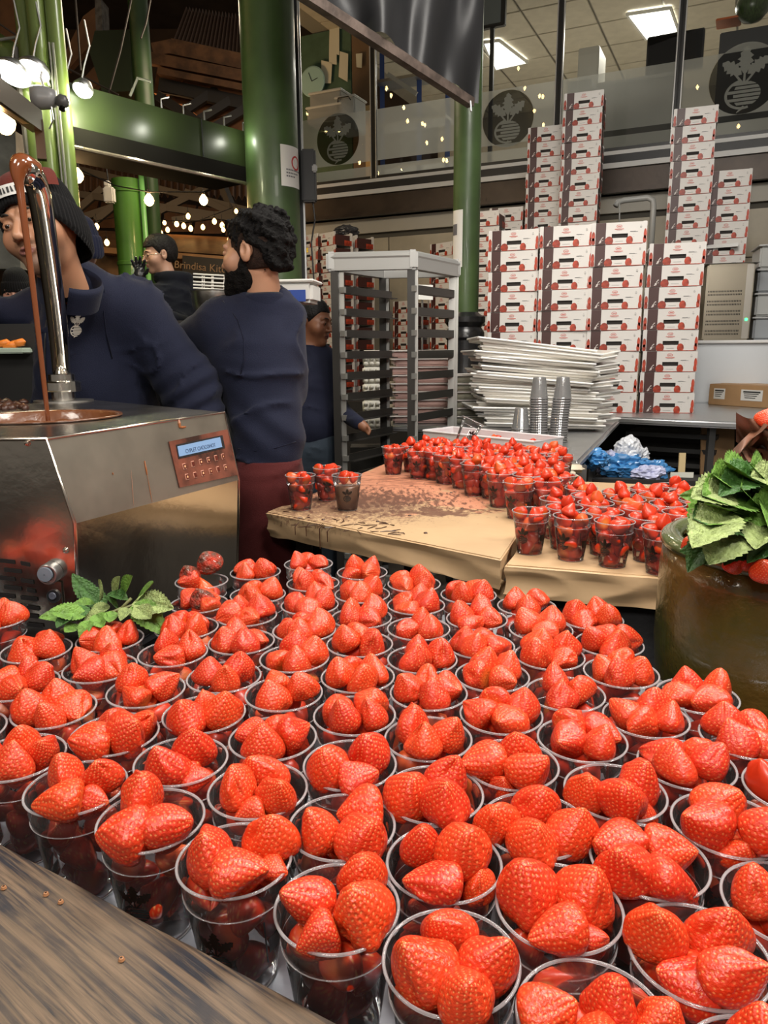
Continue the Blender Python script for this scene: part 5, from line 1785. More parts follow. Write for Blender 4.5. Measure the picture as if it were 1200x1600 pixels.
def berry_arrays(seed, nt_, ns, seeds=True, choc=False):
    """unit berry: length ~1 along +Z (tip up), max width ~.85; returns verts, faces(quads), cols"""
    rs = np.random.RandomState(seed)
    blunt = rs.uniform(.15, .75)
    wd = rs.uniform(.42, .51)
    a2, p2, a3, p3 = rs.uniform(.02, .14), rs.uniform(0, 6.28), rs.uniform(.0, .06), rs.uniform(0, 6.28)
    bx, by = rs.uniform(-.12, .12, 2)
    lump = [(rs.uniform(.2, .9), rs.uniform(0, 6.28), rs.uniform(-.13, .11), rs.uniform(.10, .32)) for _ in range(11)]

    def surf(ph, th):
        k = .62 - .30 * blunt
        r = np.sin(ph)**(.74 + .42 * (ph / PI) - .1 * blunt) * (1 + k * np.cos(ph)) * wd / (1 + .12 * k)
        z = -np.cos(ph) * .5
        z = z + .06 * np.exp(-(ph / .5)**2)      # dent at the hull
        r = r * (1 + a2 * np.cos(2 * (th - p2)) + a3 * np.cos(3 * (th - p3)))
        for (lt, lth, am, sg) in lump:
            dth = np.angle(np.exp(1j * (th - lth))) / 2.2
            r = r + am * np.exp(-((ph / PI - lt)**2 + dth**2) / (sg**2)) * np.sin(ph)
        x = r * np.cos(th) + bx * (z + .5)**2
        y = r * np.sin(th) + by * (z + .5)**2
        return np.stack([x, y, z], -1)
    ph = np.linspace(.02, PI - .02, nt_)
    th = np.linspace(0, 2 * PI, ns, endpoint=False)
    PH, TH = np.meshgrid(ph, th, indexing='ij')
    V = surf(PH, TH).reshape(-1, 3)
    pale = np.clip(1 - (PH.ravel() / .62), 0, 1)**1.3 * rs.uniform(.3, 1.0) + np.clip((PH.ravel() - 2.85) * 3, 0, 1) * rs.uniform(0, .6)
    seedc = np.zeros(len(V))
    if seeds:
        sds = []
        rows = 17
        for i in range(rows):
            p_ = .38 + (PI - .62) * i / (rows - 1)
            circ = math.sin(p_) * (1 + .3 * math.cos(p_))
            n_ = max(3, int(round(21 * circ)))
            for j in range(n_):
                sds.append((p_ + rs.uniform(-.03, .03), 2 * PI * (j + .5 * (i % 2)) / n_ + rs.uniform(-.05, .05)))
        sds = np.array(sds)
        SP = surf(sds[:, 0], sds[:, 1])
        D = np.full(len(V), 9.)
        for s_ in SP:
            D = np.minimum(D, ((V - s_)**2).sum(1))
        D = np.sqrt(D)
        seedc = np.exp(-(D / .0125)**2)
        dent = -.017 * np.exp(-(D / .030)**2) + .009 * np.exp(-(D / .013)**2)
        cen = np.stack([bx * (V[:, 2] + .5)**2, by * (V[:, 2] + .5)**2, V[:, 2] * .6], -1)
        nrm = V - cen
        nrm /= np.linalg.norm(nrm, axis=1)[:, None] + 1e-9
        V = V + nrm * dent[:, None]
    n = len(V)
    V = np.concatenate([V, [V[:ns].mean(0)], [V[-ns:].mean(0)]])
    i, j = np.meshgrid(np.arange(nt_ - 1), np.arange(ns), indexing='ij')
    a = i * ns + j
    b_ = i * ns + (j + 1) % ns
    Fq = np.stack([a, b_, b_ + ns, a + ns], -1).reshape(-1, 4)
    j = np.arange(0, ns, 2)
    cap0 = np.stack([np.full_like(j, n), (j + 2) % ns, (j + 1) % ns, j], -1)
    o = (nt_ - 1) * ns
    cap1 = np.stack([np.full_like(j, n + 1), o + j, o + (j + 1) % ns, o + (j + 2) % ns], -1)
    Fq = np.concatenate([Fq, cap0, cap1])
    seedc = np.concatenate([seedc, [0, 0]])
    pale = np.concatenate([pale, [pale[0], pale[-1]]])
    cols = np.stack([seedc * .9, pale, np.zeros(n + 2)], -1)
    return V, Fq, cols


HI = []
for s_ in range(12):
    V, Fq, cols = berry_arrays(100 + s_, 100, 116)
    HI.append(np_mesh('strawberry_flesh', V, Fq, BM, True, cols))
MID = [np_mesh('strawberry_flesh', *berry_arrays(300 + s_, 60, 72)[:2], BM, True, berry_arrays(300 + s_, 60, 72)[2]) for s_ in range(8)]
LO = [berry_arrays(500 + s_, 13, 14, False) for s_ in range(8)]
LO2 = [berry_arrays(600 + s_, 30, 36, True) for s_ in range(5)]
stuff = [[], [], [], 0]     # verts, faces, cols, count


def basis(tip, spin):
    z = Vector(tip).normalized()
    x = z.cross(Vector((.3, .9, .2)))
    x.normalize()
    y = z.cross(x)
    c, s_ = math.cos(spin), math.sin(spin)
    x2 = x * c + y * s_
    y2 = z.cross(x2)
    return Matrix(((x2.x, y2.x, z.x), (x2.y, y2.y, z.y), (x2.z, y2.z, z.z)))


def stuff_berry(loc, tip, size, rnd, hi=False):
    V, Fq, cols = rnd.choice(LO2 if hi else LO)
    B = np.array(basis(tip, rnd.uniform(0, 6.28)))
    W_ = (V * size) @ B.T + np.array(loc)
    stuff[0].append(W_)
    stuff[1].append(Fq + stuff[3])
    cc = cols.copy()
    cc[:, 1] = np.clip(cc[:, 1] + (rnd.random() < .10) * .25, 0, 1)
    stuff[2].append(cc)
    stuff[3] += len(V)


def berry(loc, tip, size, spin, mesh, label, group='strawberries in the cups on the front table'):
    o = bpy.data.objects.new('strawberry', mesh)
    C.objects.link(o)
    o.location = loc
    o.rotation_euler = basis(tip, spin).to_euler()
    o.scale = (size, size, size)
    return tag(o, label, 'strawberry', group)


ROWS = {
    1: [(-60, 1140), (30, 1182), (119, 1230), (236, 1280), (377, 1338), (527, 1416), (713, 1500), (929, 1572), (1170, 1655)],
    2: [(-30, 1083), (82, 1108), (177, 1147), (283, 1188), (405, 1232), (541, 1284), (695, 1345), (879, 1427), (1090, 1497)],
    3: [(22, 1072), (135, 1048), (231, 1078), (319, 1115), (426, 1154), (549, 1197), (681, 1238), (839, 1290), (1021, 1350), (1214, 1404)],
    4: [(57, 1015), (252, 1024), (348, 1058), (443, 1083), (554, 1117), (668, 1154), (801, 1193), (965, 1240), (1135, 1291)],
    5: [(-8, 968), (172, 999), (292, 981), (368, 1004), (460, 1028), (559, 1057), (670, 1082), (787, 1117), (908, 1155), (1077, 1195), (1236, 1228)],
    6: [(385, 962), (472, 985), (562, 1006), (663, 1029), (770, 1056), (885, 1084), (999, 1123), (1165, 1152)],
    7: [(311, 943), (403, 929), (484, 945), (565, 965), (654, 982), (753, 1010), (854, 1024), (970, 1046), (1081, 1091)],
    8: [(315, 908), (489, 911), (566, 928), (650, 945), (745, 967), (845, 983), (954, 1010)],
    9: [(399, 894), (482, 881), (566, 894), (647, 912), (732, 929), (823, 947), (925, 967)],
}
# hand placed berries (px, py, px size, tip angle in the picture, 90 = up)
HAND = {
    (119, 1230): [(97, 1199, 70, 105), (155, 1203, 70, 92), (97, 1245, 88, 175), (158, 1255, 50, 0)],
    (236, 1280): [(230, 1240, 88, 70), (193, 1297, 86, 170), (270, 1293, 78, 10), (255, 1258, 45, 60)],
    (377, 1338): [(338, 1330, 95, 102), (419, 1303, 84, 92), (385, 1368, 92, 5), (425, 1345, 50, 0)],
    (527, 1416): [(476, 1395, 92, 135), (567, 1362, 88, 72), (548, 1425, 98, 95), (498, 1462, 70, 200)],
    (713, 1500): [(667, 1503, 100, 112), (700, 1442, 84, 120), (770, 1497, 98, 55), (723, 1548, 84, 95)],
    (695, 1345): [(660, 1308, 76, 98), (720, 1333, 96, 88), (673, 1376, 88, 165), (762, 1358, 55, 90)],
    (839, 1290): [(840, 1248, 80, 90), (788, 1285, 74, 96), (832, 1314, 78, 90), (882, 1300, 80, 78)],
    (879, 1427): [(826, 1380, 104, 106), (915, 1385, 100, 80), (874, 1447, 92, 175), (940, 1462, 52, 20)],
    (929, 1572): [(872, 1574, 98, 30), (980, 1566, 96, 100), (1010, 1580, 80, 60), (930, 1610, 80, 90)],
    (1090, 1497): [(1034, 1465, 100, 104), (1122, 1447, 96, 88), (1130, 1528, 98, 45), (1056, 1538, 88, 150)],
    (1021, 1350): [(968, 1306, 88, 155), (988, 1356, 84, 102), (1052, 1332, 80, 15), (1062, 1378, 84, 350)],
    (1135, 1291): [(1124, 1252, 84, 55), (1110, 1308, 88, 158), (1188, 1306, 88, 62), (1150, 1330, 60, 90)],
    (965, 1240): [(924, 1235, 70, 98), (1002, 1220, 92, 72), (978, 1260, 78, 92), (1030, 1262, 45, 90)],
    (541, 1284): [(498, 1284, 78, 98), (563, 1256, 76, 175), (566, 1296, 80, 68)],
    (405, 1232): [(376, 1230, 66, 95), (410, 1200, 76, 108), (441, 1236, 66, 68), (380, 1256, 50, 190)],
    (681, 1238): [(639, 1230, 80, 86), (700, 1206, 78, 70), (702, 1254, 76, 95), (735, 1264, 40, 30)],
    (549, 1197): [(512, 1190, 70, 106), (574, 1166, 74, 110), (562, 1211, 62, 25)],
    (801, 1193): [(758, 1185, 74, 170), (812, 1162, 76, 92), (818, 1202, 78, 60), (778, 1222, 46, 90)],
    (283, 1188): [(262, 1186, 74, 100), (306, 1156, 76, 75), (318, 1198, 46, 20)],
    (177, 1147): [(135, 1150, 68, 170), (176, 1112, 60, 95), (205, 1140, 80, 40), (225, 1112, 60, 60)],
    (319, 1115): [(288, 1110, 66, 100), (350, 1103, 72, 75), (320, 1085, 46, 95)],
    (908, 1154): [],
}
rnd = random.Random(77)
drop_z = ZT0 + CUPH          # rim height
nb = 0
allp = []
for row, cups in ROWS.items():
    for k, (cx_, cy_) in enumerate(cups):
        c = onz(cx_, cy_, drop_z)
        allp.append((c, row, k, (cx_, cy_)))
# relax overlapping rims a little
P_ = np.array([[a[0].x, a[0].y] for a in allp])
for it in range(60):
    d = P_[:, None] - P_[None]
    L = np.sqrt((d**2).sum(-1)) + np.eye(len(P_))
    ov = np.clip(.0985 - L, 0, None) * (1 - np.eye(len(P_)))
    P_ += .5 * (d / L[..., None] * ov[..., None]).sum(1)
rowname = {1: 'the row nearest the wooden rail', 9: 'the ninth and farthest row'}
bcount = 0
NTOP = 300
for (c, row, k, key), (x, y) in zip(allp, P_):
    c = Vector((x, y, ZT0 + .0006))
    rn_ = rowname.get(row, 'the %s row from the wooden rail' % ORD[row])
    make_cup(c, rnd.uniform(0, 6.28), 'clear cup of strawberries, %s from left in %s' % (ORD[k + 1], rn_), 'strawberry cups on the front table')
    hi = row <= 5
    pool = HI if row <= 4 else MID
    pxr, pyr, Zc = proj(c + Vector((0, 0, CUPH)))
    short = 'cup %s of row %s from the rail' % (ORD[k + 1].replace('first', 'one').replace('second', 'two').replace('third', 'three').replace('fourth', 'four').replace('fifth', 'five').replace('sixth', 'six').replace('seventh', 'seven').replace('eighth', 'eight').replace('ninth', 'nine').replace('tenth', 'ten').replace('eleventh', 'eleven'), ['', 'one', 'two', 'three', 'four', 'five', 'six', 'seven', 'eight', 'nine'][row])
    hand = HAND.get(key) or None
    choc = key in ((315, 908), (311, 943))
    lst = []
    if hand:
        for (bx, by, sz, an) in hand:
            q = onz(bx, by + sz * .12, drop_z + .010)
            v = Vector((q.x - c.x, q.y - c.y, 0))
            if v.length > .034:
                v *= .034 / v.length
            an = R(an)
            tip = RT * math.cos(an) + UP * math.sin(an) * 1.0 - FW * (.55 if math.sin(an) > .6 else .25)
            size = min(.048, max(.026, sz / F * Zc * .99))
            zz = drop_z + .006 + (.006 if math.sin(an) > .6 else .0) - (.010 if sz < 62 else 0)
            lst.append((Vector((c.x + v.x, c.y + v.y, zz)), tip, size))
    else:
        n = 4 if rnd.random() < .72 else 3
        a0_ = rnd.uniform(0, 6.28)
        up_n = rnd.choice((1, 2, 2, 3))
        for i in range(n):
            a = a0_ + 2 * PI * i / n + rnd.uniform(-.25, .25)
            rr = .0245 + rnd.uniform(-.003, .002)
            stand = i < up_n
            tip = Vector((math.cos(a) * rnd.uniform(-.25, .45), math.sin(a) * rnd.uniform(-.25, .45), 1)) if stand else Vector((math.cos(a + rnd.uniform(-1.5, 1.5)), math.sin(a + rnd.uniform(-1.5, 1.5)), rnd.uniform(-.1, .45)))
            size = rnd.uniform(.038, .045)
            lst.append((Vector((c.x + rr * math.cos(a), c.y + rr * math.sin(a), drop_z + (.009 if stand else .001) + rnd.uniform(-.002, .004))), tip, size))
    for it in range(25):
        for i in range(len(lst)):
            for j in range(i):
                a_, b_ = lst[i][0], lst[j][0]
                dd = a_ - b_
                need = .43 * (lst[i][2] + lst[j][2])
                if dd.length < need:
                    mv = dd.normalized() * (need - dd.length) * .5
                    a_ += mv
                    b_ -= mv
        for q_, _t, _s in lst:
            h_ = Vector((q_.x - c.x, q_.y - c.y))
            lim = .0465 - .36 * _s + max(0, q_.z - drop_z) * .5
            if h_.length > lim:
                h_ *= lim / h_.length
                q_.x, q_.y = c.x + h_.x, c.y + h_.y
            q_.z = min(max(q_.z, drop_z - .004), drop_z + .026)
    # label by place in the cup
    sc_ = []
    for i, (q, tip, size) in enumerate(lst):
        ax, ay, _ = proj(q)
        sc_.append((ax - pxr, ay - pyr))
    words = {}
    free = list(range(len(lst)))
    for wd, fn_ in (('left', lambda i: sc_[i][0]), ('right', lambda i: -sc_[i][0]), ('back', lambda i: sc_[i][1]), ('front', lambda i: -sc_[i][1])):
        if free:
            j = min(free, key=fn_)
            words[j] = wd
            free.remove(j)
    for i, (q, tip, size) in enumerate(lst):
        side = words.get(i, 'middle')
        shape = 'standing pointed' if tip.normalized().z > .75 else 'lying'
        if choc and ((row == 8 and i < 2) or (row == 7 and i == 0)):
            continue
        if bcount < NTOP and -40 < pxr < 1240:
            berry(q, tip, size, rnd.uniform(0, 6.28), rnd.choice(pool), '%s red strawberry at the %s of %s' % (shape, side, short))
            bcount += 1
        else:
            stuff_berry(q, tip, size, rnd, row < 3)
    stuff_berry((c.x, c.y, drop_z - .012), (rnd.uniform(-1, 1), rnd.uniform(-1, 1), .4), .040, rnd, row < 6)
    # hidden layers seen through the wall
    for z_, n_ in ((.078, 3), (.048, 3), (.020, 2)):
        a0_ = rnd.uniform(0, 6.28)
        for i in range(n_):
            a = a0_ + 2 * PI * i / n_
            rr = cup_r(z_) - .0195 if n_ > 2 else .013
            stuff_berry((c.x + rr * math.cos(a), c.y + rr * math.sin(a), ZT0 + z_), (rnd.uniform(-1, 1), rnd.uniform(-1, 1), rnd.uniform(-1, 1)), rnd.uniform(.032, .036), rnd, row < 3)
# cups just left of the picture, mirrored in the machine's side
for (x, y, nm) in ((-110, 985, 'nearest the chocolate machine'), (-215, 1000, 'second left beyond the picture edge'), (-75, 1040, 'beside the grille'), (-185, 1062, 'third left beyond the picture edge'), (-140, 1110, 'fourth left beyond the picture edge'), (-300, 985, 'far left by the machine'), (-300, 1050, 'far left in the middle'), (-290, 1120, 'far left near the rail'), (-400, 1020, 'outermost by the machine'), (-420, 1090, 'outermost near the rail'), (-210, 1160, 'near the rail beyond the edge')):
    c = onz(x, y, drop_z)
    c.z = ZT0 + .0006
    make_cup(c, rnd.uniform(0, 6), 'clear cup of strawberries left of the picture, %s' % nm, 'strawberry cups on the front table')
    for i in range(4):
        a = i * PI / 2 + x
        stuff_berry((c.x + .024 * math.cos(a), c.y + .024 * math.sin(a), c.z + CUPH + .005), (math.cos(a) * .3, math.sin(a) * .3, 1), .040, rnd, True)
    for z_ in (.035, .075):
        for i in range(3):
            a = i * 2.1 + x
            stuff_berry((c.x + .018 * math.cos(a), c.y + .018 * math.sin(a), c.z + z_), (math.cos(a), math.sin(a), .3), .034, rnd)
print('top berries', bcount)

# chocolate dipped berries
CHB = mat('chocolate_coated_berry', (.50, .035, .012), .35, bump=1., bscale=7, var=.8, vscale=3.2, dark=(.12, .042, .022), coat=.3)
for (px_, py_, sz, lb) in ((296, 898, .044, 'chocolate smeared strawberry at the left of the cup against the machine'), (327, 876, .046, 'chocolate smeared strawberry topmost on the cup against the machine'), (316, 934, .040, 'chocolate smeared strawberry in the second cup in front of the machine')):
    q = onz(px_, py_, drop_z + (.012 if py_ > 890 else .030))
    V, Fq, cols = berry_arrays(900 + px_, 44, 52)
    o = obj('strawberry', np_mesh('strawberry_flesh', V, Fq, CHB, True, cols), None, q, basis((rnd.uniform(-.3, .3), -.3, 1), 1).to_euler(), (sz, sz, sz), lb, 'strawberry', 'strawberries in the cups on the front table')

# ---- cups on the paper tables
def fill_cup(c, rnd, pile=3):
    for z_, n_ in ((.020, 2), (.047, 3), (.074, 3), (.104, 3)):
        a0_ = rnd.uniform(0, 6.28)
        for i in range(n_):
            a = a0_ + 2 * PI * i / n_ + rnd.uniform(-.2, .2)
            rr = cup_r(min(z_, .1)) - .0195 if n_ > 2 else .013
            stuff_berry((c.x + rr * math.cos(a), c.y + rr * math.sin(a), c.z + z_), (rnd.uniform(-1, 1), rnd.uniform(-1, 1), rnd.uniform(-.3, 1)), rnd.uniform(.037, .044), rnd)
    if pile > 2 and rnd.random() < .8:
        stuff_berry((c.x + rnd.uniform(-.01, .01), c.y + rnd.uniform(-.01, .01), c.z + .128), (rnd.uniform(-.7, .7), rnd.uniform(-.7, .7), 1), .038, rnd)


def facing(c):
    return math.atan2(CAM.y - c.y, CAM.x - c.x) + PI / 2


for (x, y, lb, pl) in ((469, 742, 'clear cup of strawberries standing leftmost on the stained paper table', 2), (511, 730, 'clear cup of strawberries behind the two front ones of the left trio', 2), (542, 742, 'half filled clear cup with chocolate, rightmost of the trio on the stained table', 0)):
    c = onz(x, y, ZA + CUPH)
    c.z = ZA + .0006
    make_cup(c, facing(c) + (.5 if x < 500 else 0), lb, 'cups on the stained paper table')
    if pl:
        fill_cup(c, rnd, pl)
    else:
        stuff_berry((c.x, c.y, c.z + .022), (1, 0, 0), .036, rnd)
        for a in (0, 2.1, 4.2):
            stuff_berry((c.x + .022 * math.cos(a), c.y + .022 * math.sin(a), c.z + .106), (math.cos(a), .3, .2), .036, rnd)
        MB().lathe([(.001, .006), (cup_r(.01) - .001, .006), (cup_r(.06) - .001, .075), (.03, .078), (.001, .074)], 28, Matrix.Translation(c)).build('poured_chocolate', mat('milk_chocolate_thin', (.22, .10, .05), .3), label='milky chocolate filling the rightmost cup of the left trio', cat='chocolate', smooth=True)


def hexfill(poly, u, v, o, rnd):
    def inside(p):
        n = len(poly)
        r_ = False
        for i in range(n):
            x1, y1 = poly[i]
            x2, y2 = poly[(i + 1) % n]
            if (y1 > p[1]) != (y2 > p[1]) and p[0] < (x2 - x1) * (p[1] - y1) / (y2 - y1) + x1:
                r_ = not r_
        return r_
    out = []
    for j in range(-14, 15):
        for i in range(-14, 15):
            p = (o[0] + u[0] * (i + .5 * (j % 2)) + v[0] * j, o[1] + u[1] * (i + .5 * (j % 2)) + v[1] * j)
            if inside(p):
                out.append((j, p))
    return out


rA = random.Random(3)
pa = [onz(x, y, ZA + CUPH) for x, y in ((615, 698), (654, 703), (695, 709), (741, 724), (783, 738), (811, 752))]
linA = [(0, (p.x, p.y)) for p in pa]
u_ = (pa[-1] - pa[0]).normalized()
v_ = Vector((-u_.y, u_.x, 0))
polyA = [(pa[0] + v_ * .06).xy, (pa[-1] + v_ * .06 + u_ * .02).xy, (pa[-1] + v_ * .06 + u_ * .10).xy, (.745, 2.90), (.66, 2.98), (.24, 3.30)]
sp_ = .103
gA = hexfill(polyA, (u_ * sp_)[:2], (v_ * sp_ * .88)[:2], (pa[-1] + v_ * sp_ * .9 + u_ * .01).xy, rA)
cnt = {}
for j, p in linA + gA:
    c = Vector((p[0] + rA.uniform(-.002, .002), p[1] + rA.uniform(-.002, .002), ZA + .0006))
    cnt[j] = cnt.get(j, 0) + 1
    jj = 1 if (j, p) in linA else None
rowsA = {}
for j, p in gA:
    rowsA.setdefault(j, []).append(p)
allA = [(0, k, p) for k, (_, p) in enumerate(linA)] + [(n_ + 1, k, p) for n_, j in enumerate(sorted(rowsA)) for k, p in enumerate(rowsA[j])]
for row, k, p in allA:
    c = Vector((p[0] + rA.uniform(-.0015, .0015), p[1] + rA.uniform(-.0015, .0015), ZA + .0006))
    x, y, _ = proj(c)
    if y > 1000:
        continue
    make_cup(c, facing(c) + rA.choice((-.6, -.2, .3, .8)), 'clear strawberry cup, %s from left in %s row on the stained table' % (ORD[k + 1], 'front' if row == 0 else ORD[row + 1]), 'cups on the stained paper table')
    fill_cup(c, rA)
pb_ = [onz(x, y, ZB + CUPH) for x, y in ((829, 798), (902, 806), (966, 813), (1035, 823))]
u_ = (pb_[-1] - pb_[0]).normalized()
v_ = Vector((-u_.y, u_.x, 0))
su = (pb_[-1] - pb_[0]).length / 3
sv = max(.09, su * .86)
nB = 0
for row in range(7):
    k_ = 0
    for i in range(-1, 9):
        p = pb_[0] + u_ * su * (i + .5 * (row % 2)) + v_ * sv * row
        x, y, _ = proj(p)
        if x > 1150 or (row == 0 and i > 3) or p.x < .30 + row * .012 + (.06 if row > 0 else 0) * 0 or y < 758 or (p.y < 1.62) or ((p.x - .69)**2 + (p.y - 1.25)**2) < .30**2:
            continue
        if row and i < 0:
            continue
        if i < 0:
            continue
        k_ += 1
        c = Vector((p.x + rA.uniform(-.003, .003), p.y + rA.uniform(-.003, .003), ZB + .0006))
        make_cup(c, facing(c) + rA.choice((-.5, 0, .4)), 'clear strawberry cup, %s from left in %s row on the clean paper table' % (ORD[k_], 'the front' if row == 0 else 'the ' + ORD[row + 1]), 'cups on the clean paper table')
        fill_cup(c, rA)
        nB += 1
print('table cups', len(allA), nB)
# berries lying in the tub
for k in range(60):
    a, b = rA.uniform(-.46, .46) * tubL, rA.uniform(-.08, .08)
    q = tubc + Vector((math.cos(tubang) * a - math.sin(tubang) * b, math.sin(tubang) * a + math.cos(tubang) * b, 0))
    stuff_berry((q.x, q.y, ZA + .035 + .05 * rA.random()), (rA.uniform(-1, 1), rA.uniform(-1, 1), rA.uniform(-.3, 1)), .038, rA)
# tilted empty cup in front of the tub
q = pt(722, 676, 3.15)
make_cup(q - Vector((0, 0, .05)), 0, 'empty clear cup tilted over on the crowded strawberry cups before the tub', 'cups on the stained paper table', (R(8), R(24), .4))
# nested cups, bottom up
CHR = thin_plastic('nested_cup_plastic', (.8, .8, .8), 2.4, .07, .22, (.85, .85, .85))
nw = MB().lathe([(.0455, 0), (.0455, .004), (.043, .008), (.0315, .100), (.029, .105), (.001, .103)], 28).mesh('cup_wall', CHR, True)
nr = MB().lathe([(.0455 + .0018 * math.cos(a), .002 + .0018 * math.sin(a)) for a in np.linspace(0, 2 * PI, 7)[:-1]], 28, closed=True).mesh('rim', RIMM, True)
for (x, n_, nm) in ((813, 6, 'short stack beside the two tall ones'), (841, 18, 'left tall stack of nested cups'), (872, 18, 'right tall stack of nested cups')):
    q = onz(x, 690, ZC)
    for k in range(n_):
        lv = n_ - k
        lean = (.0008 * k * k * (.05 if x == 872 else -.02))
        t = thing('nested_cup', 'upturned clear cup, %s of the %s' % ('topmost' if lv == 1 else ('lowest' if k == 0 else (ORD[lv] + ' from top' if lv <= 10 else ORD[k + 1] + ' from bottom')), nm), 'cup', (q.x + lean, q.y, ZC + .001 + k * .0125), 0, 'nested cups behind the tub')
        obj('cup_wall', nw, t)
        obj('rim', nr, t)

# ================================================================== POT WITH MINT AT THE RIGHT
PC = Vector((.705, 1.235, .80))
PR, PHT = .215, .315
ptb = poly_table('pot_stand', 'small black table under the big green pot', [(.50, 1.06), (1.1, .95), (1.25, 1.45), (.60, 1.50)], .798, .03, BLACK, 'table', [(1.0, 1.05), (.75, 1.4)])
POTM = mat('pot_brown_green_glaze', (.16, .085, .02), .22, bump=.35, bscale=55, var=.55, vscale=5, dark=(.055, .055, .010), coat=.4)
POTR = mat('pot_rim_green', (.10, .12, .045), .15, bump=.1, bscale=30, var=.3, coat=.6)
t = thing('glazed_pot', 'big round brown green glazed pot holding mint and strawberries at the right edge', 'pot', PC)
MB().lathe([(.001, 0), (PR - .045, 0), (PR - .02, .012), (PR - .006, .05), (PR, .12), (PR - .001, .26), (PR - .004, PHT - .02), (PR - .035, PHT - .03), (PR - .04, .05), (.001, .03)], 72).build('pot_body', POTM, t, True, world=False)
MB().lathe([(PR - .018 + .020 * math.cos(a), PHT - .010 + .013 * math.sin(a)) for a in np.linspace(0, 2 * PI, 17)[:-1]], 72, closed=True).build('pot_rim', POTR, t, True, world=False)
MB().lathe([(.001, .20), (PR - .05, .20)], 40).build('filling_surface', DARK, t, world=False)

LEAFM = mat('mint_leaf', (.16, .32, .05), .48, bump=.6, bscale=14, var=.4, vscale=4)
LEAFL = mat('mint_leaf_pale', (.34, .43, .15), .5, bump=.8, bscale=18, var=.35, vscale=5)
LEAFD = mat('mint_leaf_dark', (.05, .14, .025), .45, bump=.6, bscale=14, var=.3)
STEMM = mat('mint_stem', (.12, .13, .04), .5)


def leaf_mesh(seed, m_):
    rs = random.Random(seed)
    curl, fold = rs.uniform(-.25, .5), rs.uniform(.15, .5)
    tw = rs.uniform(-.5, .5)
    nu, nv = 22, 14
    vs, fs = [], []
    for i in range(nu + 1):
        u = i / nu
        wv = .30 * math.sin(PI * u**.8)**.8 * (1 + .07 * ((i % 2) * 2 - 1) * (1 if 0 < i < nu else 0)) + .005
        for j in range(nv + 1):
            s_ = (j / nv - .5) * 2
            x, y = u, s_ * wv
            z = -curl * u * u + fold * abs(s_)**1.3 * wv * 1.0
            # raised cells between veins
            vein = math.sin((u * 9 - abs(s_) * 2.2) * PI)
            z += .014 * abs(vein) * math.sin(PI * min(1, abs(s_) * 1.1)) - .016 * math.exp(-(s_ / .12)**2)
            a = tw * u
            y, z = y * math.cos(a) - z * math.sin(a), y * math.sin(a) + z * math.cos(a)
            vs.append((x, y, z))
    for i in range(nu):
        for j in range(nv):
            a = i * (nv + 1) + j
            fs.append((a, a + nv + 1, a + nv + 2, a + 1))
    return MB().add(vs, fs).mesh('leaf', m_, True)


LEAVES = {m_: [leaf_mesh(s_ + 10 * k, m_) for s_ in range(5)] for k, m_ in enumerate((LEAFM, LEAFL, LEAFD))}


def put_leaf(parent, base, direction, nrm, size, m_, rnd):
    M_ = frame(base, direction, Vector(nrm).cross(Vector(direction)))
    o = bpy.data.objects.new('leaf', rnd.choice(LEAVES[m_]))
    C.objects.link(o)
    o.parent = parent
    o.matrix_local = pmat(parent).inverted() @ M_ @ Matrix.Diagonal((size, size, size, 1))
    return o


def pxleaf(parent, x0, y0, x1, y1, Z0, Z1, m_, rnd, nrm=(0, -.6, .8)):
    a, b = pt(x0, y0, Z0), pt(x1, y1, Z1)
    return put_leaf(parent, a, (b - a), nrm, (b - a).length, m_, rnd)


rL = random.Random(8)
bq = thing('mint_bunch', 'big bunch of fresh and wilting mint leaves heaped in the green pot', 'mint', pt(1165, 810, 1.15))
big = [(1165, 800, 1070, 822, LEAFD), (1150, 790, 1075, 840, LEAFM), (1170, 770, 1085, 790, LEAFM), (1160, 760, 1105, 745, LEAFM), (1175, 750, 1120, 735, LEAFM), (1190, 760, 1140, 730, LEAFD),
       (1140, 800, 1085, 845, LEAFL), (1150, 815, 1105, 888, LEAFL), (1155, 800, 1148, 860, LEAFL), (1130, 830, 1075, 872, LEAFL), (1165, 790, 1130, 770, LEAFL), (1180, 780, 1150, 765, LEAFM), (1195, 790, 1165, 775, LEAFM),
       (1185, 820, 1160, 850, LEAFM), (1200, 815, 1180, 850, LEAFL), (1205, 790, 1195, 830, LEAFM), (1210, 770, 1180, 745, LEAFM), (1200, 745, 1165, 728, LEAFM), (1175, 740, 1150, 742, LEAFD), (1155, 840, 1110, 850, LEAFD),
       (1190, 800, 1140, 810, LEAFM), (1150, 780, 1110, 765, LEAFM), (1140, 770, 1095, 765, LEAFL), (1215, 800, 1200, 860, LEAFM), (1160, 860, 1130, 848, LEAFD), (1180, 835, 1150, 845, LEAFD), (1120, 845, 1090, 855, LEAFD), (1145, 790, 1092, 800, LEAFM),
       (1215, 755, 1190, 735, LEAFL), (1230, 780, 1190, 800, LEAFM), (1235, 830, 1195, 840, LEAFD)]
for i, (x0, y0, x1, y1, m_) in enumerate(big):
    zc_ = 1.10 + rL.uniform(-.03, .05) - (.05 if m_ is LEAFL else 0)
    pxleaf(bq, x0, y0, x1, y1, zc_ + .03, zc_ - .04, m_, rL, (rL.uniform(-.3, .3), -.75, .65))
for i in range(26):
    a = rL.uniform(0, 6.28)
    b = pt(1190, 800, 1.2) + Vector((rL.uniform(-.06, .10), rL.uniform(-.05, .12), rL.uniform(-.05, .03)))
    put_leaf(bq, b, (math.cos(a), math.sin(a) * .6, rL.uniform(-.3, .5)), (0, -.5, .8), rL.uniform(.05, .08), rL.choice((LEAFD, LEAFM, LEAFD)), rL)
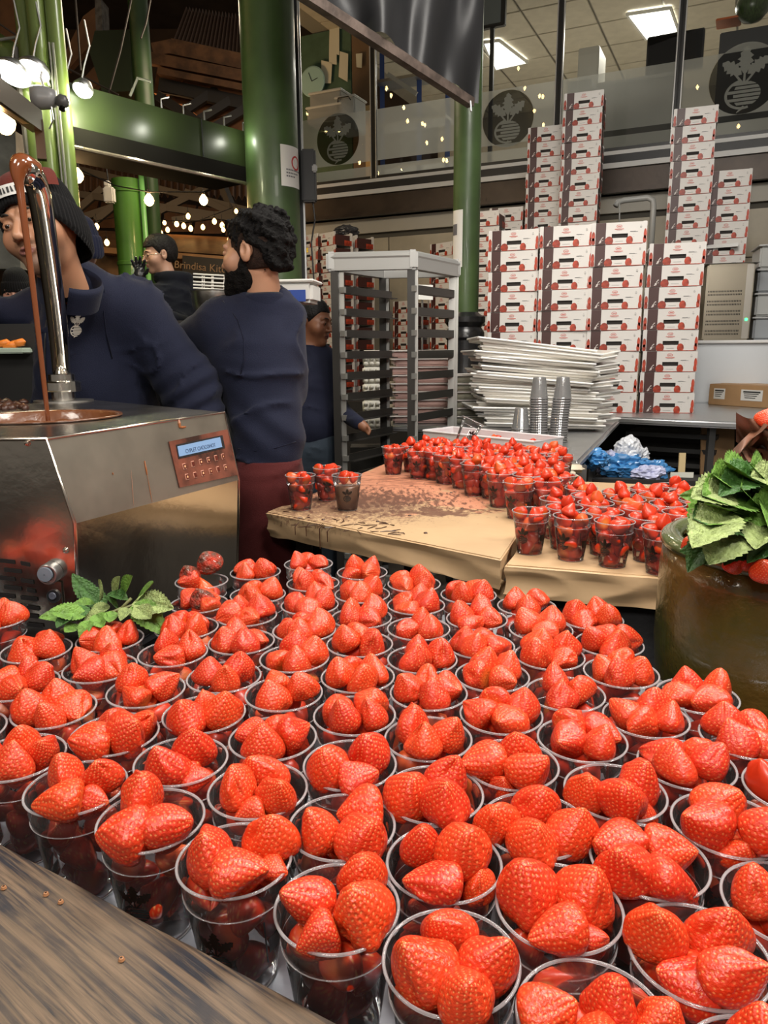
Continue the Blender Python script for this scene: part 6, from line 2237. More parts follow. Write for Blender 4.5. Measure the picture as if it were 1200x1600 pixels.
for pts in (((1210, 830), (1170, 790), (1130, 757)), ((1220, 800), (1180, 760), (1160, 735)), ((1200, 850), (1185, 800), (1190, 740)), ((1150, 800), (1120, 760), (1095, 757))):
    MB().tube([pt(x, y, 1.16) for x, y in pts], .003, 6).build('stem', STEMM, bq, True)
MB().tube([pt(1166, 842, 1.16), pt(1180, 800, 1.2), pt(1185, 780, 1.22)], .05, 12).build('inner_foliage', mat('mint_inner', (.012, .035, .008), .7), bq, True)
for i, (x, y, Z, sz, lb) in enumerate([(1172, 870, 1.10, .040, 'whole red strawberry under the mint leaves in the green pot'), (1194, 890, 1.06, .038, 'orange lit strawberry at the front rim of the green pot'), (1080, 852, 1.13, .035, 'small strawberry peeping by the rim at the left of the pot'), (1150, 878, 1.10, .035, 'half hidden strawberry left of the whole one in the green pot'), (1240, 860, 1.12, .05, 'strawberry in the pot beyond the mint at the picture edge')]):
    berry(pt(x, y, Z), (rL.uniform(-.6, .6), -.5, .6), sz, rL.uniform(0, 6), rL.choice(HI), lb, 'strawberries in the green pot')
for k in range(46):
    a, rr = k * 2.4, .165 * math.sqrt((k + .5) / 46)
    stuff_berry((PC.x + rr * math.cos(a), PC.y + rr * math.sin(a), PC.z + .225 + .02 * rL.random()), (rL.uniform(-1, 1), rL.uniform(-1, 1), .6), .042, rL, True)
for k in range(22):
    a, rr = rL.uniform(0, 6.28), rL.uniform(.02, .13)
    b = PC + Vector((rr * math.cos(a) + .02, rr * math.sin(a), PHT - .04 + rL.uniform(0, .06)))
    put_leaf(bq, b, (math.cos(a), math.sin(a), rL.uniform(-.2, .5)), (0, 0, 1), rL.uniform(.05, .085), rL.choice((LEAFD, LEAFM, LEAFM, LEAFL)), rL)
# brown wrap above
t = thing('brown_wrap', 'folded chocolate brown wrapping sheet around strawberries above the mint', 'wrap', pt(1190, 700, 1.25))
WR = mat('brown_wrap_paper', (.16, .065, .035), .5, bump=.3, bscale=12, var=.3, vscale=8)
A_, B2, C2, D2 = pt(1126, 728, 1.16), pt(1150, 712, 1.2), pt(1192, 640, 1.24), pt(1170, 652, 1.14)


def wf(u, v):
    p = pt(1128 + 62 * u + 10 * math.sin(v * 3), 726 - 66 * u**.8 + 14 * v * (1 - .3 * u), 1.2 - .05 * math.sin(v * PI) + .03 * math.sin(u * 9 + 4 * v))
    return p


MB().grid(wf, 24, 12).build('sheet', WR, t, True)
MB().grid(lambda u, v: pt(1150 + 75 * u, 690 - 46 * v + 10 * math.sin(u * 5), 1.24 + .05 * math.sin(u * 6 + v * 3)), 20, 14).build('sheet', WR, t, True)
MB().grid(lambda u, v: pt(1158 + 60 * u, 690 + 24 * v + 8 * math.sin(u * 8), 1.2 + .04 * math.sin(u * 7 - v * 3)), 20, 10).build('sheet', WR, t, True)
MB().tube([pt(1196, 700, 1.25), pt(1194, 790, 1.2)], [.02, .028], 12).build('wrapped_stem', WR, t, True)
berry(pt(1198, 652, 1.19), (.2, -.4, .8), .032, 1, HI[2], 'strawberry held in the brown wrap above the mint', 'strawberries in the green pot')

# mint by the machine
mb2 = thing('mint_bunch', 'small bunch of mint leaves lying between the chocolate machine and the cups', 'mint', onz(180, 985, ZT0))
ml = [(150, 940, 118, 905, LEAFD, 1.20), (165, 950, 130, 915, LEAFD, 1.2), (190, 935, 215, 900, LEAFM, 1.18), (180, 940, 190, 900, LEAFL, 1.18), (210, 940, 268, 948, LEAFL, 1.14), (215, 935, 243, 912, LEAFM, 1.16), (208, 945, 255, 978, LEAFM, 1.13), (212, 950, 240, 972, LEAFL, 1.12), (200, 950, 188, 965, LEAFL, 1.12),
      (170, 945, 140, 960, LEAFL, 1.15), (160, 955, 130, 975, LEAFL, 1.13), (130, 965, 68, 952, LEAFM, 1.12), (135, 960, 75, 958, LEAFM, 1.11), (120, 975, 100, 990, LEAFM, 1.1), (140, 970, 125, 992, LEAFM, 1.1), (150, 960, 165, 985, LEAFM, 1.12), (175, 955, 170, 975, LEAFM, 1.12), (150, 945, 120, 935, LEAFM, 1.16), (160, 935, 165, 905, LEAFL, 1.17), (185, 950, 160, 935, LEAFD, 1.16), (200, 935, 175, 925, LEAFD, 1.17), (110, 960, 90, 985, LEAFD, 1.1), (140, 950, 105, 960, LEAFD, 1.12)]
for (x0, y0, x1, y1, m_, Z) in ml:
    pxleaf(mb2, x0, y0, x1, y1, Z + .01, Z - .02, m_, rL, (rL.uniform(-.3, .3), -.5, .8))
for pts in (((190, 950), (150, 968), (95, 985)), ((210, 945), (180, 955), (140, 962)), ((205, 935), (190, 950), (175, 975))):
    MB().tube([pt(x, y, 1.15) for x, y in pts], .0025, 6).build('stem', STEMM, mb2, True)

# one object for all remaining berries
V = np.concatenate(stuff[0])
Fq = np.concatenate(stuff[1])
cc = np.concatenate(stuff[2])
o = obj('strawberries', np_mesh('strawberries', V, Fq, BM, True, cc), None)
tag(o, 'remaining red strawberries packed inside the clear cups and tub', None, None, 'stuff')
print('stuff faces', len(Fq))
# ================================================================== CHOCOLATE MACHINE
MS = mat('machine_steel', (.56, .52, .46), .16, 1., bump=.04, bscale=30, var=.12, vscale=5)
MT = mat('machine_top_steel', (.50, .49, .47), .22, 1., bump=.12, bscale=18, var=.25, vscale=9)
mA = pt(73, 686, 1.28)
zt = mA.z
mB = mA + Vector((.34, .94, 0)).normalized() * .57
dC = onz(157, 626, zt) - mB
dG = Vector((-1, .02, 0))
dl = dG.normalized()
mE = mB + dC.normalized() * .85
mG = mA + dl * .62
zb = .862
mc = thing('chocolate_machine', 'stainless chocolate melting machine with a keypad and pouring pipe at the left', 'machine', ((mA.x + mE.x) / 2, (mA.y + mE.y) / 2, zb))
near, far = onz(70, 668, zt), onz(70, 641, zt)
bc = (near + far) / 2
br = min((far - near).length / 2, (onz(187, 650, zt) - bc).length)
br = max(br, .15)
bm = bmesh.new()


def bl_(pts):
    vs = [bm.verts.new(p) for p in pts]
    for a, b in zip(vs, vs[1:] + vs[:1]):
        bm.edges.new((a, b))


bl_([mA, mB, mE, mG])
bl_([bc + Vector((br * math.cos(a), br * math.sin(a), 0)) for a in np.linspace(0, 2 * PI, 57)[:-1]])
bmesh.ops.triangle_fill(bm, edges=bm.edges[:], use_beauty=True, normal=(0, 0, 1))
me = bpy.data.meshes.new('machine_top')
inv = pmat(mc).inverted()
for v in bm.verts:
    v.co = inv @ v.co
bm.to_mesh(me)
bm.free()
me.materials.append(MT)
obj('machine_top', me, mc)
off = -dl * .034
kA = mA + off - Vector((0, 0, .150))
_n = (kA - mA).cross(mB - mA).normalized()
kB = onpl(373, 750, mA, _n)
bA = Vector((kA.x - .016, kA.y + .004, zb))
bB = Vector((kB.x - .018, kB.y + .006, zb))
MB().add([mA, mB, kB, kA], [(0, 1, 2, 3)]).build('upper_panel', mat('machine_upper_steel', (.58, .53, .44), .40, 1., bump=.10, bscale=9, var=.35, vscale=5), mc)
MB().add([kA, kB, bB, bA], [(0, 1, 2, 3)]).build('lower_panel', MS, mc)
MB().add([mG, mA, kA, bA, Vector((mG.x, mG.y, zb))], [(0, 1, 2, 3, 4)]).build('side_panel', MS, mc)
MB().add([mB, mE, Vector((mE.x, mE.y, zb)), bB, kB], [(0, 1, 2, 3, 4)]).build('rear_panel', MS, mc)
MB().tube([mG, mA, kA, bA], .0035, 8).tube([mA, mB, kB, bB], .003, 8).build('edge_bead', mat('bead_steel', (.66, .58, .50), .18, 1.), mc, True)
# bowl
MB().lathe([(br, 0), (br + .006, .003), (br + .004, .006), (br - .004, .002), (br - .008, -.03), (br - .05, -.12), (.001, -.15)], 56, Matrix.Translation(bc)).build('bowl', mat('choc_coated_bowl', (.14, .05, .02), .25, coat=.5, bump=.3, bscale=30), mc, True)
ch = MB()
ch.grid(lambda u, v: Vector((bc.x + (br - .012) * u * math.cos(2 * PI * v), bc.y + (br - .012) * u * math.sin(2 * PI * v), zt - .026 + .004 * math.sin(u * 14) * (1 - u) + .010 * u**6 * abs(math.sin(v * 40)))), 16, 72)
ch.build('melted_chocolate', mat('melted_chocolate', (.13, .045, .018), .2, coat=.5), mc, True)
# crust on the far left rim
rc = random.Random(2)
for k in range(26):
    x, y = rc.uniform(-10, 42), rc.uniform(626, 641)
    q = onz(x, y, zt)
    MB().lathe([(.001, .012), (.008, .009), (.012, .003), (.010, 0)], 7, Matrix.Translation(q) @ Matrix.Rotation(rc.uniform(0, 3), 4, 'Z') @ Matrix.Diagonal((rc.uniform(.7, 1.8), rc.uniform(.7, 1.4), rc.uniform(.6, 1.3), 1))).build('chocolate_crust', DCH, mc, True)
# keypad on the upper panel
upn = (kA - mA).cross(mB - mA).normalized()
if upn.dot(CAM - mA) < 0:
    upn = -upn


def mp_(px, py, o=0.):
    return onpl(px, py, mA + upn * o, upn)


kp = MB().slab([mp_(x, y, .001) for x, y in ((263, 690), (354, 671), (371, 742), (280, 762))], upn * .002)
kp = kp.build('keypad', mat('keypad_brown', (.20, .06, .035), .25, coat=.6, var=.6, vscale=14, dark=(.035, .013, .008)), mc)
MB().slab([mp_(x, y, .003) for x, y in ((274.5, 695), (347, 680), (351, 700), (278.5, 717))], upn * .0012).build('display_frame', BLACK, kp)
MB().slab([mp_(x, y, .0045) for x, y in ((277, 697.5), (343.5, 683), (347, 698.5), (280, 713.5))], upn * .0008).build('display', mat('lcd_blue', (.16, .26, .42), .35, emit=(.20, .33, .55), estr=.25), kp)
a, b = mp_(284, 707, .0058), mp_(342, 694, .0058)
dwn = mp_(311, 702, .0058) - mp_(309, 694, .0058)
text('CVPLET CHOCOHOT', .0125 * 1.0, mat('lcd_text', (.03, .06, .13), .5), kp, frame((a + b) / 2, b - a, -dwn), 'display_lettering', .0001)
b1_ = [(385, 630), (490, 600), (590, 575), (685, 550), (780, 525), (865, 505), (418, 760), (518, 738), (615, 715), (712, 690), (805, 665), (897, 640)]
for i, (x, y) in enumerate(b1_):
    q = mp_(240 + x / 8, 650 + y / 8, .0035)
    fr_ = frame(q, mB - mA, mA - kA)
    MB().bbox((0, 0, 0), (.0125, .0135, .002), .0008, fr_).build('key', mat('key_rim', (.55, .28, .2), .35), kp)
    k2 = MB().bbox((0, 0, .0012), (.0095, .0105, .001), .0003, fr_)
    k2.build('key_face', mat('key_face', (.10, .018, .010), .3), kp)
    if i % 3 != 1:
        MB().add([fr_ @ Vector((.0028 * math.cos(t_), .0028 * math.sin(t_), .0019)) for t_ in np.linspace(0, 2 * PI, [9, 4, 7, 5][i % 4])[:-1]], [tuple(range([8, 3, 6, 4][i % 4]))]).build('key_icon', mat('key_icon', (.75, .42, .22), .4), kp, fix=False)
# chocolate runs on panel
for (x0, y0, x1, y1, w_) in ((279, 655, 281, 668, .004), (281, 668, 290, 667, .003), (226, 720, 230, 742, .0018), (230, 742, 238, 785, .0006), (205, 735, 209, 790, .0004), (176, 738, 177, 742, .001)):
    a, b = mp_(x0, y0, .001), mp_(x1, y1, .001)
    MB().tube([a, (a + b) / 2, b], [w_ * .5, w_, w_ * .6], 6).build('chocolate_run', mat('choc_orange_run', (.30, .10, .03), .3), mc)
# left side: vents, knob, button, screws
sn = dl.cross(Vector((0, 0, 1))).normalized()
if sn.dot(CAM - mA) < 0:
    sn = -sn


def lp_(px, py, o=0.):
    return onpl(px, py, mA + sn * o, sn)


for r_ in range(8):
    for k in range(3):
        x0 = -40 + k * 36 + (r_ % 2) * 10
        y0 = 868 + r_ * 13.5 + (x0 + 40) * .12
        x1 = min(x0 + 27, 46 + r_ * 3)
        if x1 - x0 < 8:
            continue
        MB().slab([lp_(x, y, .0005) for x, y in ((x0, y0), (x1, y0 + 3), (x1 + 1, y0 + 9), (x0 + 1, y0 + 6))], sn * .0006).build('vent_slot', mat('slot_black', (.006, .005, .005), .6), mc)


def face_lathe(px, py, prof, m_, name, n=24):
    q = lp_(px, py, 0)
    M_ = frame(q, -dl, Vector((0, 0, 1)))
    if (M_.to_3x3() @ Vector((0, 0, 1))).dot(sn) < 0:
        M_ = frame(q, dl, Vector((0, 0, 1)))
    return MB().lathe(prof, n, M_).build(name, m_, mc, 'auto')


face_lathe(82, 893, [(.001, 0), (.019, 0), (.019, .018), (.017, .022), (.015, .022), (.015, .018), (.001, .018)], DSTEEL, 'knob')
face_lathe(79, 892, [(.001, .020), (.014, .0205), (.013, .024), (.001, .0245)], mat('knob_grey_blue', (.16, .19, .23), .35), 'knob_cap')
MB().slab([lp_(x, y, .001) for x, y in ((73, 905), (96, 909), (99, 948), (78, 946))], sn * .003).build('switch_plate', mat('bead_steel', (.66, .58, .50), .18, 1.), mc)
face_lathe(86, 930, [(.001, .004), (.012, .004), (.012, .008), (.009, .008), (.009, .006), (.001, .007)], BLACK, 'push_button')
face_lathe(85, 929, [(.001, .008), (.007, .008), (.006, .010), (.001, .010)], mat('button_face', (.10, .11, .14), .3), 'button_cap')
for x, y in ((43, 692), (103, 860)):
    face_lathe(x, y, [(.001, .006), (.004, .005), (.006, 0)], mat('bead_steel', (.66, .58, .50), .18, 1.), 'screw', 12)
# pouring pipe
CHROME = mat('chrome_pipe', (.70, .66, .60), .07, 1.)
pb0 = onz(100, 627, zt)
Zb_ = proj(pb0)[2]
L0 = onz(77, 661, zt - .02)
z_lo, z_hi = L0.z, 2.3
for _ in range(40):
    zm_ = (z_lo + z_hi) / 2
    if proj(Vector((L0.x, L0.y, zm_)))[1] > 266:
        z_lo = zm_
    else:
        z_hi = zm_
tip = Vector((L0.x, L0.y, zm_))
Zt_ = proj(tip)[2]
pipe = thing('pouring_pipe', 'tall chrome pouring pipe leaning over the chocolate bowl in front of the beanie man', 'pipe', pb0)
up0 = pt(97, 590, Zb_)
print('pipe Z', Zb_, Zt_, 'A', mA, 'zt', zt, 'br', br)
cl_ = [pb0 + Vector((0, 0, .03)), up0, pt(91, 520, Zb_ + (Zt_ - Zb_) * .24), pt(84, 460, Zb_ + (Zt_ - Zb_) * .42), pt(73, 380, Zb_ + (Zt_ - Zb_) * .64), pt(63, 315, Zb_ + (Zt_ - Zb_) * .82), pt(55, 284, Zb_ + (Zt_ - Zb_) * .9), pt(46, 270, Zt_ + .02), pt(38, 268, Zt_)]


def smooth_path(P, n=6):
    out = []
    for i in range(len(P) - 1):
        p0, p1, p2, p3 = P[max(i - 1, 0)], P[i], P[i + 1], P[min(i + 2, len(P) - 1)]
        for k in range(n):
            t_ = k / n
            out.append(.5 * ((2 * p1) + (p2 - p0) * t_ + (2 * p0 - 5 * p1 + 4 * p2 - p3) * t_**2 + (3 * p1 - p0 - 3 * p2 + p3) * t_**3))
    return out + [P[-1]]


MB().tube(smooth_path(cl_), .0265, 24).build('pipe', CHROME, pipe, True)
Mb = Matrix.Translation(pb0)
MB().lathe([(.001, .0), (.085, 0), (.085, .004), (.001, .004)], 40, Mb).build('base_plate', STEEL, pipe, 'auto')
MB().lathe([(.034, .004), (.034, .028), (.050, .030), (.053, .034), (.053, .056), (.049, .060), (.038, .062), (.038, .080), (.027, .084)], 32, Mb).build('flange', mat('flange_steel', (.60, .57, .52), .2, 1.), pipe, 'auto')
MB().box((.045, -.02, .045), (.016, .03, .03), Mb).build('clamp', mat('flange_steel', (.60, .57, .52), .2, 1.), pipe)
CHS = mat('flowing_chocolate', (.17, .048, .015), .14, coat=.8)
cs_ = thing('chocolate_stream', 'stream of melted brown chocolate pouring from the pipe tip into the bowl', 'chocolate', Vector((L0.x, L0.y, zt)))
sp0 = [tip + Vector((.012, .03, .004)), tip + Vector((.0, .0, .012)), tip + Vector((-.006, -.012, -.01)), tip + Vector((-.004, -.014, -.05)), tip + Vector((-.002, -.014, -.12)), Vector((L0.x, L0.y - .010, (tip.z + zt) / 2)), Vector((L0.x, L0.y - .004, zt - .03))]
MB().tube(smooth_path(sp0), [(.024 if i < 7 else .024 - (i - 7) * .0016 if i < 17 else max(.0050, .0090 - .0002 * (i - 17))) for i in range(37)], 20).build('stream', CHS, cs_, True)
MB().lathe([(.001, .004), (.010, .003), (.018, 0)], 16, Matrix.Translation(L0 + Vector((0, -.004, .002)))).build('pool_ripple', CHS, cs_, True)
# stand below machine
poly_table('machine_stand', 'dark stand carrying the chocolate machine', [(bA + Vector((.0, .02, 0))).xy, (bB + Vector((0, .02, 0))).xy, mE.xy, mG.xy], zb - .002, .03, BLACK, 'stand', [(-.75, 1.6), (-.6, 2.0), (-1.3, 2.0)])
# second bowl behind at the left
q = onz(8, 604, zt + .01)
bw_ = thing('steel_bowl', 'round steel bowl lid behind the chocolate machine at the left edge', 'bowl', (q.x, q.y, q.z - .08))
MB().lathe([(.001, .0), (.14, 0), (.145, .055), (.15, .06), (.155, .064), (.15, .070), (.12, .068), (.11, .060), (.001, .058)], 40).build('bowl_body', DSTEEL, bw_, 'auto', world=False)
MB().lathe([(.105, .070), (.13, .074), (.13, .078), (.105, .078)], 40, closed=True).build('lid_ring', mat('lid_ring_grey', (.45, .46, .44), .3, .5), bw_, 'auto', world=False)
MB().box((0, 0, -(q.z - .08) / 2), (.3, .2, q.z - .08)).build('stand', DARK, bw_, world=False)
q = pt(15, 570, 2.9)
MB().bbox((q.x, q.y, q.z - .3), (.5, .3, .9), .01).build('prep_box', mat('dark_prep', (.012, .012, .012), .5), label='dark prep cabinet at the left edge behind the chocolate machine', cat='cabinet')
for k, (x, y) in enumerate(((4, 537), (16, 540), (28, 536))):
    q2 = pt(x, y, 2.7)
    MB().lathe([(.001, -.03), (.012, -.02), (.014, .02), (.001, .03)], 10, Matrix.Translation(q2) @ Matrix.Rotation(R(80), 4, 'Y')).build('carrot_stick', mat('carrot_orange', (.75, .22, .03), .4), label='orange food piece, %s on the dark prep cabinet' % ['leftmost', 'middle', 'rightmost'][k], cat='food', smooth=True)
MB().bbox(pt(16, 548, 2.72), (.14, .1, .02), .004).build('paper_tray', mat('mint_tray', (.5, .6, .5), .5), label='pale tray with orange food on the dark prep cabinet', cat='tray')

# ================================================================== PEOPLE
def wob(P, f, seed, ax=(1, 1, 1)):
    rs = np.random.RandomState(seed)
    s_ = 0
    for k in range(6):
        v = rs.normal(size=3)
        v = v / np.linalg.norm(v) * f * rs.uniform(.6, 1.6) * np.array(ax)
        s_ = s_ + np.sin(P[0] * v[0] + P[1] * v[1] + P[2] * v[2] + rs.uniform(0, 6.28))
    return s_ / 6


def skin_mat(name, rough=.45):
    mt = mat(name, (.5, .3, .2), rough, bump=.08, bscale=350)
    nt = mt.node_tree
    a = nt.nodes.new('ShaderNodeVertexColor')
    a.layer_name = 'Col'
    nt.links.new(a.outputs[0], nt.nodes['Principled BSDF'].inputs['Base Color'])
    return mt


SKIN = skin_mat('skin')


class Head:
    def __init__(s, root, c, f, up, sc, tone, neck_to, lips=(.35, .12, .10), res=.0032, stubble=None, mouth_open=0.):
        s.root, s.c, s.sc = root, Vector(c), sc
        y = -Vector(f).normalized()
        z = Vector(up)
        z = (z - y * z.dot(y)).normalized()
        x = y.cross(z)
        s.M = Matrix(((x.x, y.x, z.x), (x.y, y.y, z.y), (x.z, y.z, z.z)))
        nk = s.loc(neck_to)

        def F_(X, Y, Z):
            P = (X, Y, Z)
            A = np.abs(X)
            Q = (A, Y, Z)
            d = s_ell(P, (0, .014, .030), (.075, .095, .086))
            d = smin(d, s_ell(P, (0, -.028, -.045), (.056, .060, .062)), .035)
            d = smin(d, s_ell(P, (0, -.066, -.096), (.022, .020, .018)), .028)
            d = smin(d, s_ell(Q, (.046, -.052, -.028), (.024, .026, .026)), .03)
            d = smin(d, s_cone(Q, (.012, -.083, .020), (.044, -.074, .020), .009, .007), .016)
            d = ssub(d, s_ell(Q, (.031, -.098, .002), (.019, .014, .012)), .014)
            d = smin(d, s_cone(P, (0, -.084, .010), (0, -.106, -.030), .007, .0105), .012)
            d = smin(d, s_ell(Q, (.012, -.094, -.035), (.0085, .010, .007)), .006)
            d = ssub(d, s_ell(Q, (.007, -.099, -.043), (.0035, .006, .003)), .002)
            # lids
            d = smin(d, s_ell(Q, (.031, -.0775, .0015), (.0165, .0115, .0105)), .004)
            d = ssub(d, s_ell(Q, (.031, -.0925, .000), (.0125, .010, .0034)), .002)
            # lips
            d = smin(d, s_cone(Q, (.004, -.0925, -.0575), (.021, -.083, -.0600), .0055, .0025), .005)
            d = smin(d, s_cone(Q, (0, -.0900, -.0680), (.018, -.0825, -.0640), .0068, .003), .005)
            d = ssub(d, s_ell(P, (0, -.097, -.0625), (.022, .012, .0009 + .003 * mouth_open)), .002)
            # ears
            e = s_ell(Q, (.078, .012, -.004), (.009, .018, .030))
            e = ssub(e, s_ell(Q, (.087, .008, .002), (.008, .010, .016)), .004)
            d = smin(d, e, .006)
            d = smin(d, s_cone(P, (0, .020, -.055), tuple(nk), .048, .060), .025)
            return d
        lo_ = (-.10, min(-.125, nk.y - .075), min(-.13, nk.z - .03))
        hi_ = (.10, max(.125, nk.y + .075), .125)
        lo_ = (min(-.10, nk.x - .07), lo_[1], lo_[2])
        hi_ = (max(.10, nk.x + .07), hi_[1], hi_[2])
        V, Fq = nets(F_, lo_, hi_, res)
        col = np.tile(np.array(tone), (len(V), 1))
        A = np.abs(V[:, 0])
        lp2 = np.clip(1 - (((A) / .024)**2 + ((V[:, 2] + .0625) / .0105)**2 + ((V[:, 1] + .090) / .016)**2), 0, 1)
        lp2 = np.clip(lp2 * 3, 0, 1)[:, None]
        col = col * (1 - lp2) + np.array(lips) * lp2
        blush = np.exp(-(((A - .045) / .02)**2 + ((V[:, 2] + .02) / .02)**2))[:, None] * .25
        col = col * (1 - blush) + np.array((tone[0] * 1.05, tone[1] * .72, tone[2] * .7)) * blush
        if stubble:
            st = np.clip((-.038 - V[:, 2]) * 40, 0, 1) * np.clip((-.0 - V[:, 1]) * 40, 0, 1) * np.clip((V[:, 2] + .13) * 40, 0, 1)
            st = np.maximum(st, np.exp(-((V[:, 2] + .047) / .006)**2) * (A < .03) * (V[:, 1] < -.07))
            st = (st * stubble * (1 - lp2[:, 0]))[:, None]
            col = col * (1 - st) + np.array((.03, .018, .012)) * st
        W_ = s.world(V)
        inv_ = np.array(pmat(root).inverted())
        W_ = W_ @ inv_[:3, :3].T + inv_[:3, 3]
        obj('head', np_mesh('head', W_, Fq, SKIN, True, col), root)
        s.eyes(tone)

    def loc(s, p):
        return s.M.transposed() @ (Vector(p) - s.c) / s.sc

    def world(s, V):
        return (np.asarray(V) * s.sc) @ np.array(s.M).T + np.array(s.c)

    def T(s):
        return Matrix.Translation(s.c) @ s.M.to_4x4() @ Matrix.Diagonal((s.sc, s.sc, s.sc, 1))

    def eyes(s, tone):
        T_ = s.T()
        for sx in (-1, 1):
            e = MB().lathe([(.0001, .0103)] + [(.0103 * math.sin(a), .0103 * math.cos(a)) for a in np.linspace(.1, PI - .05, 12)] + [(.0001, -.0103)], 20, T_ @ Matrix.Translation((sx * .031, -.0765, .0)) @ Matrix.Rotation(R(90), 4, 'X')).build('eye', mat('eye_white', (.50, .44, .40), .3), s.root, True)
            MB().lathe([(.0001, .0110), (.0035, .0106), (.0062, .0088)], 16, T_ @ Matrix.Translation((sx * .031, -.0765, .0)) @ Matrix.Rotation(R(90), 4, 'X')).build('iris', mat('iris_dark', (.015, .008, .004), .1), s.root, True)
            MB().tube([T_ @ Vector((sx * x, y, z)) for x, y, z in ((.014, -.090, .0195), (.026, -.090, .0245), (.038, -.083, .0245), (.048, -.070, .018))], [.0016 * s.sc, .003 * s.sc, .0028 * s.sc, .001], 6).build('eyebrow', mat('brow_black', (.012, .009, .007), .7), s.root, True)

    def shell(s, name, fn_, lo_, hi_, res, m_, cols=None):
        V, Fq = nets(fn_, lo_, hi_, res)
        W_ = s.world(V)
        inv_ = np.array(pmat(s.root).inverted())
        W_ = W_ @ inv_[:3, :3].T + inv_[:3, 3]
        return obj(name, np_mesh(name, W_, Fq, m_, True, cols(V) if cols else None), s.root)


def beanie(h, zf, zb_, cuff_m, crown_m, front_m=None, ribs=70, slouch=(0, .01, .0), top=.125):
    """knitted hat: zf / zb_ are the heights of its lower edge at forehead and nape"""
    T_ = h.T()

    def surf(u, v, thick, v0, v1):
        th = 2 * PI * u
        vv = v0 + (v1 - v0) * v
        # lower edge height by direction, front = -Y
        fr = .5 - .5 * math.sin(th)
        ze = zb_ + (zf - zb_) * (.5 - .5 * math.sin(th))**1.8
        k = vv
        ph = k * PI / 2
        z = ze + (top - ze) * math.sin(ph)
        rr = math.cos(ph)**.55 if k < 1 else 0
        rad = 1 + thick + .018 * math.cos(ribs * th) * (1 - .6 * k)
        # follow the skull
        x = .083 * rr * rad * math.cos(th)
        y = .014 + .103 * rr * rad * math.sin(th)
        lowk = max(0, -.02 - z) / .08
        x *= 1 - .10 * lowk
        return T_ @ Vector((x + slouch[0] * k, y + slouch[1] * k, z + slouch[2] * k))
    nu = ribs * 6
    MB().grid(lambda u, v: surf(u, v, 0, .02, 1), nu, 26).build('beanie_crown', crown_m, h.root, True)
    MB().grid(lambda u, v: surf(u, v, .075 + .02 * math.sin(v * PI) - (.07 if v < .02 or v > .98 else 0), 0.0, .36), nu, 12).build('beanie_cuff', cuff_m, h.root, True)


def cloth(root, name, fn_, lo_, hi_, res, m_, cols=None):
    lo_, hi_ = np.array(lo_), np.array(hi_)
    V, Fq = nets(fn_, lo_, hi_, res)
    inv_ = np.array(pmat(root).inverted())
    W_ = V @ inv_[:3, :3].T + inv_[:3, 3]
    return obj(name, np_mesh(name, W_, Fq, m_, True, cols(V) if cols else None), root)


def caps(L, k=.05, folds=.006, seed=0, ff=22):
    """smooth union of tapered limbs; L: (a, ra, b, rb)"""
    L = [(tuple(a), ra, tuple(b), rb) for a, ra, b, rb in L]

    def F_(X, Y, Z):
        P = (X, Y, Z)
        d = None
        for a, ra, b, rb in L:
            e = s_cone(P, a, b, ra, rb)
            d = e if d is None else smin(d, e, k)
        if folds:
            w1 = wob(P, ff, seed, (1, 1, .8))
            w2 = wob(P, ff * 2.1, seed + 1, (.6, .6, 1.5))
            d = d + folds * w1 - folds * 1.6 * np.clip(1 - np.abs(w2) * 5, 0, 1)**2 * np.clip(.5 + 2 * w1, 0, 1)
        return d
    pts = np.array([p for a, ra, b, rb in L for p in (np.array(a) - ra, np.array(a) + ra, np.array(b) - rb, np.array(b) + rb)])
    return F_, pts.min(0) - .03, pts.max(0) + .03


def fabric(name, col, rough=.85):
    m_ = mat(name, col, rough, bump=.35, bscale=420, var=.12, vscale=6, spec=.15)
    m_.node_tree.nodes['Principled BSDF'].inputs['Sheen Weight'].default_value = .06
    m_.node_tree.nodes['Principled BSDF'].inputs['Sheen Roughness'].default_value = .4
    return m_


NAVY = fabric('navy_fleece', (.0130, .0155, .033))
NAVY2 = fabric('navy_cotton', (.009, .011, .026))
BLK = fabric('black_cotton', (.007, .008, .013))
MAROON = fabric('maroon_cotton', (.075, .014, .014))
JEANS = fabric('blue_denim', (.035, .048, .066))
KNITB = fabric('black_knit', (.005, .005, .0055))
KNITR = fabric('maroon_knit', (.12, .025, .018))
DKTR = fabric('dark_trousers', (.012, .012, .014))


def legs(root, hip, m_, w_=.10, r0_=.11, name='trousers', depth=0.):
    h0 = Vector(hip)
    L = []
    for sx in (-1, 1):
        kn = Vector((h0.x + sx * w_, h0.y + .0, h0.z * .53))
        an = Vector((h0.x + sx * w_, h0.y + .02, .10))
        L += [(Vector((h0.x + sx * w_ * .8, h0.y, h0.z)), r0_, kn, r0_ * .66), (kn, r0_ * .66, an, r0_ * .5)]
    L.append((h0 + Vector((-w_ * .5, 0, .02)), r0_, h0 + Vector((w_ * .5, 0, .02)), r0_))
    F_, a, b = caps(L, .05, .005, 3)
    a[2] = max(a[2], .05)
    cloth(root, name, F_, a, b, .016, m_)
    for sx in (-1, 1):
        MB().bbox((h0.x + sx * w_, h0.y - .05, .045), (.10, .28, .09), .035).build('shoe', BLACK, root, True)


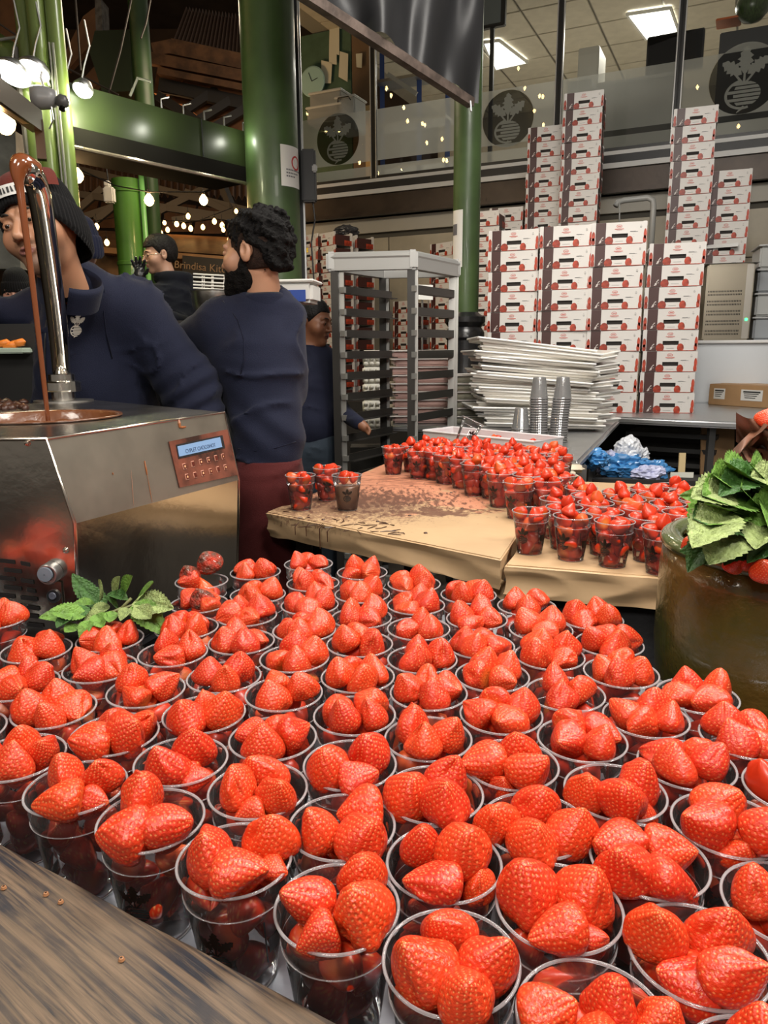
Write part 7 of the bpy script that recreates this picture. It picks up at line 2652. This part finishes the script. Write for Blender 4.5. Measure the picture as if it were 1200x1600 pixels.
# ---- man with beanie
m1 = thing('person', 'man in black and maroon beanie and navy fleece leaning behind the chocolate machine', 'person', (pt(170, 600, 2.35).x, pt(170, 600, 2.35).y, 0))
TONE1 = (.40, .20, .115)
nk1 = pt(100, 452, 2.16)
h1 = Head(m1, pt(66, 355, 2.02), (-.20, -.97, -.04), (-.21, .02, .97), 1.14, TONE1, nk1, (.24, .10, .085), .003, .55, .6)
T1 = h1.T()
beanie(h1, .040, -.078, KNITB, KNITB, ribs=64, slouch=(0, .02, 0))
# maroon front crown and label


def crownpatch(u, v):
    th = -PI / 2 + (u - .5) * 2.6
    z = .072 + .056 * math.sin(v * PI / 2)
    rr = math.cos(v * PI / 2 * .96)**.55
    return T1 @ Vector((.083 * 1.06 * rr * math.cos(th), .014 + .02 * v + .103 * 1.06 * rr * math.sin(th), z))


MB().grid(crownpatch, 60, 16).build('maroon_crown', KNITR, m1, True)


def lab(u, v):
    th = -PI / 2 + (-.30 + u * .85)
    z = .056 + .024 * v
    return T1 @ Vector((.083 * 1.115 * math.cos(th), .014 + .103 * 1.115 * math.sin(th), z))


MB().grid(lab, 12, 3).build('hat_label', mat('label_white', (.7, .69, .66), .5), m1, True)
lt = MB()
for k in range(7):
    u0 = .08 + k * .12
    p_ = [lab(u0, .25), lab(u0 + .07, .25), lab(u0 + .07 * (1 if k % 2 else .5), .75), lab(u0, .75)]
    ctr_ = T1 @ Vector((0, .014, .06))
    p_ = [q + (q - ctr_).normalized() * .0012 for q in p_]
    lt.add(p_, [(0, 1, 2, 3)])
lt.build('label_print', mat('print_black', (.03, .03, .03), .6), m1, fix=False)
# fleece
L1 = [(pt(115, 455, 2.28), .085, pt(150, 560, 2.50), .17), (pt(150, 560, 2.50), .17, pt(185, 720, 2.62), .17),
      (pt(112, 452, 2.26), .078, pt(205, 488, 2.42), .095),
      (pt(208, 490, 2.42), .100, pt(296, 600, 2.46), .086), (pt(298, 606, 2.46), .088, pt(338, 740, 2.44), .062),
      (pt(92, 530, 2.30), .07, pt(112, 650, 2.46), .12)]
F1_, a1_, b1x = caps(L1, .06, .013, 5, 19)


def F1b(X, Y, Z):
    d = F1_(X, Y, Z)
    # elbow folds
    e = pt(312, 630, 2.42)
    r_ = np.sqrt((X - e.x)**2 + (Y - e.y)**2 + (Z - e.z)**2)
    d = d + .010 * np.exp(-(r_ / .14)**2) * np.sin((Z - .6 * X) * 95)
    nk_ = s_cone((X, Y, Z), tuple(nk1 - Vector((0, 0, .05))), tuple(nk1 + Vector((-.02, -.03, .25))), .062, .064)
    return np.maximum(d, -nk_)


F1o = cloth(m1, 'fleece', F1b, a1_, b1x, .010, NAVY)
legs(m1, pt(190, 760, 2.66) * 1.0, DKTR)


def collar(h, root, base, axis, r_, hh, m_, a0, a1, flare=.012, name='collar', thick=.008):
    ax = Vector(axis).normalized()
    x = ax.cross(Vector((0, 1, .1))).normalized()
    y = ax.cross(x)

    def g(u, v):
        a = a0 + (a1 - a0) * u
        k = v if v <= .5 else 1 - v
        k *= 2
        out = thick if v > .5 else 0
        rr = r_ + out + flare * k
        return base + ax * hh * k + (x * math.cos(a) + y * math.sin(a)) * rr
    return MB().grid(g, 48, 10).build(name, m_, root, True)


axn = (h1.c - nk1)
collar(h1, m1, nk1 + Vector((.010, 0, -.035)), axn + Vector((.10, .0, .1)), .076, .080, NAVY, R(-250), R(70), .006)
from mathutils.bvhtree import BVHTree


def bvh_of(o):
    M_ = pmat(o.parent) if o.parent else Matrix.Identity(4)
    me_ = o.data
    return BVHTree.FromPolygons([M_ @ v.co for v in me_.vertices], [tuple(p.vertices) for p in me_.polygons])


def on_mesh(bv, px, py, lift=.0015):
    d = ray(px, py).normalized()
    hit = bv.ray_cast(CAM, d)
    if hit[0] is None:
        return None
    n = hit[1] if hit[1].dot(d) < 0 else -hit[1]
    return hit[0] + n * lift


bv = bvh_of(F1o)
em_ = MB()
for p in TURNIP:
    q = [on_mesh(bv, 120 + x * 17 + y * 3, 507 - y * 21, .003) for x, y in p]
    if None not in q:
        em_.add(q, [tuple(range(len(q)))])
em_.build('chest_emblem', mat('emblem_cream', (.72, .68, .60), .6), m1, fix=False)
zp = [on_mesh(bv, x, y, .002) for x, y in ((74, 500), (71, 530), (70, 560), (72, 590), (75, 620))]
zp = [q for q in zp if q]
if len(zp) > 1:
    MB().tube(zp, .003, 6).build('zip', BLACK, m1, True)
sm = [on_mesh(bv, x, y, .0005) for x, y in ((168, 430), (163, 455), (162, 490), (166, 520), (175, 560))]
sm = [q for q in sm if q]
if len(sm) > 1:
    MB().tube(sm, .002, 6).build('seam', NAVY2, m1, True)

# ---- man with curly hair
m2 = thing('person', 'bearded man with curly black hair in navy sweatshirt and maroon apron, seen from behind', 'person', (pt(420, 600, 2.4).x, pt(420, 600, 2.4).y, 0))
TONE2 = (.42, .22, .135)
nk2 = pt(410, 464, 2.47)
h2 = Head(m2, pt(398, 396, 2.42), (-.93, .33, -.03), (.0, .0, 1), 1.08, TONE2, nk2, (.3, .13, .1), .0032, .5)
HAIRB = mat('curly_black_hair', (.004, .0035, .0035), .75, bump=.8, bscale=160, spec=.15)


def curly(X, Y, Z):
    P = (X, Y, Z)
    d = s_ell(P, (0, .028, .052), (.090, .096, .078))
    d = smin(d, s_ell(P, (0, .075, .0), (.07, .045, .07)), .03)
    d = d + .014 * wob(P, 130, 3) + .008 * wob(P, 300, 4) + .006 * wob(P, 60, 5)
    # keep off face and ears
    cut = np.maximum(-(Y + .062 - .35 * np.clip(Z - .05, 0, 1)), -1)
    face = np.where((Y < -.058) & (Z < .062), .02, -.02)
    d = np.maximum(d, -.9 * (Y + .074 + .25 * (Z - .05)))
    side = (.062 - np.abs(X))        # temples bare below
    low = (.012 - Z) + .0 * X
    d = np.maximum(d, np.minimum(low, .034 - Y))
    d = np.maximum(d, -(Z + .058))
    return d


h2.shell('curly_hair', curly, (-.12, -.09, -.08), (.12, .16, .17), .0036, HAIRB)


def fade(X, Y, Z):
    P = (X, Y, Z)
    d = s_ell(P, (0, .016, .030), (.0775, .0985, .088))
    d = smin(d, s_ell(P, (0, .03, -.02), (.066, .074, .06)), .03)
    d = d + .0012 * wob(P, 300, 4)
    d = np.maximum(d, -(Z + .055 - .1 * Y))
    d = np.maximum(d, -(Y + .045))
    ear = s_ell((np.abs(X), Y, Z), (.078, .012, -.006), (.016, .024, .036))
    return np.maximum(d, -ear)


h2.shell('faded_sides', fade, (-.1, -.06, -.08), (.1, .13, .13), .0036, mat('faded_hair', (.030, .015, .010), .8, spec=.2, bump=.5, bscale=300, var=.5, vscale=60))


def beardf(X, Y, Z):
    P = (X, Y, Z)
    A = np.abs(X)
    d = s_ell(P, (0, -.030, -.062), (.064, .068, .062))
    d = smin(d, s_ell(P, (0, -.075, -.105), (.034, .032, .034)), .03)
    d = smin(d, s_cone((A, Y, Z), (.070, .002, .0), (.060, -.01, -.05), .008, .012), .02)
    d = d + .004 * wob(P, 180, 9) + .003 * wob(P, 350, 10)
    d = np.maximum(d, (Z + .040) - np.clip((A - .035) * 2.2, 0, .06) + np.clip((Y + .01) * 1.0, -.2, .06))
    mouth = s_ell(P, (0, -.095, -.062), (.022, .02, .012))
    d = np.maximum(d, -mouth)
    return np.maximum(d, Y - .012)


h2.shell('beard', beardf, (-.09, -.13, -.16), (.09, .03, .03), .0032, mat('black_beard', (.005, .004, .0035), .8, spec=.15, bump=.9, bscale=220))
L2 = [(pt(408, 488, 2.50), .10, pt(402, 560, 2.54), .150), (pt(402, 560, 2.54), .150, pt(418, 680, 2.52), .108),
      (pt(352, 505, 2.50), .078, pt(436, 502, 2.54), .078),
      (pt(346, 516, 2.52), .090, pt(275, 548, 2.66), .070), (pt(275, 548, 2.66), .070, pt(205, 560, 2.8), .05),
      (pt(438, 512, 2.54), .072, pt(446, 605, 2.60), .062), (pt(446, 605, 2.60), .060, pt(425, 640, 2.85), .045),
      (pt(418, 680, 2.52), .108, pt(420, 712, 2.52), .108)]
F2_, a2_, b2_ = caps(L2, .05, .012, 15, 17)


def F2b(X, Y, Z):
    d = F2_(X, Y, Z)
    d = d + .006 * np.sin((Z * .9 + X * .8) * 60) * np.exp(-((Z - pt(420, 665, 2.52).z) / .08)**2)
    nk_ = s_cone((X, Y, Z), tuple(nk2 - Vector((0, 0, .05))), tuple(nk2 + Vector((0, 0, .2))), .060, .062)
    return np.maximum(d, -nk_)


F2o = cloth(m2, 'sweatshirt', F2b, a2_, b2_, .010, NAVY)
collar(h2, m2, nk2 + Vector((.0, .0, -.035)), Vector((-.05, 0, 1)), .070, .045, NAVY, 0, 2 * PI, .002)
bv2 = bvh_of(F2o)
for nm, pts in (('seam', ((348, 470), (372, 500), (381, 530), (382, 560), (376, 585))), ('hem_line', ((372, 701), (400, 704), (430, 700), (462, 690)))):
    q = [on_mesh(bv2, x, y, .0005) for x, y in pts]
    q = [v for v in q if v]
    if len(q) > 1:
        MB().tube(q, .0022, 6).build(nm, NAVY2, m2, True)
ap0 = pt(420, 716, 2.52)
Lp = [(Vector((ap0.x, ap0.y, ap0.z)), .110, Vector((ap0.x - .01, ap0.y, ap0.z - .10)), .125), (Vector((ap0.x - .01, ap0.y, ap0.z - .1)), .125, Vector((ap0.x, ap0.y, .5)), .16)]
Fp, ap_, bp_ = caps(Lp, .04, .008, 21, 14)
cloth(m2, 'apron', lambda X, Y, Z: np.maximum(Fp(X, Y, Z), Z - ap0.z), ap_, bp_, .012, MAROON)
legs(m2, (ap0.x, ap0.y, .8), DKTR, .09, .10)

# ---- young man with glasses and black glove
m3 = thing('person', 'young man with glasses and black hoodie raising a black gloved hand', 'person', (pt(275, 500, 3.2).x, pt(275, 500, 3.2).y, 0))
TONE3 = (.48, .27, .18)
nk3 = pt(262, 437, 4.45)
h3 = Head(m3, pt(249, 398, 4.4), (-.86, -.48, -.10), (.05, -.02, 1), .92, TONE3, nk3, (.4, .16, .13), .004, .25)
HAIR3 = mat('dark_brown_hair', (.007, .005, .004), .6, spec=.25, bump=.6, bscale=120)


def hair3(X, Y, Z):
    P = (X, Y, Z)
    d = s_ell(P, (0, .014, .045), (.084, .106, .086))
    d = smin(d, s_ell(P, (0, .05, .0), (.074, .064, .06)), .03)
    d = d + .005 * wob(P, 90, 31, (1, 1, .4)) + .003 * wob(P, 200, 32)
    d = np.maximum(d, -(Z - .048 + np.clip((Y + .05) * 1.4, 0, .10)))
    ear = s_ell((np.abs(X), Y, Z), (.078, .010, -.008), (.02, .024, .036))
    return np.maximum(d, -ear)


h3.shell('hair', hair3, (-.1, -.11, -.07), (.1, .14, .15), .0042, HAIR3)
T3 = h3.T()
for sx in (-1, 1):
    MB().tube([T3 @ Vector((sx * .031 + .022 * math.cos(a), -.094, -.002 + .019 * math.sin(a))) for a in np.linspace(0, 2 * PI, 25)], .0014, 6).build('glasses_rim', mat('gold_wire', (.6, .5, .35), .25, .8), m3, True)
    MB().tube([T3 @ Vector((sx * .053, -.092, 0)), T3 @ Vector((sx * .080, -.02, .002)), T3 @ Vector((sx * .082, .01, -.002))], .0013, 6).build('glasses_temple', mat('gold_wire', (.6, .5, .35), .25, .8), m3, True)
MB().tube([T3 @ Vector((-.010, -.098, .004)), T3 @ Vector((.010, -.098, .004))], .0014, 6).build('glasses_bridge', mat('gold_wire', (.6, .5, .35), .25, .8), m3, True)
L3 = [(pt(275, 462, 4.450), .10, pt(278, 540, 4.500), .16), (pt(278, 540, 4.500), .16, pt(280, 620, 4.500), .15),
      (pt(248, 462, 4.400), .07, pt(300, 460, 4.550), .075),
      (pt(302, 465, 4.550), .075, pt(312, 520, 4.500), .06), (pt(312, 520, 4.500), .06, pt(270, 500, 4.250), .05),
      (pt(246, 466, 4.370), .065, pt(236, 500, 4.250), .05), (pt(236, 500, 4.250), .05, pt(222, 445, 4.170), .038)]
F3_, a3_, b3_ = caps(L3, .04, .006, 25, 18)


def F3b(X, Y, Z):
    d = F3_(X, Y, Z)
    c_ = nk3 + Vector((.03, .02, .01))
    # hood roll
    q = np.sqrt((np.sqrt((X - c_.x)**2 + (Y - c_.y)**2) - .085)**2 + ((Z - c_.z + .35 * (Y - c_.y) * 0) / 1.1)**2) - .032
    d = smin(d, q, .02)
    nk_ = s_cone((X, Y, Z), tuple(nk3 - Vector((0, 0, .02))), tuple(nk3 + Vector((0, -.02, .2))), .054, .058)
    return np.maximum(d, -nk_)


cloth(m3, 'hoodie', F3b, a3_ - .03, b3_ + .03, .011, BLK)
w3 = pt(221, 442, 4.150)
fing = [((213, 421), (209, 413), (206, 407)), ((216, 418), (213, 409), (212, 402)), ((220, 418), (219, 409), (219, 402)), ((223, 421), (225, 413), (226, 407)), ((224, 430), (229, 426), (231, 420))]
LG = [(w3, .030, pt(218, 430, 4.140), .032), (pt(218, 430, 4.140), .030, pt(218, 423, 4.130), .026)]
for a, b, c_ in fing:
    A3, B3, C3 = pt(*a, 4.13), pt(*b, 4.115), pt(*c_, 4.10)
    LG += [(A3, .0095, B3, .0088), (B3, .0088, C3, .0075)]
FG, ag, bg = caps(LG, .006, 0, 0)
cloth(m3, 'glove', FG, ag, bg, .0036, mat('black_rubber_glove', (.012, .012, .013), .25))
legs(m3, (pt(280, 620, 4.500).x, pt(280, 620, 4.500).y, .9), DKTR, .09, .11)

# ---- woman
m4 = thing('person', 'woman with tied back black hair, navy top and jeans beside the tray rack', 'person', (pt(490, 600, 4.22).x, pt(490, 600, 4.22).y, 0))
nk4 = pt(484, 540, 4.26)
h4 = Head(m4, pt(489, 502, 4.22), (.90, -.36, -.16), (.06, 0, 1), 1.14, (.20, .085, .045), nk4, (.13, .05, .045), .004)


def hair4(X, Y, Z):
    P = (X, Y, Z)
    d = s_ell(P, (0, .018, .036), (.081, .101, .086))
    d = smin(d, s_ell(P, (0, .05, -.01), (.074, .064, .06)), .03)
    d = smin(d, s_ell(P, (0, .125, .02), (.045, .04, .045)), .015)
    d = d + .0025 * wob(P, 160, 41, (1, .3, 1))
    d = np.maximum(d, -(Z - .052 + np.clip((Y + .06) * 1.3, 0, .12)))
    ear = s_ell((np.abs(X), Y, Z), (.078, .010, -.010), (.02, .02, .03))
    return np.maximum(d, -ear)


h4.shell('tied_hair', hair4, (-.1, -.11, -.09), (.1, .18, .14), .0042, mat('black_hair', (.004, .0035, .004), .55, bump=.5, bscale=100, spec=.2))
L4 = [(pt(484, 552, 4.30), .108, pt(486, 600, 4.34), .175), (pt(486, 600, 4.34), .175, pt(488, 660, 4.34), .19),
      (pt(462, 562, 4.28), .06, pt(508, 562, 4.30), .065), (pt(510, 565, 4.28), .065, pt(528, 640, 4.22), .05), (pt(528, 640, 4.22), .05, pt(560, 660, 4.07), .038),
      (pt(460, 565, 4.32), .06, pt(455, 640, 4.32), .05)]
F4_, a4_, b4_ = caps(L4, .05, .005, 35, 16)
nkc = lambda X, Y, Z: s_cone((X, Y, Z), tuple(nk4 - Vector((0, 0, .02))), tuple(nk4 + Vector((0, 0, .2))), .05, .052)
cloth(m4, 'navy_top', lambda X, Y, Z: np.maximum(F4_(X, Y, Z), -nkc(X, Y, Z)), a4_, b4_, .012, NAVY)
collar(h4, m4, nk4 + Vector((0, 0, -.03)), Vector((.05, 0, 1)), .060, .04, NAVY, 0, 2 * PI, .002)
LH = [(pt(560, 660, 4.07), .032, pt(570, 668, 4.05), .026)]
for k in range(5):
    LH += [(pt(568 + k, 664 + 2.4 * k, 4.05), .009, pt(578 - abs(k - 2), 668 + 2.6 * k, 4.02), .0075)]
FH, ah, bh_ = caps(LH, .006, 0)


def hcol(V):
    return np.tile(np.array((.20, .085, .045)), (len(V), 1))


cloth(m4, 'hand', FH, ah, bh_, .004, SKIN, hcol)
legs(m4, (pt(488, 690, 4.34).x, pt(488, 690, 4.34).y, pt(488, 700, 4.34).z), JEANS, .08, .135)

# ---- people far left
m5 = thing('person', 'person in black beanie and dark jacket partly hidden at the left edge', 'person', (pt(20, 520, 3.6).x, pt(20, 520, 3.6).y, 0))
nk5 = pt(22, 478, 3.66)
h5 = Head(m5, pt(27, 453, 3.6), (.15, -.93, -.34), (.05, -.3, .95), .80, (.50, .27, .20), nk5, (.4, .16, .13), .0042)
beanie(h5, .010, -.06, KNITB, KNITB, ribs=40)
L5 = [(pt(18, 490, 3.68), .09, pt(14, 560, 3.7), .17), (pt(-5, 492, 3.62), .07, pt(45, 488, 3.7), .07), (pt(45, 490, 3.7), .07, pt(58, 545, 3.66), .06), (pt(14, 560, 3.7), .17, pt(14, 640, 3.7), .16)]
F5_, a5_, b5_ = caps(L5, .05, .006, 45)
nk5f = lambda X, Y, Z: s_cone((X, Y, Z), tuple(nk5 - Vector((0, 0, .05))), tuple(nk5 + Vector((0, 0, .15))), .05, .05)
cloth(m5, 'jacket', lambda X, Y, Z: np.maximum(F5_(X, Y, Z), -nk5f(X, Y, Z)), a5_, b5_, .013, BLK)
legs(m5, (pt(14, 640, 3.7).x, pt(14, 640, 3.7).y, .88), DKTR, .09, .11)
m6 = thing('person', 'person in dark navy hat almost hidden behind the man with the maroon beanie', 'person', (pt(120, 520, 2.9).x, pt(120, 520, 2.9).y, 0))
nk6 = pt(122, 440, 2.95)
h6 = Head(m6, pt(124, 388, 2.9), (-.5, .86, 0), (.0, 0, 1), .95, (.40, .22, .15), nk6, (.3, .13, .1), .0045)
beanie(h6, .03, -.05, NAVY2, NAVY2, ribs=30)
L6 = [(pt(118, 462, 3.0), .10, pt(110, 560, 3.0), .17), (pt(60, 478, 3.0), .07, pt(160, 470, 3.0), .07), (pt(60, 480, 3.0), .065, pt(20, 492, 2.95), .055), (pt(20, 492, 2.95), .055, pt(-30, 478, 2.85), .05), (pt(110, 560, 3.0), .17, pt(110, 640, 3.0), .16)]
F6_, a6_, b6_ = caps(L6, .05, .006, 55)
nk6f = lambda X, Y, Z: s_cone((X, Y, Z), tuple(nk6 - Vector((0, 0, .05))), tuple(nk6 + Vector((0, 0, .15))), .055, .055)
cloth(m6, 'navy_jacket', lambda X, Y, Z: np.maximum(F6_(X, Y, Z), -nk6f(X, Y, Z)), a6_, b6_, .013, NAVY2)
legs(m6, (pt(110, 640, 3.0).x, pt(110, 640, 3.0).y, .88), DKTR, .09, .11)
